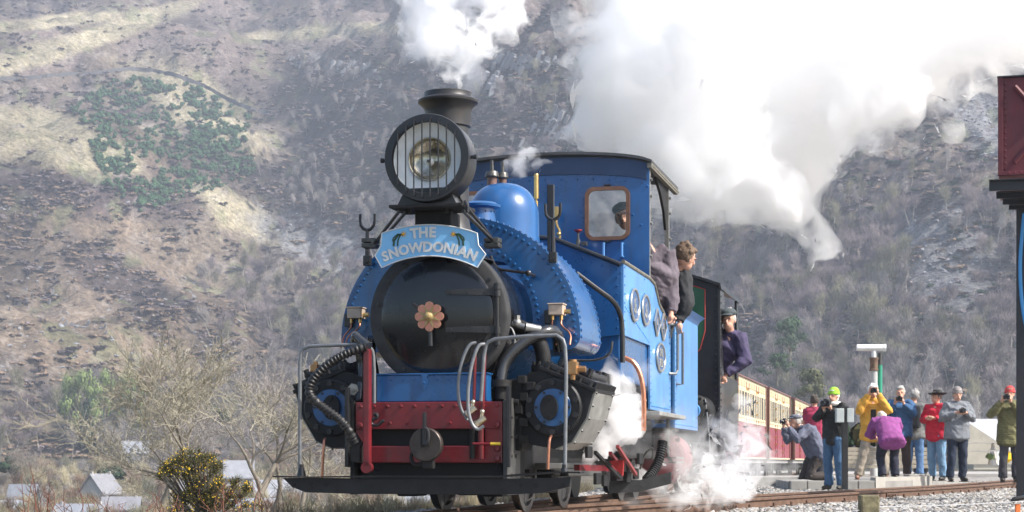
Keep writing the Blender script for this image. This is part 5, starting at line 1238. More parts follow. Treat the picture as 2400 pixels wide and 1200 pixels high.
# ------------------------------------------------------------------ people
def remesh(mb, vox, name, m, parent, smooth_it=3, dec=None):
    o = mb.build('tmp', m, fix=False)
    md = o.modifiers.new('r', 'REMESH'); md.mode = 'VOXEL'; md.voxel_size = vox; md.use_smooth_shade = True
    s_ = o.modifiers.new('s', 'SMOOTH'); s_.factor = .5; s_.iterations = smooth_it
    if dec: d_ = o.modifiers.new('d', 'DECIMATE'); d_.ratio = dec
    me = bpy.data.meshes.new_from_object(o.evaluated_get(bpy.context.evaluated_depsgraph_get())); bpy.data.objects.remove(o)
    me.materials.clear(); me.materials.append(m); r = bpy.data.objects.new(name, me); COL.objects.link(r); r.parent = parent; return r
BASE = dict(pel=(0, 0, .95), chest=(0, .0, 1.34), neck=(0, .0, 1.50), head=(0, -.025, 1.63), look=(0, -1, 0),
            shL=(.175, 0, 1.43), shR=(-.175, 0, 1.43), elL=(.24, .03, 1.15), elR=(-.24, .03, 1.15), haL=(.25, -.06, .90), haR=(-.25, -.06, .90),
            hiL=(.09, 0, .90), hiR=(-.09, 0, .90), knL=(.11, -.02, .50), knR=(-.11, -.02, .50), anL=(.12, .03, .09), anR=(-.12, .03, .09))
SKIN = mat('skin', (.56, .31, .22), rough=.55, var=.1, scale=12)
def figure(label, loc, yaw, H, pose, jacket, trousers, hair=None, hat=None, shoes=(.03, .025, .02), jl=1.0, vox=.012, name='person', bulk=1.0, extra=None, jname='jacket', hood=False, sleeves=True, skin=SKIN, hairlen=0, jm=None):
    bulk *= 1.08; J = {k: Vector(v) for k, v in {**BASE, **pose}.items()}
    root = empty(name, loc, label, 'person', rz=yaw, scale=H / 1.75)
    look = J['look'].normalized(); up = (J['head'] - J['neck']).normalized(); up = (Vector((0, 0, 1)) * .6 + up * .4).normalized(); side = look.cross(up).normalized(); up = side.cross(look).normalized()
    HM = Matrix((side, -look, up)).transposed()          # columns: right, back, up
    h = J['head']
    def hp(x, y, z): return h + HM @ Vector((x, y, z))
    b = MB()
    b.ball(hp(0, .012, .02), .098, 14, (.80, .98, 1.12), M=HM); b.ball(hp(0, -.03, -.055), .062, 12, (.95, 1, 1.05), M=HM); b.ball(hp(0, -.035, -.095), .034, 8, (1, 1, .8), M=HM)
    b.tube([hp(0, -.092, .018), hp(0, -.112, -.022)], [.010, .018], 6); b.ball(hp(0, -.108, -.025), .015, 8); b.tube([hp(-.02, -.085, -.062), hp(.02, -.085, -.062)], .010, 6)
    for s in (-1, 1): b.ball(hp(s * .082, .015, -.005), .024, 8, (.4, .8, 1.2), M=HM); b.ball(hp(s * .035, -.080, .028), .018, 6, (1.3, .7, .5), M=HM)
    b.tube([h + (J['neck'] - h) * .3, J['neck'], J['chest'] + (J['neck'] - J['chest']) * .5], [.052, .055, .09], 10)
    # the rest of the body, continuous under the clothes
    b.tube([J['chest'] * .5 + J['neck'] * .5, J['chest'], J['pel']], [.09, .11, .11], 10)
    for s in ('L', 'R'):
        b.tube([J['chest'] * .4 + J['sh' + s] * .6, J['sh' + s], J['el' + s], J['ha' + s]], [.06, .05, .040, .028], 8)
        b.tube([J['pel'], J['hi' + s], J['kn' + s], J['an' + s]], [.09, .075, .05, .036], 8); b.ball(J['an' + s] + Vector((0, -.04, -.04)), .04, 8, (.8, 1.6, .7))
        d = (J['ha' + s] - J['el' + s]).normalized(); g = J.get('grip' + s); g = (Vector(g).normalized() if g is not None else (d + Vector((0, -.2, -.1))).normalized())
        w_ = J['ha' + s]; a = g.cross(look if abs(g.dot(look)) < .9 else up).normalized(); c = w_ + g * .045
        b.ball(c, .040, 8); sd = 1 if s == 'L' else -1
        for k in range(4):
            o_ = a * ((k - 1.5) * .020); k1 = c + g * .035 + o_; k2 = k1 + g * (.030 - .004 * abs(k - 1.5)); nn = a.cross(g).normalized() * .018
            b.tube([c + o_ * .8, k1, k2 + nn * .4, k2 + nn * 1.2 + g * .008], [.011, .0095, .009, .008], 6)
        nn = a.cross(g).normalized(); b.tube([c - a * .03 * sd, c - a * .05 * sd + g * .02 + nn * .015, c - a * .045 * sd + g * .045 + nn * .03], [.013, .011, .009], 6)
    body = remesh(b, vox * .8, 'body', skin, root, 1, .5)
    ey = MB()
    for s in (-1, 1): ey.ball(hp(s * .034, -.090, .024), .009, 6)
    ey.tube([hp(-.022, -.095, -.062), hp(.022, -.095, -.062)], .004, 5); ey.build('eyes', mat('eye_dark', (.04, .025, .02), rough=.4), body)
    # jacket
    jm = jm or mat('cloth_' + label[:18], jacket, rough=.85, var=.18, scale=9, bump=.25, bscale=14)
    j = MB(); ax = (J['pel'] - J['chest']).normalized(); hem = J['pel'] + ax * (.12 * jl + .0)
    for t, r in [(k / 14, .165 - .006 * math.sin(math.pi * k / 14) + .008 * (k / 14)) for k in range(15)]:
        p = J['chest'].lerp(hem, t); rot = Vector((0, 0, -1)).rotation_difference(ax).to_matrix(); j.ball(p, r * bulk, 14, (1.22, .84, .50 if t < 1 else .36), M=rot)
    j.tube([J['chest'].lerp(J['neck'], .4), J['neck'] + (J['head'] - J['neck']) * .12], [.10, .070], 12)
    j.tube([J['shL'], J['chest'].lerp(J['neck'], .55), J['shR']], [.078 * bulk, .085, .078 * bulk], 10)
    for s in ('L', 'R'):
        if sleeves: w_ = J['el' + s].lerp(J['ha' + s], .93); j.tube([J['chest'].lerp(J['sh' + s], .6), J['sh' + s], J['sh' + s].lerp(J['el' + s], .5), J['el' + s], J['el' + s].lerp(w_, .5), w_], [.09, .088 * bulk, .076 * bulk, .070 * bulk, .062 * bulk, .052], 10)
        else: j.tube([J['chest'].lerp(J['sh' + s], .6), J['sh' + s], J['sh' + s].lerp(J['el' + s], .7)], [.085, .072 * bulk, .062 * bulk], 10)
    if hood: j.ball(J['neck'] + Vector((0, .07, .0)), .08, 10, (1.3, .7, .8))
    jo = remesh(j, vox, jname, jm, root, 4, .6)
    # soft folds
    me = jo.data; co = np.empty(len(me.vertices) * 3); me.vertices.foreach_get('co', co); co = co.reshape(-1, 3); q = fbm(co[:, 0] * 9 + co[:, 2] * 7, co[:, 1] * 9, co[:, 2] * 6, o=4, seed=len(label)); nn = np.array([v.normal[:] for v in me.vertices]); co += nn * (q * .030)[:, None]; me.vertices.foreach_set('co', co.ravel()); me.update()
    # trousers
    t = MB(); t.ball(J['pel'] + Vector((0, 0, -.02)), .145 * bulk, 12, (1.08, .82, .75))
    for s in ('L', 'R'):
        a_ = J['an' + s]; t.tube([J['pel'].lerp(J['hi' + s], .7), J['hi' + s] + Vector((0, 0, -.04)), J['hi' + s].lerp(J['kn' + s], .5), J['kn' + s], J['kn' + s].lerp(a_, .6), a_ + Vector((0, 0, -.0))], [.115, .108 * bulk, .098, .084, .078, .080], 12)
    to = remesh(t, vox, 'trousers', mat('trousers_' + label[:16], trousers, rough=.9, var=.22, scale=11, bump=.2, bscale=15), root, 3, .6)
    me = to.data; co = np.empty(len(me.vertices) * 3); me.vertices.foreach_get('co', co); co = co.reshape(-1, 3); q = fbm(co[:, 0] * 10 + co[:, 2] * 3, co[:, 1] * 8, co[:, 2] * 8, o=4, seed=3 + len(label)); nn = np.array([v.normal[:] for v in me.vertices]); co += nn * (q * .024)[:, None]; me.vertices.foreach_set('co', co.ravel()); me.update()
    for s in ('L', 'R'):
        a_ = J['an' + s]; f_ = J.get('toe' + s); f_ = Vector(f_).normalized() if f_ is not None else Vector((.15 if s == 'L' else -.15, -1, 0)).normalized()
        sh = MB(); rot = Vector((0, -1, 0)).rotation_difference(f_).to_matrix(); sh.ball(a_ + f_ * .065 + Vector((0, 0, -.045)) * (1 if abs(f_.z) < .5 else 0), .05, 12, (.95, 2.6, .85), M=rot); sh.ball(a_ + Vector((0, 0, -.02)), .052, 10); sh.bbox(-.045, .045, -.17, .065, -.045, -.030, .01, M=Matrix.Translation(a_ + Vector((0, 0, -.045))) @ rot.to_4x4())
        sh.build('shoe', mat('shoe_%d' % int(shoes[0] * 100), shoes, rough=.5), root, fix=False)
    if hair:
        hb_ = MB(); hb_.ball(hp(0, .035, .045), .102, 14, (.86, .98, 1.02), M=HM); hb_.ball(hp(0, -.035, .095), .055, 10, (1.25, .9, .6), M=HM)
        for s in (-1, 1): hb_.ball(hp(s * .070, .03, .015), .040, 8, (.6, 1.2, 1.4), M=HM)
        r_ = random.Random(len(label))
        for k in range(26):
            a_ = r_.uniform(0, 6.28); e_ = r_.uniform(-.1, 1.4); hb_.ball(hp(.080 * math.cos(a_) * math.cos(e_), .045 + .075 * max(-.35, math.sin(a_)) * math.cos(e_), .045 + .098 * math.sin(e_)), r_.uniform(.016, .03), 6)
        if hairlen:
            for k in range(12): a_ = R(20 + 140 * k / 11); hb_.tube([hp(.085 * math.cos(a_), .03 + .06 * math.sin(a_), .0), hp(.095 * math.cos(a_), .04 + .06 * math.sin(a_), -.10 - hairlen)], [.03, .022], 6)
        remesh(hb_, vox * .7, 'hair', mat('hair_' + label[:14], hair, rough=.75, var=.3, scale=30, bump=.4, bscale=60), root, 1, .6)
    if hat:
        kind, hc = hat; hm_ = mat('hat_' + label[:14], hc, rough=.85, var=.15, scale=20); k = MB()
        if kind == 'cap':
            k.ball(hp(0, .02, .095), .108, 14, (.95, 1.1, .52), M=HM); k.ball(hp(0, -.075, .070), .062, 12, (1.2, 1.0, .22), M=HM); remesh(k, vox * .7, 'flat_cap', hm_, root, 1)
        elif kind == 'beanie': k.ball(hp(0, .02, .070), .105, 14, (.92, 1.02, .95), M=HM); k.tube([hp(.092 * math.cos(t_), .02 + .10 * math.sin(t_), .045) for t_ in [R(30 * q) for q in range(12)]], .016, 6, closed=True); remesh(k, vox * .7, 'woolly_hat', hm_, root, 1)
        elif kind == 'brim':
            k.lathe([(0, .145), (.05, .15), (.075, .135), (.088, .10), (.095, .055), (.10, .052), (.155, .060), (.175, .075), (.172, .066), (.12, .045), (.09, .045)], (0, 0, 0), 'Z', 28); k.v = [tuple(hp(p[0], p[1] * 1.1 + .02, p[2] + (.02 * abs(p[0]) / .17 if abs(p[0]) > .1 else 0))) for p in k.v]; k.build('brimmed_hat', hm_, root)
        elif kind == 'band': k.tube([hp(.085 * math.cos(t_), .02 + .098 * math.sin(t_), .06) for t_ in [R(30 * q) for q in range(12)]], .02, 6, closed=True); remesh(k, vox * .7, 'headband', hm_, root, 1)
    if extra: extra(root, J, hp, HM)
    return root, J
def world_of(root, p): return root.matrix_basis @ Vector(p)
CAMB = mat('camera_black', (.02, .02, .022), rough=.4)
def held_camera(root, pos, look, label, size=1.0, lens=.06):
    p = world_of(root, pos); yaw = root.rotation_euler.z; lk = Matrix.Rotation(yaw, 3, 'Z') @ Vector(look).normalized()
    c = empty('handheld_camera', p, label, 'camera'); q = Vector((0, -1, 0)).rotation_difference(lk); c.rotation_mode = 'QUATERNION'; c.rotation_quaternion = q
    m = MB(); m.bbox(-.062 * size, .062 * size, -.03 * size, .03 * size, -.042 * size, .042 * size, .01); m.bbox(-.025 * size, .025 * size, -.03 * size, .02 * size, .04 * size, .062 * size, .006); m.build('camera_body', CAMB, c)
    MB().lathe([(0, -.03 - lens + .012), (.026 * size, -.03 - lens + .01), (.034 * size, -.03 - lens), (.034 * size, -.05), (.030 * size, -.03), (.030 * size, -.0)], (0, 0, 0), 'Y', 18).build('lens', mat('lens_black', (.015, .015, .02), rough=.15), c)
    return c
def at(px, py, s_): Y = F / s_; return W(px, py, Y)
# arm poses
def cam_up(z=1.58, y=-.20, dx=0): return dict(elL=(.27 + dx, -.14, 1.25), elR=(-.27 + dx, -.14, 1.25), haL=(.075 + dx, y, z), haR=(-.075 + dx, y, z), gripL=(-.3, -.2, .8), gripR=(.3, -.2, .8))
def cam_chest(z=1.30): return dict(elL=(.30, .0, 1.18), elR=(-.30, .0, 1.18), haL=(.085, -.24, z), haR=(-.085, -.24, z), gripL=(-.8, -.3, .1), gripR=(.8, -.3, .1))
YT = 0.0
def ground_at(px, Y, z): return Vector(((px - CX) / F * Y, Y, z))

# in the picture from left to right
figure('man in maroon short-sleeved shirt and black trousers seen from behind', ground_at(1909, 39.5, -.02), R(170), 1.80, dict(elL=(.25, -.06, 1.16), elR=(-.25, -.06, 1.16), haL=(.12, -.22, 1.18), haR=(-.12, -.22, 1.18)), (.30, .025, .07), (.012, .014, .02), hair=(.06, .045, .035), jname='shirt', sleeves=False)
kn = dict(pel=(.10, .20, .50), chest=(-.0, .06, .88), neck=(-.06, -.06, .98), head=(-.08, -.14, 1.05), look=(-.25, -1, .05), shL=(.13, .0, .93), shR=(-.20, .02, .93), elL=(.14, -.26, .74), elR=(-.22, -.22, .74), haL=(.02, -.36, .98), haR=(-.16, -.33, .98), gripL=(-.3, -.2, .8), gripR=(.3, -.2, .8),
          hiL=(.18, .19, .46), hiR=(.02, .19, .46), knL=(.20, -.04, .09), knR=(.0, -.04, .09), anL=(.22, .42, .09), anR=(.04, .42, .09), toeL=(.1, .5, -.7), toeR=(.1, .5, -.7))
r, J = figure('kneeling man in flat cap and grey-blue anorak aiming a camera', ground_at(1884, 32.6, -.02), R(-62), 1.78, kn, (.11, .12, .17), (.035, .028, .026), hair=(.4, .38, .35), hat=('cap', (.12, .13, .16)), bulk=1.12)
held_camera(r, (-.08, -.36, 1.06), (-.25, -1, .05), 'black camera in the hands of the kneeling man in a flat cap')
def scarf(root, J, hp, HM):
    k = MB(); k.tube([J['neck'] + Vector((.09 * math.cos(R(a)), .08 * math.sin(R(a)), -.0)) for a in range(0, 360, 30)], .045, 8, closed=True); k.tube([hp(.0, .08, -.02), hp(.06, .09, -.12), hp(.08, .06, -.2)], [.06, .055, .03], 8)
    remesh(k, .01, 'white_hair', mat('white_hair', (.75, .73, .68), rough=.8), root, 2)
r, J = figure('woman in lime green woolly hat, black jacket and blue jeans holding a camera', ground_at(1955, 31.0, -.16), R(-40), 1.74, {**cam_up(1.40, -.24), 'pel': (0, .02, .95)}, (.018, .019, .02), (.06, .13, .24), hair=(.75, .73, .68), hat=('beanie', (.28, .55, .04)), extra=scarf, bulk=1.05)
held_camera(r, (0, -.27, 1.50), (0, -1, 0), 'black camera held up by the woman with the lime green hat', 1.3, .1)
r, J = figure('white-haired person in open yellow anorak and beige trousers, camera at the eyes', ground_at(2046, 35.3, -.02), R(-8), 1.86, {**cam_up(1.60, -.19), 'knL': (.17, -.02, .50), 'anL': (.24, .02, .09), 'knR': (-.17, -.06, .50), 'anR': (-.28, -.04, .09)}, (.62, .32, .045), (.30, .26, .21), hair=(.80, .79, .76), jl=1.6, bulk=1.08, shoes=(.22, .12, .08))
held_camera(r, (0, -.22, 1.64), (0, -1, 0), 'small black camera at the face of the white-haired person in yellow')
MB().bbox(-.05, .05, -.178, -.11, .80, 1.30, .02).build('dark_pullover', mat('dark_pullover', (.02, .02, .022), rough=.9), r)
bend = dict(pel=(0, .12, .80), chest=(0, -.12, 1.04), neck=(0, -.28, 1.15), head=(0, -.40, 1.12), look=(0, -.8, -.6), shL=(.20, -.16, 1.08), shR=(-.20, -.16, 1.08), elL=(.27, -.30, .84), elR=(-.27, -.30, .84), haL=(.10, -.48, .80), haR=(-.10, -.48, .80), hiL=(.10, .10, .76), hiR=(-.10, .10, .76), knL=(.13, -.10, .44), knR=(-.13, -.10, .44))
figure('woman in a purple fleece and black trousers bending forwards with her back turned', ground_at(2083, 33.4, -.02), R(186), 1.78, bend, (.22, .05, .20), (.012, .014, .03), hair=(.6, .5, .42), jl=1.3, bulk=1.14, jname='fleece')
r, J = figure('grey-haired man in blue jacket lowering his camera from his face', ground_at(2110, 36.2, -.02), R(-12), 1.86, {**cam_up(1.44, -.24, -.02), 'head': (.0, -.03, 1.63)}, (.035, .10, .22), (.05, .035, .03), hair=(.34, .33, .31), bulk=1.12)
held_camera(r, (-.02, -.28, 1.52), (0, -1, 0), 'black camera held at chin height by the man in the blue jacket')
def pack(root, J, hp, HM):
    MB().bbox(-.17, .17, .13, .32, 1.0, 1.45, .06).build('backpack', mat('backpack', (.02, .022, .026), rough=.8, var=.2, scale=10), root); MB().bbox(.16, .48, .05, .22, .80, 1.02, .06).build('shoulder_bag', MATS['backpack'], root)
figure('man seen from behind with black backpack, grey coat and blue jeans', ground_at(2142, 38.0, -.02), R(160), 1.86, dict(look=(.6, -1, 0)), (.16, .16, .155), (.08, .16, .30), hair=(.33, .32, .31), extra=pack, bulk=1.1)
figure('white-haired man in black standing far back between the backpack and the red jacket', ground_at(2158, 50, -.05), R(-20), 1.86, {}, (.02, .022, .03), (.015, .015, .018), hair=(.78, .76, .72), bulk=1.05, vox=.016)
figure('man in a black brimmed hat, bright red fleece and light blue jeans looking left', ground_at(2196, 35.9, -.05), R(-45), 1.80, dict(look=(-.45, -1, 0), **{k: v for k, v in cam_chest(1.22).items()}), (.55, .015, .045), (.17, .30, .46), hair=(.15, .12, .10), hat=('brim', (.02, .022, .025)), bulk=1.1, jname='fleece')
r, J = figure('smiling man in grey zip jacket and dark jeans holding a camera at his chest', ground_at(2243, 35.0, -.06), R(6), 1.82, {**cam_chest(1.30), 'look': (-.1, -1, -.05)}, (.17, .185, .21), (.02, .03, .055), hair=(.35, .32, .30), hat=('beanie', (.22, .20, .20)), bulk=1.14, jl=1.0)
held_camera(r, (0, -.29, 1.33), (0, -1, .1), 'black camera held at chest height by the man in the grey zip jacket')
r, J = figure('man in red woolly hat and olive green coat beside the water tower leg', ground_at(2366, 34.2, -.06), R(-6), 1.80, {**cam_up(1.50, -.24, -.10), 'look': (-.2, -1, 0)}, (.12, .115, .05), (.05, .05, .06), hair=(.3, .2, .15), hat=('beanie', (.45, .05, .05)), bulk=1.08, jl=1.9)
held_camera(r, (-.10, -.28, 1.57), (-.1, -1, 0), 'black camera raised by the man in the red woolly hat')

# engine crew (standing on the cab floors)
def eloc(x, d, z): return Vector((X0 + x * cA + d * sA, Y0 - x * sA + d * cA, z))
chk = mat('checked_overshirt', (.12, .10, .12), rough=.9, var=.35, scale=8, bump=.35, bscale=10)
r, J = figure('driver in dark cap and faded grey-purple checked coat leaning out of the blue cab', eloc(.60, 4.75, .84), -AX + R(10), 1.78, dict(pel=(.14, .12, .95), chest=(.28, .05, 1.30), neck=(.22, -.02, 1.50), head=(.0, -.10, 1.78), look=(-.2, -1, 0), shL=(.40, .06, 1.47), shR=(.08, .06, 1.43), elL=(.44, .08, 1.12), elR=(.06, -.1, 1.15), haL=(.44, -.02, .88), haR=(.05, -.3, 1.2), hiL=(.21, .1, .88), hiR=(.05, .1, .88), knL=(.16, .04, .5), knR=(.02, .04, .5), anL=(.12, .1, .09), anR=(-.04, .1, .09)), (.12, .10, .12), (.025, .025, .035), hair=(.3, .28, .25), hat=('cap', (.02, .02, .025)), bulk=1.15, jl=2.0, vox=.011, jm=chk)
r, J = figure('brown-haired man in black jacket leaning out between blue cab and tender', eloc(.74, 5.30, .70), -AX - R(10), 1.76, dict(pel=(.02, .10, .97), chest=(.20, .0, 1.33), neck=(.32, -.03, 1.48), head=(.41, -.05, 1.60), look=(.55, 1, -.3), shL=(.36, .0, 1.42), shR=(-.06, .02, 1.42), elL=(.42, -.06, 1.16), elR=(.0, .0, 1.12), haL=(.36, -.12, .98), haR=(-.08, -.15, .95), gripL=(.05, -.1, -1)), (.022, .024, .028), (.02, .02, .028), hair=(.13, .085, .055), bulk=1.02, vox=.009)
tb_ = MB(); pp = LP(1640, 715, 5.6); o = MB().bbox(-.16, .16, -.12, .12, -.08, .07, .02).build('plastic_tub', mat('clear_tub', (.75, .68, .72), rough=.2, trans=.5), None, eloc(.93, 5.75, 1.93)); o.rotation_euler = (R(12), R(18), -AX); tag(o, 'translucent plastic tub resting on the flared edge of the blue tender', 'tub')
r, J = figure('fireman with grey flat cap and purple-blue overalls leaning out of the green engine', eloc(.66, 9.75, .55), -AX - R(12), 1.76, dict(pel=(.06, .12, .95), chest=(.34, .02, 1.22), neck=(.42, -.06, 1.36), head=(.43, -.14, 1.48), look=(.15, -1, -.1), shL=(.52, .02, 1.28), shR=(.20, .0, 1.30), elL=(.60, -.02, 1.00), elR=(.20, -.1, 1.0), haL=(.40, -.16, .82), haR=(.2, -.2, .9), gripL=(-.3, -.3, -.8)), (.055, .045, .10), (.03, .03, .05), hair=(.45, .42, .4), hat=('cap', (.055, .07, .075)), bulk=1.1, vox=.010)
# ------------------------------------------------------------------ vegetation
def leafmat(name, c, var=.3, tr=.25):
    m = bpy.data.materials.new(name); m.use_nodes = True; N = m.node_tree; b = N.nodes['Principled BSDF']; b.inputs['Roughness'].default_value = .8; b.inputs['Specular IOR Level'].default_value = .15
    oi = N.nodes.new('ShaderNodeObjectInfo'); ge = N.nodes.new('ShaderNodeNewGeometry'); ad = N.nodes.new('ShaderNodeMath'); ad.operation = 'ADD'; N.links.new(oi.outputs['Random'], ad.inputs[0]); N.links.new(ge.outputs['Random Per Island'], ad.inputs[1])
    hv = N.nodes.new('ShaderNodeMapRange'); hv.inputs[2].default_value = 2; hv.inputs[3].default_value = 1 - var; hv.inputs[4].default_value = 1 + var; N.links.new(ad.outputs[0], hv.inputs[0])
    vm = N.nodes.new('ShaderNodeVectorMath'); vm.operation = 'SCALE'; vm.inputs[0].default_value = c; N.links.new(hv.outputs[0], vm.inputs['Scale']); N.links.new(vm.outputs[0], b.inputs['Base Color'])
    MATS[name] = m; return m
TWIG = leafmat('twigs', (.27, .245, .23)); TWIG2 = leafmat('twigs_mauve', (.225, .185, .19)); TWIG3 = leafmat('twigs_olive', (.21, .20, .13)); BARK = leafmat('pale_bark', (.36, .33, .28)); BARKD = leafmat('grey_bark', (.20, .175, .14))
LEAFB = leafmat('bush_green', (.055, .115, .055), .45); LEAFC = leafmat('conifer_green', (.035, .06, .035)); LEAFL = leafmat('larch_green', (.20, .26, .095)); HEATH = leafmat('heather', (.075, .06, .062)); BRACK = leafmat('bracken', (.25, .18, .13)); STRAW = leafmat('straw', (.38, .33, .21)); GORSE = leafmat('gorse_green', (.085, .08, .035)); YEL = leafmat('gorse_flower', (.75, .50, .03)); BRAM = leafmat('bramble_stem', (.24, .11, .075))
PALET = leafmat('pale_twigs', (.30, .275, .21))
def tubes(segs, n=3):
    """segs: list of (p0, p1, r0, r1) -> arrays; each its own little prism"""
    A = np.array([s[0] for s in segs]); B = np.array([s[1] for s in segs]); r0 = np.array([s[2] for s in segs]); r1 = np.array([s[3] for s in segs])
    d = B - A; d /= np.linalg.norm(d, axis=1)[:, None] + 1e-9
    ref = np.where(np.abs(d[:, 2:3]) < .9, np.array([[0, 0, 1.]]), np.array([[1., 0, 0]])); a = np.cross(d, ref); a /= np.linalg.norm(a, axis=1)[:, None] + 1e-9; c = np.cross(d, a)
    V = []
    for P, r in ((A, r0), (B, r1)):
        for k in range(n): t = 2 * math.pi * k / n; V.append(P + (a * math.cos(t) + c * math.sin(t)) * r[:, None])
    V = np.stack(V, 1); m = len(segs); F_ = []
    base = np.arange(m)[:, None] * (2 * n)
    for k in range(n): F_.append(np.concatenate([base + k, base + (k + 1) % n, base + n + (k + 1) % n, base + n + k], 1))
    return V.reshape(-1, 3), np.concatenate(F_, 0)
def grow(seed, H=1.0, r0=.022, levels=5, nb=(3, 4), spread=.75, up=.25, l0=.34, shrink=.70, wob=.16, first=.25, lean=(0, 0), rmin=.0016, twist=0):
    """branching skeleton; returns segs per level"""
    r_ = random.Random(seed); segs = []
    def br(p, d, L, r, lev):
        n = 4 if lev < 2 else 3 if lev < levels - 1 else 2; q = p; pts = [p]; 
        for k in range(n):
            d = (d + Vector((r_.gauss(0, wob), r_.gauss(0, wob), r_.gauss(0, wob) + up * .25 * (lev > 0)))).normalized(); e = q + d * (L / n); ra, rb = r * (1 - .55 * k / n), r * (1 - .55 * (k + 1) / n)
            segs.append((tuple(q), tuple(e), max(ra, rmin), max(rb, rmin), lev)); q = e; pts.append((q, d, rb))
        if lev >= levels - 1: return
        m = r_.randint(*nb) + (1 if lev > 1 else 0)
        for k in range(m):
            if lev == 0: i = r_.choice([2, 3, 4, 4]) if k else 4
            else: i = r_.randint(1, n) if k else n
            i = min(i, n); q_, dd, rr = pts[i]; ax = dd.orthogonal().normalized(); ax.rotate(Matrix.Rotation(r_.uniform(0, 6.28), 3, dd)); sp_ = spread * r_.uniform(.5, 1.2) if k else spread * .35
            nd = (dd * math.cos(sp_) + ax * math.sin(sp_)); nd.z += up * .4; nd.normalize()
            br(q_, nd, L * shrink * r_.uniform(.75, 1.15), rr * (.72 if k else .85), lev + 1)
    d0 = Vector((lean[0], lean[1], 1)).normalized(); br(Vector((0, 0, 0)), d0, H * l0, r0 * H, 0); return segs
def far_tree(seed, tw, wide=.34, nt=330):
    r_ = random.Random(seed); segs = grow(seed, 1.0, .014, 3, (4, 5), .6, .5, .42, .62, rmin=.004)
    v1, f1 = tubes([s[:4] for s in segs]); tips = [Vector(s[1]) for s in segs if s[4] >= 1]
    tg = []
    for k in range(nt):
        t = r_.choice(tips); p = t + Vector((r_.gauss(0, .05), r_.gauss(0, .05), r_.gauss(0, .05))); d = (p - Vector((0, 0, .35))).normalized() + Vector((r_.gauss(0, .4), r_.gauss(0, .4), .5 + r_.gauss(0, .4))); d.normalize(); L = r_.uniform(.07, .17); tg.append((tuple(p), tuple(p + d * L), .0052, .0012))
    v2, f2 = tubes(tg); o = raw_mesh('bare_tree', np.concatenate([v1, v2]), np.concatenate([f1, f2 + len(v1)]), BARK); o.data.materials.append(tw)
    mi = np.zeros(len(f1) + len(f2), dtype=np.int32); mi[len(f1):] = 1; o.data.polygons.foreach_set('material_index', mi); return o
def bush(seed, m, n=60, leaf=.16, flat=.8, pts=5):
    r_ = np.random.default_rng(seed); c = r_.normal(0, .34, (pts, 3)); c[:, 2] = np.abs(c[:, 2]) * .6 + .25
    k = r_.integers(0, pts, n); d = r_.normal(0, 1, (n, 3)); d /= np.linalg.norm(d, axis=1)[:, None]; d[:, 2] = np.abs(d[:, 2]) * 1 - .15; P = c[k] + d * .36 * np.array([1, 1, flat])
    a = np.cross(d, r_.normal(0, 1, (n, 3))); a /= np.linalg.norm(a, axis=1)[:, None]; b = np.cross(d, a); s = leaf * r_.uniform(.6, 1.3, (n, 1)); tl = r_.uniform(-.5, .5, (n, 1))
    V = np.stack([P - a * s - b * s, P + a * s - b * s + d * s * tl, P + a * s + b * s, P - a * s + b * s - d * s * tl], 1).reshape(-1, 3)
    # dark core
    bm = bmesh.new()
    for q in c: 
        ret = bmesh.ops.create_icosphere(bm, subdivisions=1, radius=.30, matrix=Matrix.Translation(q))
    bm.verts.index_update(); cv = np.array([v.co[:] for v in bm.verts]); cv += r_.normal(0, .04, cv.shape); cf = np.array([[v.index for v in f.verts] for f in bm.faces]); bm.free()
    cf = np.concatenate([cf, cf[:, 2:3]], 1)
    Fq = np.arange(4 * n).reshape(n, 4); 
    mb = MB(); mb.v = [tuple(x) for x in np.concatenate([V, cv])]; mb.f = [tuple(x) for x in Fq] + [tuple(x[:3] + 4 * n) for x in cf]; mb.sm = [False] * len(mb.f)
    return mb.build('bush', m, fix=False)
def conifer(seed, m, n=260, w_=.22, loose=1.0):
    r_ = np.random.default_rng(seed); h = r_.uniform(.12, 1, n) ** .8; rad = (1 - h) * w_ * (1 + .35 * np.sin(h * 40 + seed)) * loose + .012; t = r_.uniform(0, 6.28, n); q = r_.uniform(.35, 1, n) ** .5
    P = np.stack([np.cos(t) * rad * q, np.sin(t) * rad * q, h - .10 * q * (1 - h)], 1); out = np.stack([np.cos(t), np.sin(t), np.full(n, -.35)], 1); s_ = np.stack([-np.sin(t), np.cos(t), r_.normal(0, .3, n)], 1); L = (.035 + .05 * (1 - h))[:, None] * (1.0 + .5 * (loose > 1.1)); wv = L * .45
    V = np.stack([P - out * L * .3 - s_ * wv, P - out * L * .3 + s_ * wv, P + out * L + s_ * wv * .3, P + out * L - s_ * wv * .3], 1).reshape(-1, 3); return V, np.arange(4 * n).reshape(n, 4)

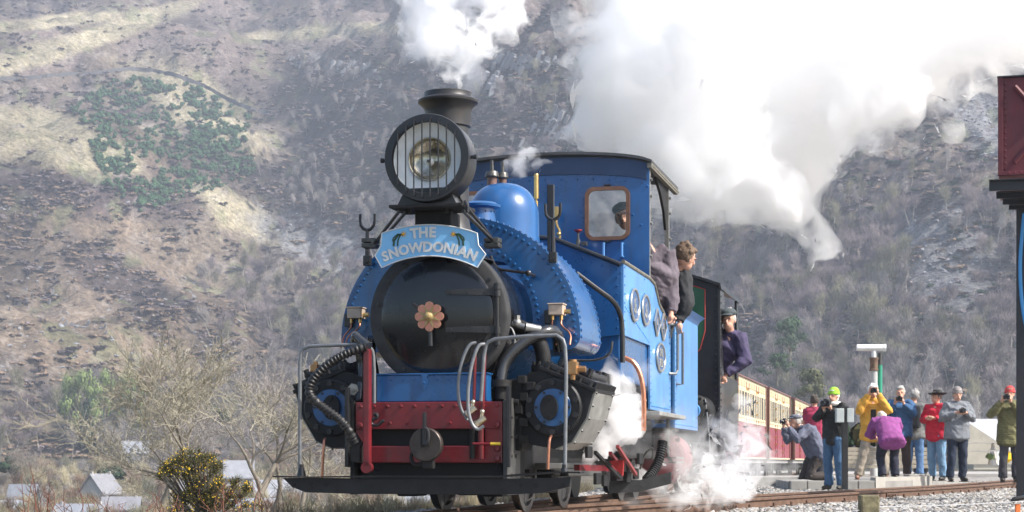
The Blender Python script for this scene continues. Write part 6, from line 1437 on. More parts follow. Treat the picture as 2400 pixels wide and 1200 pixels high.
# -- hillside masses nobody could count
def sample(nn, box, f):
    """random pixels in a box kept with probability f(px, py) -> ground points"""
    px = rng.uniform(box[0], box[2], nn); py = rng.uniform(box[1], box[3], nn); k = rng.random(nn) < f(px, py); px, py = px[k], py[k]
    P = hits(px, py); return px, py, P
fars = [far_tree(11, TWIG), far_tree(12, TWIG2), far_tree(13, TWIG), far_tree(14, TWIG3), far_tree(15, TWIG2), far_tree(16, TWIG3), far_tree(17, TWIG2)]
def wood(px, py):
    c = fbm(px / 90, py / 60, o=3, seed=61)
    a = sstep(430, 640, px + .0 * py) * sstep(300, 470, py - .15 * (px - 600)) * (px < 1700)
    a = a + sstep(900, 1000, py) * (px < 900) * 1.0
    a = a + (px > 1640) * sstep(330, 480, py) * (1 - blob(px, py, 2250, 610, 130, 130, 60, seed=2240) * .9)
    a = a + .35 * sstep(620, 760, px) * sstep(120, 200, py) * (px < 1400)
    a = a * (1 - blob(px, py, 730, 560, 120, 55, 22, seed=730) * .9) * (1 - blob(px, py, 330, 330, 260, 150, 20, seed=3))
    return np.clip(a, 0, 1) * np.clip(.55 + 1.3 * c, .06, 1)
px, py, P = sample(6800, (-60, 60, 2500, 1092), wood)
cl = fbm(P[:, 0] / 45, P[:, 1] / 45, o=2, seed=90); pick = np.clip(((cl + .35) / .7 * 7 + rng.normal(0, 1.3, len(P))).astype(int), 0, 6)
scatter('bare_woodland', fars, P, rng.uniform(0, 6.28, len(P)), (6.4 + 4.8 * rng.random(len(P))) * (.85 + .25 * (py > 500)), pick)
hb = [bush(21, HEATH, 34, .24, .6, 3), bush(22, BRACK, 30, .22, .5, 3), bush(23, TWIG2, 34, .20, .7, 3), bush(24, LEAFC, 34, .22, .8, 3), bush(25, STRAW, 26, .26, .4, 3)]
def scrub(px, py): return np.clip(.62 + 1.2 * fbm(px / 50, py / 24, o=3, seed=64), 0, 1) * (1 - .75 * blob(px, py, 150, 350, 270, 68, 4, seed=150)) * (py < 1080)
px, py, P = sample(34000, (-40, -60, 2460, 1080), scrub)
def fits(px, py, P):
    c = cover_colour(px, py, P[:, 0], P[:, 1]); return c.mean(1)
keep = rng.random(len(px)) < np.clip(1.25 - fits(px, py, P) * 6.5, .04, 1); px, py, P = px[keep], py[keep], P[keep]
mid = (px > 620) & (px < 1450) & (py < 450)
pk = rng.choice([0, 0, 0, 1, 2, 0], len(P)); pk[mid] = rng.choice([0, 0, 0, 2, 2, 3, 1], mid.sum()); rr_low = (px < 620) & (py > 450); pk[rr_low] = rng.choice([0, 0, 1, 1, 2, 1], rr_low.sum()); right = px > 1600; pk[right] = rng.choice([0, 2, 2, 3, 1], right.sum())
scatter('heather_and_bracken', hb, P, rng.uniform(0, 6.28, len(P)), np.stack([1.5 + 4.2 * rng.random(len(P)) ** 3, 1.3 + 2.4 * rng.random(len(P)) ** 2, .6 + 1.0 * rng.random(len(P))], 1) * .9, pk)
RK = leafmat('hill_rock', (.22, .22, .23), .45); rks = [stone('rock', 40 + i, RK, .6) for i in range(5)]
def scree(px, py):
    s = 0
    for a in ((730, 560, 120, 55, 22), (2240, 610, 120, 140, 60), (2290, 270, 100, 70, 40), (2100, 540, 60, 60, 0), (60, 480, 90, 26, 0)): s = s + blob(px, py, *a, seed=int(a[0]))
    s = s + .35 * blob(px, py, 200, 740, 330, 130, 8, seed=8) + .6 * blob(px, py, 1240, 160, 120, 34, 12, seed=1240, nz=.6) + .5 * blob(px, py, 1290, 290, 90, 70, -20, seed=1290) + .05
    return np.clip(s, 0, 1)
px, py, P = sample(17000, (-40, 60, 2460, 900), scree); sz = .28 + .75 * rng.random(len(P)) ** 3
scatter('scree', rks, P, rng.uniform(0, 6.28, len(P)), np.stack([sz * 1.2, sz, sz * .8], 1), rng.integers(0, 5, len(P)), tilt=rng.uniform(-.5, .5, (len(P), 2)))
# crag slabs: big leaning rock plates
CR = leafmat('crag_rock', (.24, .24, .25), .3); i = 0; crg = None
r_ = random.Random(5); 
def in_poly(x, y, P):
    c = False; j = len(P) - 1
    for i in range(len(P)):
        if ((P[i][1] > y) != (P[j][1] > y)) and x < (P[j][0] - P[i][0]) * (y - P[i][1]) / (P[j][1] - P[i][1] + 1e-9) + P[i][0]: c = not c
        j = i
    return c
for (cx_, cy_, n_, sx, sy, hh) in ((1230, 150, 60, 80, 14, 6), (1150, 200, 22, 14, 16, 6), (1290, 290, 30, 34, 34, 5.5), (790, 160, 30, 60, 12, 4.5), (700, 140, 16, 40, 8, 4), (1180, 60, 16, 70, 30, 3), (860, 230, 18, 60, 30, 3.4), (230, 760, 9, 120, 16, 3.2), (90, 700, 8, 80, 30, 3), (2200, 230, 8, 60, 40, 6)):
    b_ = MB(); base = hit(cx_, cy_)
    for k in range(n_):
        p = hit(cx_ + r_.gauss(0, sx * .6), cy_ + r_.gauss(0, sy * .6)) - base; h_ = hh * r_.uniform(.5, 1.1); wd = h_ * r_.uniform(.09, .2); M_ = Matrix.Translation(p) @ Matrix.Rotation(R(r_.uniform(12, 30)), 4, 'Y') @ Matrix.Rotation(R(r_.uniform(-8, 22)), 4, 'X') @ Matrix.Rotation(r_.uniform(-.5, .5), 4, 'Z')
        bm = bmesh.new(); bmesh.ops.create_cube(bm, size=1); bmesh.ops.subdivide_edges(bm, edges=bm.edges[:], cuts=1); 
        for v in bm.verts: v.co = Vector((v.co.x * wd * 2 * r_.uniform(.8, 1.15), v.co.y * wd * 2.4, v.co.z * h_ * r_.uniform(.85, 1.1)))
        bm.verts.index_update(); b_.add([M_ @ v.co for v in bm.verts], [[v.index for v in f.verts] for f in bm.faces]); bm.free()
    o = b_.build('crag', CR, None, base); tag(o, kind='stuff')
# rhododendron bushes below the stone wall: the largest singly, the rest together
poly = [(165, 262), (215, 215), (300, 180), (420, 190), (520, 232), (585, 275), (575, 340), (605, 400), (560, 430), (420, 470), (330, 500), (250, 440), (215, 350), (190, 300)]
bs = [bush(31, LEAFB, 60, .17, .85, 5), bush(32, LEAFB, 60, .17, .85, 4)]; bs[0].name = 'rhododendron_bush'; bs[1].name = 'rhododendron_bush'
pts = []; r_ = random.Random(17)
while len(pts) < 980:
    x, y = r_.uniform(150, 620), r_.uniform(165, 505)
    if in_poly(x, y, poly) and r_.random() < .45 + .9 * float(fbm(np.array([x / 42]), np.array([y / 26]), o=3, seed=12)[0]): pts.append((x, y, r_.uniform(.75, 1.6) * (1.0 if r_.random() < .8 else 1.4)))
pts.sort(key=lambda t: -t[2]); glab = 'dark green rhododendron bush on the hillside below the dry stone wall'
for i, (x, y, s) in enumerate(pts[:290]):
    p = hit(x, y); s *= 1.6
    if i < 2: o = bs[i]
    else: o = bs[i % 2].copy(); COL.objects.link(o)
    o.location = p; o.scale = (s, s, s * r_.uniform(.7, 1.15)); o.rotation_euler = (0, 0, r_.uniform(0, 6.28)); tag(o, glab, 'bush', 'rhododendron bushes below the stone wall')
bx = [bush(33, LEAFB, 50, .18, .85, 5), bush(34, LEAFB, 50, .18, .85, 4)]; PP = hits([q[0] for q in pts[290:]], [q[1] for q in pts[290:]]); scatter('rhododendron_thicket', bx, PP, rng.uniform(0, 6.28, len(PP)), np.array([s for x, y, s in pts[290:]]) * 1.5, rng.integers(0, 2, len(PP)))
# dry stone wall along the top of them
wl = [(-20, 190), (60, 188), (150, 178), (215, 176), (300, 165), (360, 168), (420, 182), (480, 205), (520, 228), (560, 248), (600, 262), (640, 268)]; m = MB(); v = []; P_ = []
for (a, b) in zip(wl, wl[1:]):
    for k in range(7): t = k / 7; P_.append(hit(a[0] + (b[0] - a[0]) * t, a[1] + (b[1] - a[1]) * t))
for p in P_:
    h_ = r_.uniform(1.5, 2.1); v += [p + Vector((0, -.4, -1)), p + Vector((0, -.3, h_)), p + Vector((0, .3, h_)), p + Vector((0, .4, -1))]
f = []
for k in range(len(P_) - 1):
    for j in range(3): f.append((4 * k + j, 4 * k + j + 1, 4 * k + 5 + j, 4 * k + 4 + j))
m.add(v, f); o = m.build('dry_stone_wall', mat('dry_stone', (.10, .098, .10), rough=.95, var=.4, scale=1.2)); tag(o, 'long dry stone wall climbing over the left shoulder of the hill above the bushes', 'wall')

# -- houses in the valley
SLATE = mat('pale_slate', (.30, .31, .335), rough=.45, var=.15, scale=1.5); DSL = mat('grey_slate', (.24, .24, .26), rough=.6, var=.2, scale=1.5); WALLW = mat('rendered_wall', (.46, .45, .43), rough=.9, var=.1, scale=.8); WALLG = mat('stone_wall_grey', (.20, .20, .20), rough=.9, var=.3, scale=1.5); WGL = mat('dark_window', (.03,) * 3)
def house(px, Y, pyr, wpx, hpx, rpx, yaw, label, roof=SLATE, wall=WALLW, dormer=False, chim=True, nwin=3):
    """px: centre, pyr: ridge row, rpx: roof height, hpx: wall height, wpx: width in photograph pixels"""
    s = F / Y; c = W(px, pyr, Y); w_, wh, rh = wpx / s, hpx / s, rpx / s; dp = w_ * .62; zb = c.z - rh - wh
    h = empty('house', (c.x, Y, zb), label, 'house', rz=R(yaw)); hw, hd = w_ / 2, dp / 2
    MB().prism([(-hd, 0), (hd, 0), (hd, wh), (0, wh + rh), (-hd, wh)], -hw, hw, 'X').build('wall', wall, h)
    rf = MB(); t = .18; ov = .35; sl = rh / hd
    for s_ in (-1, 1): rf.prism([(s_ * (hd + ov), wh - ov * sl), (0, wh + rh), (0, wh + rh + t), (s_ * (hd + ov), wh - ov * sl + t)], -hw - ov, hw + ov, 'X')
    ro = rf.build('roof', roof, h)
    if chim:
        for x in (-hw + .05 * w_, hw - .05 * w_): MB().box(x - .03 * w_, x + .03 * w_, -.03 * w_, .03 * w_, wh + rh * .8, wh + rh + .09 * w_).build('chimney', wall, ro)
    for k in range(nwin):
        x = -hw + w_ * (k + .5) / nwin; q_ = .055 * w_; f = MB().box(x - q_, x + q_, -hd - .06, -hd + .1, wh * .35, wh * .35 + 2.2 * q_).build('window', mat('window_white', (.7, .7, .7), rough=.5), h); MB().box(x - .8 * q_, x + .8 * q_, -hd - .08, -hd - .03, wh * .35 + .2 * q_, wh * .35 + 2 * q_).build('pane', WGL, f)
    if dormer:
        d = MB(); d.prism([(-.9, wh * .2), (.9, wh * .2), (.9, wh + .9), (0, wh + 2.1), (-.9, wh + .9)], -hd - .25, 0); do = d.build('dormer', wall, h); MB().box(-.45, .45, -hd - .32, -hd - .2, wh + -.3, wh + .9).build('window', mat('window_white', (.7,) * 3), do)
    return h
house(318, 430, 1035, 58, 26, 24, 8, 'small grey stone cottage with pale roof and central dormer gable among the trees', SLATE, WALLG, True, False, 2)
house(236, 235, 1113, 92, 60, 38, 74, 'white-walled house whose gable end faces the camera, left of the yellow gorse', DSL, WALLW, nwin=2)
house(55, 215, 1138, 60, 30, 36, -12, 'house with bright slate roof near the lower left corner', SLATE, WALLG, chim=False)
house(28, 190, 1176, 62, 30, 14, 5, 'low house with bright roof in the very corner at lower left', SLATE, WALLG, chim=False)
house(285, 175, 1168, 76, 40, 22, 4, 'dark slate roofed house with white chimney just below the white gable', DSL, WALLW, nwin=2)
house(130, 300, 1135, 70, 30, 20, -8, 'long pale roof half hidden by shrubs left of the white gable', SLATE, WALLW, nwin=3)
house(190, 160, 1185, 110, 40, 26, -15, 'large pale roof at the bottom edge below the white gable', SLATE, WALLW, nwin=3)
house(560, 230, 1082, 60, 30, 30, 10, 'pale roofed house seen through the bare tree beside the engine', SLATE, WALLW)
house(445, 260, 1125, 80, 36, 26, -10, 'pale roofed house directly behind the yellow gorse', SLATE, WALLW)
house(655, 200, 1128, 110, 46, 32, 12, 'bright roofed house left of the guard plank behind the bare twigs', SLATE, WALLW)
house(610, 165, 1172, 120, 40, 26, -6, 'bright roofed house at the bottom edge under the left end of the guard plank', SLATE, WALLW)
house(960, 170, 1166, 150, 46, 30, 4, 'bright roofed house seen low between guard plank and rails', SLATE, WALLW)
b = house(2330, 92, 990, 150, 52, 58, 12, 'pale stone building with a bright roof behind the man in the grey jacket', SLATE, mat('pale_stone_wall', (.40, .38, .32), rough=.9, var=.15, scale=1), chim=False, nwin=2)
gw = MB(); p0 = W(2262, 1088, 84); s_ = F / 84
gw.prism([(0, 0), (110 / s_, 0), (110 / s_, 30 / s_), (92 / s_, 42 / s_), (10 / s_, 96 / s_), (0, 96 / s_)], 0, .3); ex = gw.build('lean_to_wall', mat('buff_wall', (.42, .39, .32), rough=.9, var=.15, scale=1.2), None, p0); tag(ex, 'buff wall with sloping top edge in front of the pale building', 'wall')
# picnic table, pots
ty = 60.0; s_ = F / ty; p = W(2292, 1088, ty); tb = empty('picnic_table', p, 'pale wooden picnic table on the far side of the tracks', 'table'); WD = mat('pale_wood', (.42, .40, .36), rough=.8, var=.2, scale=5)
for k in range(3): MB().box(-.75, .75, -.3 + k * .22, -.3 + k * .22 + .19, .70, .74).build('table_board', WD, tb)
for x in (-.5, .5): MB().tube([(x, -.5, 0), (x, 0, .7)], .04, 4).build('leg', WD, tb); MB().tube([(x, .5, 0), (x, 0, .7)], .04, 4).build('leg', WD, tb)
for y in (-.6, .5): MB().box(-.75, .75, y - .1, y + .1, .42, .46).build('seat', WD, tb)
p = W(2334, 1090, ty); o = MB().lathe([(0, 0), (.17, 0), (.19, .5), (.21, .52), (0, .5)], (0, 0, 0), 'Z', 16).build('plant_pot', WHT, None, p); tag(o, 'tall white plant pot beside the picnic table', 'plant pot')
o = bush(51, LEAFL, 60, .16, .8, 4); o.name = 'potted_plant'; o.location = W(2330, 1078, ty); o.scale = (.35,) * 3; tag(o, 'small green plant growing out of the white pot', 'plant')
o = bush(52, YEL, 60, .16, .6, 4); o.name = 'flower_bed'; o.location = W(2352, 1090, ty + 1); o.scale = (.6, .5, .6); tag(o, 'low orange-yellow flowering clump right of the white pot', 'plant')
o = bush(53, GORSE, 90, .12, .9, 5); o.name = 'planter_shrub'; o.location = W(2022, 1050, 43.3); o.scale = (.5, .5, .9); tag(o, 'yellow-green shrub rising out of the timber planter', 'shrub')
for k, (px_, sc) in enumerate(((1992, .5), (2052, .6))): o = bush(54 + k, LEAFC, 80, .13, .9, 5); o.name = 'planter_shrub'; o.location = W(px_, 1052, 43.3); o.scale = (sc, sc, sc * 1.1); tag(o, ['dark shrub at the left end of the timber planter', 'dark shrub at the right end of the timber planter'][k], 'shrub')

# -- trees standing alone
def tree_obj(name, label, loc, segs, crown=None, crown_mat=None, scale=1.0, bark=BARKD, split=2, tw=TWIG):
    r = empty(name, loc, label, 'tree', scale=scale); a = [s[:4] for s in segs if s[4] < split]; b_ = [s[:4] for s in segs if s[4] >= split]
    v, f = tubes(a, 6); raw_mesh('trunk', v, f, bark, r, smooth=True)
    if b_: v, f = tubes(b_, 3); raw_mesh('twigs', v, f, tw, r)
    if crown is not None: raw_mesh('foliage', crown[0], crown[1], crown_mat, r)
    return r
def ct(seed, m, name, label, px, py, hpx, w_=.22, loose=1.0, n=700, Y=None):
    p = hit(px, py) if Y is None else W(px, py, Y); H_ = hpx / (F / p.y); V, Fq = conifer(seed, m, n, w_, loose); r = empty(name, p, label, 'tree', scale=H_); raw_mesh('foliage', V, Fq, m, r); MB().cyl((0, 0, 0), (0, 0, .9), .018, .004, n=6).build('trunk', BARKD, r)
ct(3, LEAFC, 'conifer_tree', 'narrow dark green conifer above the cottage on the left', 197, 1062, 120, .22)
def rt(seed, m, name, label, px, py, hpx, wpx, Y=None, n=1700, leaf=.032, pts=16):
    """round-headed tree with a visible stem"""
    p = hit(px, py) if Y is None else W(px, py, Y); s_ = F / p.y; H_ = hpx / s_; w_ = wpx / s_; r = empty(name, p, label, 'tree'); r_ = np.random.default_rng(seed)
    c = r_.normal(0, .26, (pts, 3)); c[:, 2] = r_.uniform(.34, .92, pts); c[:, :2] *= (1.15 - np.abs(c[:, 2:3] - .55) * 1.3); k = r_.integers(0, pts, n); d = r_.normal(0, 1, (n, 3)); d /= np.linalg.norm(d, axis=1)[:, None]
    P = c[k] + d * r_.uniform(.04, .20, (n, 1)) * np.array([1.1, 1.1, .75]); a = np.cross(d, r_.normal(0, 1, (n, 3))); a /= np.linalg.norm(a, axis=1)[:, None]; b_ = np.cross(d, a); q = leaf * r_.uniform(.4, 1.1, (n, 1))
    V = np.stack([P - a * q - b_ * q * .5, P + a * q - b_ * q * .4, P + a * q * .7 + b_ * q * .5, P - a * q * .8 + b_ * q * .6], 1).reshape(-1, 3) * np.array([w_ / .95, w_ / .95, H_]); raw_mesh('foliage', V, np.arange(4 * n).reshape(n, 4), m, r)
    sg = [((0, 0, 0), (0, 0, H_ * .5), .025 * H_, .016 * H_)] + [((0, 0, H_ * .3), tuple(np.array(q2) * np.array([w_ / .95, w_ / .95, H_]) * .92), .012 * H_, .004 * H_) for q2 in c]; v, f = tubes(sg, 5); raw_mesh('trunk', v, f, BARKD, r); return r
rt(4, LEAFL, 'larch_tree', 'tall light green tree at the left of the green clump', 172, 1055, 185, 90)
rt(5, LEAFL, 'larch_tree', 'bright green tree in the middle of the green clump', 236, 1060, 195, 80)
rt(6, LEAFL, 'larch_tree', 'yellow-green tree at the right of the green clump', 298, 1050, 185, 75)
rt(7, LEAFL, 'larch_tree', 'low spreading light green tree below the right of the green clump', 345, 1045, 70, 90)
rt(8, LEAFC, 'pine_tree', 'dark pine standing among the light green trees', 214, 1055, 150, 60)
rt(9, leafmat('olive_green', (.12, .13, .065)), 'evergreen_tree', 'broad olive green evergreen right of the carriage roofs', 1905, 965, 115, 100, 240)
rt(10, leafmat('deep_green', (.06, .10, .055)), 'evergreen_tree', 'dull green evergreen higher up behind the carriage roofs', 1852, 860, 120, 90, 330)
rt(12, MATS['deep_green'], 'evergreen_tree', 'green evergreen just above the carriage roofs beside the engine', 1822, 905, 80, 70, 300)
for k, (px_, py_, h_) in enumerate(((262, 1125, 38), (470, 1000, 60), (20, 1110, 36))):
    o = bush(60 + k, LEAFC, 240, .09, .9, 7); o.name = 'evergreen_bush'; p = W(px_, py_, 240); o.location = p; o.scale = (h_ / 17.5,) * 3; tag(o, ['round dark evergreen right above the white gable', 'dark evergreen bush half way up behind the bare tree', 'dark green bush at the left edge above the roofs'][k], 'bush')
# big bare trees beside the engine
for k, (px_, py_, Y_, hpx, sd_, ln, lb) in enumerate(((540, 1215, 62, 470, 5, (-.05, 0), 'large bare tree with pale twigs, nearest the engine on its left'), (600, 1225, 70, 430, 9, (.18, .1), 'bare tree leaning right behind the left handrail of the engine'), (455, 1200, 80, 350, 12, (-.45, .1), 'bare tree leaning left behind the yellow gorse'), (700, 1230, 95, 400, 21, (.05, .1), 'bare tree partly hidden by the left cylinder of the engine'), (380, 1180, 120, 240, 23, (0, 0), 'smaller bare tree left of the yellow gorse'), (90, 1190, 110, 170, 29, (0, 0), 'bare tree with brownish twigs at the lower left'), (500, 1190, 150, 330, 33, (.1, 0), 'bare tree farther back between the two large ones'), (645, 1230, 75, 440, 41, (.0, .1), 'tall bare tree directly left of the grey front handrail'), (410, 1215, 90, 300, 45, (-.3, 0), 'low bare tree reaching left towards the cottage'))):
    p = W(px_, py_, Y_); segs = grow(sd_, 1.0, .021, 7, (2, 4), .82, .20, .27, .78, wob=.20, lean=ln, rmin=.00085); mx_ = max(s[1][2] for s in segs); tree_obj('bare_tree', lb, p, segs, scale=hpx / (F / Y_) / mx_, tw=PALET if k < 3 else TWIG, split=3)
# valley scrub in front of the houses
fv = [far_tree(71, TWIG, nt=500), far_tree(72, TWIG3, nt=500), far_tree(73, BRACK, nt=500), far_tree(74, STRAW, nt=420)]
NV = 1500; px = rng.uniform(-60, 1150, NV); Yv = rng.uniform(90, 450, NV); X_ = (px - CX) / F * Yv; Z_ = np.maximum(terrain_h(X_, Yv), -7.2); hv = 2.4 + 4.6 * rng.random(NV) * (Yv / 450)
kk = (1085 - F * (Z_ + hv - CZ) / Yv) > np.where(px < 380, 1062, 1010)
scatter('valley_scrub', fv, np.stack([X_, Yv, Z_], 1)[kk], rng.uniform(0, 6.28, kk.sum()), hv[kk] * 1.15, rng.integers(0, 4, kk.sum()))
# gorse in flower
gy_ = 21.0; gp_ = W(468, 1215, gy_); go = empty('gorse_bush', gp_, 'dark gorse bush dotted with yellow flowers at the bottom left of the picture', 'bush')
sg_ = F / gy_; segs = []; cen = []
r_ = random.Random(77)
for (cx_, cy_, rx, ry, n_) in ((415, 1100, 42, 26, 22), (455, 1085, 52, 26, 26), (492, 1090, 28, 22, 14), (478, 1140, 52, 30, 26), (540, 1145, 44, 26, 20), (450, 1180, 60, 30, 24), (550, 1185, 60, 26, 22), (390, 1112, 22, 14, 8)):
    for k in range(n_): a = r_.uniform(0, 6.28); q = r_.random() ** .5; cen.append(Vector(((cx_ + math.cos(a) * rx * q - 468) / sg_, r_.uniform(-.22, .22), (1215 - cy_ - math.sin(a) * ry * q) / sg_)))
tw_ = []; fl_ = []; st_2 = []
for c in cen:
    base = Vector((c.x * .5 + .05, 0, c.z * .35)); st_2.append((tuple(base), tuple(c), .008, .004))
    for k in range(46): d = Vector((r_.gauss(0, 1), r_.gauss(0, 1), r_.gauss(.5, 1))).normalized(); p = c + d * r_.uniform(.0, .06); tw_.append((tuple(p), tuple(p + (d + Vector((r_.gauss(0, .3), r_.gauss(0, .3), .2))).normalized() * r_.uniform(.02, .055)), .0042, .0008))
    if r_.random() < .5:
        for k in range(r_.randint(3, 14)): d = Vector((r_.gauss(0, 1), r_.gauss(-.5, 1), r_.gauss(.6, 1))).normalized(); fl_.append(c + d * r_.uniform(.06, .10))
for k in range(5): st_2.append(((.0 + .03 * k, 0, 0), ((cen[k * 20].x) * .6, 0, cen[k * 20].z * .5), .022, .010))
v, f = tubes(st_2, 5); raw_mesh('stems', v, f, BARKD, go); v, f = tubes(tw_, 3); raw_mesh('foliage', v, f, GORSE, go)['kind'] = 'stuff'
m = MB()
for p in fl_: m.ball(p, r_.uniform(.005, .009), 5, (1, 1, .8))
m.build('flowers', YEL, go, fix=False)['kind'] = 'stuff'
# brambles and dry stalks along the bottom edge
for k, (x0_, x1_, n_, Y_, top_, lb) in enumerate(((60, 130, 16, 15.0, 1075, 'tall reddish bramble canes at the lower left corner'), (140, 260, 12, 15.5, 1130, 'short reddish canes right of the tallest ones at the lower left'), (520, 690, 26, 15.5, 1120, 'thin dry canes below the left end of the guard plank'), (700, 960, 60, 16.5, 1165, 'dry tawny grass and canes under the middle of the guard plank'), (270, 420, 12, 15.5, 1150, 'thin brown canes left of the gorse'))):
    m = []; r_ = random.Random(k + 50); p0 = W((x0_ + x1_) / 2, 1215, Y_); root = empty('bramble_patch', p0, lb, 'brambles')
    for j in range(n_):
        a = W(r_.uniform(x0_, x1_), 1225, Y_ + r_.uniform(-.3, .5)); tp_ = W(a.x / Y_ * F + CX + r_.gauss(-5, 22), r_.uniform(top_, 1195), Y_); d = (tp_ - a); q = a - p0; bend_ = r_.gauss(0, .05); 
        for i in range(6): t = (i + 1) / 6; e = a - p0 + d * t + Vector((bend_ * math.sin(t * 3), 0, 0)); m.append((tuple(q), tuple(e), .0045 * (1 - .1 * i), .0045 * (1 - .1 * (i + 1)))); q = e
        for i in range(3): t = r_.uniform(.4, 1); s0 = a - p0 + d * t; m.append((tuple(s0), tuple(s0 + Vector((r_.gauss(0, .05), 0, r_.uniform(.02, .09)))), .002, .001))
    v, f = tubes(m, 4); raw_mesh('stems', v, f, STRAW if k == 3 else BRAM, root)
# bank grass left of the track
gb = []
for sd_ in range(3):
    r_ = random.Random(sd_ + 90); s_l = []
    for j in range(26): d = Vector((r_.gauss(0, .4), r_.gauss(0, .4), 1)).normalized(); b0 = (r_.gauss(0, .04), r_.gauss(0, .04), 0); s_l.append((b0, tuple(Vector(b0) + d * r_.uniform(.12, .3)), .0035, .001))
    v, f = tubes(s_l, 3); gb.append(raw_mesh('grass_tuft', v, f, STRAW if sd_ else BRACK))
n = 5000; yy = rng.uniform(13.5, 32, n); xa_ = np.interp(yy, sax[:, 1], sax[:, 0]); xx = xa_ - 1.7 - 7 * rng.random(n) ** 1.5; zz = yard_h(xx, yy)
scatter('bank_grass', gb, np.stack([xx, yy, zz], 1), rng.uniform(0, 6.28, n), .4 + .6 * rng.random(n), rng.integers(0, 3, n))
# ------------------------------------------------------------------ steam
def steam_mat(name, dens, col=(1, 1, 1), scale=1.5, lo=.42, hi=.62, const=False, aniso=0.0):
    m = bpy.data.materials.new(name); m.use_nodes = True; N = m.node_tree; N.nodes.clear()
    o_ = N.nodes.new('ShaderNodeOutputMaterial'); pv = N.nodes.new('ShaderNodeVolumePrincipled')
    pv.inputs['Color'].default_value = (*col, 1); pv.inputs['Density'].default_value = dens; pv.inputs['Anisotropy'].default_value = aniso
    if not const:
        tc = N.nodes.new('ShaderNodeTexCoord'); no = N.nodes.new('ShaderNodeTexNoise'); no.inputs['Scale'].default_value = scale; no.inputs['Detail'].default_value = 4; no.inputs['Roughness'].default_value = .6; no.inputs['Distortion'].default_value = .6
        N.links.new(tc.outputs['Object'], no.inputs[0])
        mr = N.nodes.new('ShaderNodeMapRange'); mr.interpolation_type = 'SMOOTHSTEP'; mr.inputs[1].default_value = lo; mr.inputs[2].default_value = hi; mr.inputs[4].default_value = dens
        N.links.new(no.outputs[0], mr.inputs[0]); N.links.new(mr.outputs[0], pv.inputs['Density'])
    N.links.new(pv.outputs[0], o_.inputs['Volume']); return m
def puff(name, balls, vox, mt, seed=1, lv=(9, 5), k=.5, disp=.05, freq=2.5, parent=None):
    """balls carry smaller balls on their skin, these carry smaller ones; the union is one closed skin"""
    r_ = random.Random(seed); b = MB(); cur = [(Vector(c), r) for c, r in balls]; allb = list(cur)
    for L in lv:
        nx = []
        for c, r in cur:
            for i in range(L):
                d = Vector((r_.gauss(0, 1), r_.gauss(0, 1), r_.gauss(0, 1))).normalized(); rr = r * k * r_.uniform(.6, 1.15); nx.append((c + d * (r - rr * .15), rr))
        allb += nx; cur = nx
    for c, r in allb: b.ball(c, r, n=8)
    o = b.build('tmp', mt, fix=False); md = o.modifiers.new('r', 'REMESH'); md.mode = 'VOXEL'; md.voxel_size = vox
    me = bpy.data.meshes.new_from_object(o.evaluated_get(bpy.context.evaluated_depsgraph_get())); nv = len(me.vertices); co = np.empty(nv * 3); me.vertices.foreach_get('co', co); co = co.reshape(-1, 3); f = freq
    dv = np.stack([fbm(co[:, 0] * f + 50 * q, co[:, 1] * f, co[:, 2] * f, o=4, seed=seed + 9 * q) for q in range(3)], 1); co = co + dv * disp * 2
    me.vertices.foreach_set('co', co.ravel()); me.update(); bpy.data.objects.remove(o); o = bpy.data.objects.new(name, me); COL.objects.link(o); me.materials.clear(); me.materials.append(mt)
    if parent: o.parent = parent
    return o
r2 = random.Random(3)
def fill(n, xr, lo, hi, yr, rr, marg=.9):
    """balls whose outlines stay between the rows lo(px) and hi(px)"""
    out = []
    while len(out) < n:
        px = r2.uniform(*xr); Y = r2.uniform(*yr); r = r2.uniform(*rr); k = r * F / Y * marg; a, b = hi(px) + k, lo(px) - k
        if a > b: 
            r *= .6; k *= .6; a, b = hi(px) + k, lo(px) - k
            if a > b: continue
        out.append((W(px, r2.uniform(a, b), Y), r))
    return out
# great cloud behind the cab
LX = [1310, 1345, 1420, 1500, 1560, 1620, 1680, 1740, 1800, 1850, 1900, 1960, 2030, 2100, 2180, 2260, 2340, 2420, 2520]
LO = [360, 385, 420, 470, 520, 575, 530, 480, 520, 560, 590, 400, 320, 310, 250, 190, 150, 150, 140]
lo = lambda px: float(np.interp(px, LX, LO)); hi = lambda px: -260.0
def edge_ok(px, py, r, Y): return px - r * F / Y > 1310 + (0 if py > 120 or py < -20 else 20)
bl = [q for q in fill(190, (1350, 2560), lo, hi, (26, 34), (.5, 1.05)) if (q[0].x / q[0].y * F + CX - q[1] * F / q[0].y) > 1322]
core = puff('steam_cloud', [(c, r * .84) for c, r in bl], .09, steam_mat('dense_steam', .9, const=True), k=.5, disp=.12, seed=1, lv=(8, 4))
tag(core, 'huge white cloud of steam billowing up to the right behind the blue cab', 'steam')
veil = puff('steam_veil', [(c, r * .98) for c, r in bl[::2]] + [(W(px, py, 29), .30) for px, py in ((1895, 575), (1875, 520), (1905, 545), (1560, 500), (2110, 300), (2050, 330), (2360, 160))], .10, steam_mat('thin_steam', 4.5, scale=.9, lo=.46, hi=.66), k=.6, seed=4, disp=.3, freq=1.2, parent=core, lv=(8, 4))
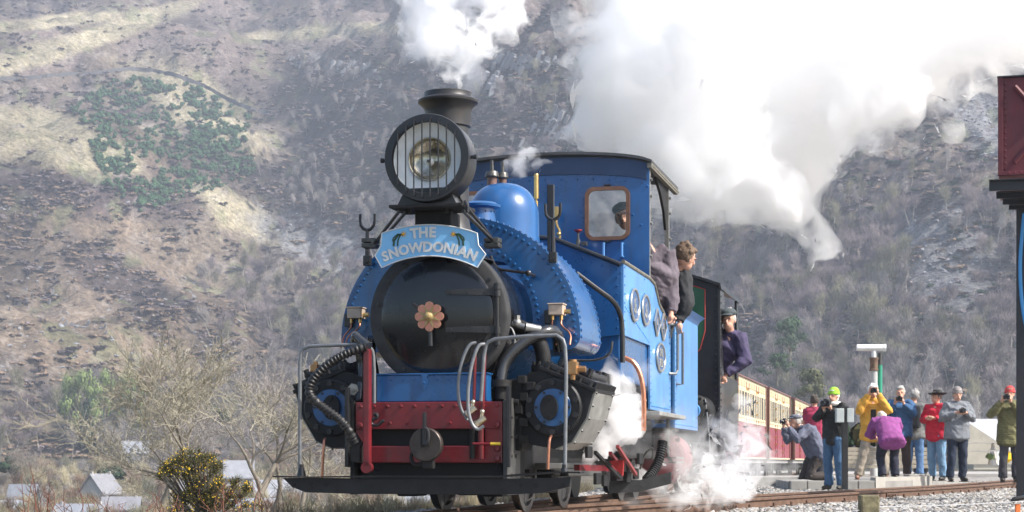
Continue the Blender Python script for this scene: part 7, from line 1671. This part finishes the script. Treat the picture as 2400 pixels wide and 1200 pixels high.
# chimney exhaust: a greyish stem that opens into a broken puff
CT = eloc(0, .57, 3.0)
def near(px, py, Y, r): return (W(px, py, Y), r)
ex = [near(1052, 205, 13.4, .10), near(1045, 180, 13.5, .13), near(1062, 160, 13.6, .15)]
exc = [near(1075, 150, 13.7, .12), near(1095, 125, 13.8, .15), near(1110, 95, 14, .17), near(1040, 120, 13.7, .14), near(1010, 110, 13.8, .13), near(1000, 70, 14, .18), near(1060, 60, 14, .2), near(1120, 50, 14.2, .22), near(1180, 45, 14.4, .14), near(1215, 50, 14.5, .10), near(1020, 20, 14.2, .24), near(1100, 5, 14.3, .28), near(1170, 10, 14.5, .2), near(990, 10, 14.2, .16), near(1060, -50, 14.4, .35), near(1150, -60, 14.6, .3)]
exh = puff('exhaust_steam', exc, .035, steam_mat('exhaust_steam', 9, scale=3.2, lo=.47, hi=.62), k=.55, disp=.10, freq=4, seed=11, lv=(8, 4)); tag(exh, 'broken white puff of steam rising straight above the chimney', 'steam')
exv = puff('exhaust_veil', ex + [(c, r * 1.15) for c, r in exc[::2]], .045, steam_mat('grey_smoke', 3.0, col=(.80, .83, .88), scale=2.2, lo=.40, hi=.7), k=.5, disp=.12, freq=3, seed=12, lv=(7,), parent=exh)
# small wisp at the safety valves
wv_ = puff('valve_steam', [(eloc(.12 + .0, 2.3, 2.85), .05), near(1195, 390, 15.2, .07), near(1215, 382, 15.3, .09), near(1240, 385, 15.4, .10), near(1262, 378, 15.5, .07), near(1228, 402, 15.4, .07)], .025, steam_mat('wisp', 4.5, scale=4, lo=.42, hi=.66), k=.5, disp=.06, freq=6, seed=13, lv=(7, 3)); tag(wv_, 'small wisp of steam drifting from the safety valves on the dome', 'steam')
# cylinder steam and the steam along the wheels
cs_ = puff('cylinder_steam', [near(1405, 1045, 14.5, .09), near(1425, 1030, 14.6, .12), near(1445, 1000, 14.7, .14), near(1452, 960, 14.8, .14), near(1455, 920, 14.9, .13), near(1450, 885, 14.9, .11), near(1475, 985, 14.9, .12), near(1440, 862, 14.9, .07), near(1385, 1055, 14.4, .05), near(1480, 940, 15, .10)], .03, steam_mat('cylinder_steam', 14, scale=3.2, lo=.36, hi=.60), k=.5, disp=.07, freq=5, seed=15, lv=(8, 4)); tag(cs_, 'bright jet of steam blowing out beside the right-hand cylinder', 'steam')
cv_ = puff('cylinder_steam_veil', [near(1480, 850, 15.3, .14), near(1500, 900, 15.5, .15), near(1500, 980, 15.5, .16), near(1530, 1010, 15.8, .14), near(1460, 830, 15.3, .10), near(1475, 1040, 15.1, .12), near(1530, 870, 15.7, .12)], .045, steam_mat('cyl_veil', 2.0, scale=2.4, lo=.44, hi=.70), k=.55, disp=.10, freq=3, seed=16, lv=(7,), parent=cs_)
ws_ = puff('wheel_steam', [near(1520, 1148, 16.0, .09), near(1555, 1140, 16.2, .13), near(1600, 1138, 16.6, .17), near(1650, 1130, 17.2, .20), near(1700, 1118, 17.9, .22), near(1735, 1085, 18.5, .20), near(1715, 1045, 18.6, .17), near(1655, 1080, 17.4, .17), near(1700, 990, 19, .12), near(1605, 1085, 16.8, .16), near(1560, 1095, 16.4, .10), near(1750, 1130, 19, .16), near(1722, 950, 20, .10), near(1690, 1150, 17.6, .14), near(1740, 1010, 19.5, .12)], .035, steam_mat('wheel_steam', 5.2, scale=2.8, lo=.38, hi=.68), k=.5, disp=.12, freq=4, seed=17, lv=(8, 4)); tag(ws_, 'low white steam swirling round the tender wheels down to the ballast', 'steam')
wv2 = puff('wheel_steam_veil', [near(1520, 1150, 16.2, .14), near(1480, 1155, 15.8, .10), near(1560, 1050, 16.2, .22), near(1620, 1010, 17.2, .25), near(1680, 1150, 17.8, .22), near(1780, 1120, 20.5, .25), near(1740, 1030, 20.5, .3)], .06, steam_mat('wheel_veil', 2.4, scale=1.6, lo=.42, hi=.68), k=.55, disp=.15, freq=2.4, seed=18, lv=(7,), parent=ws_)
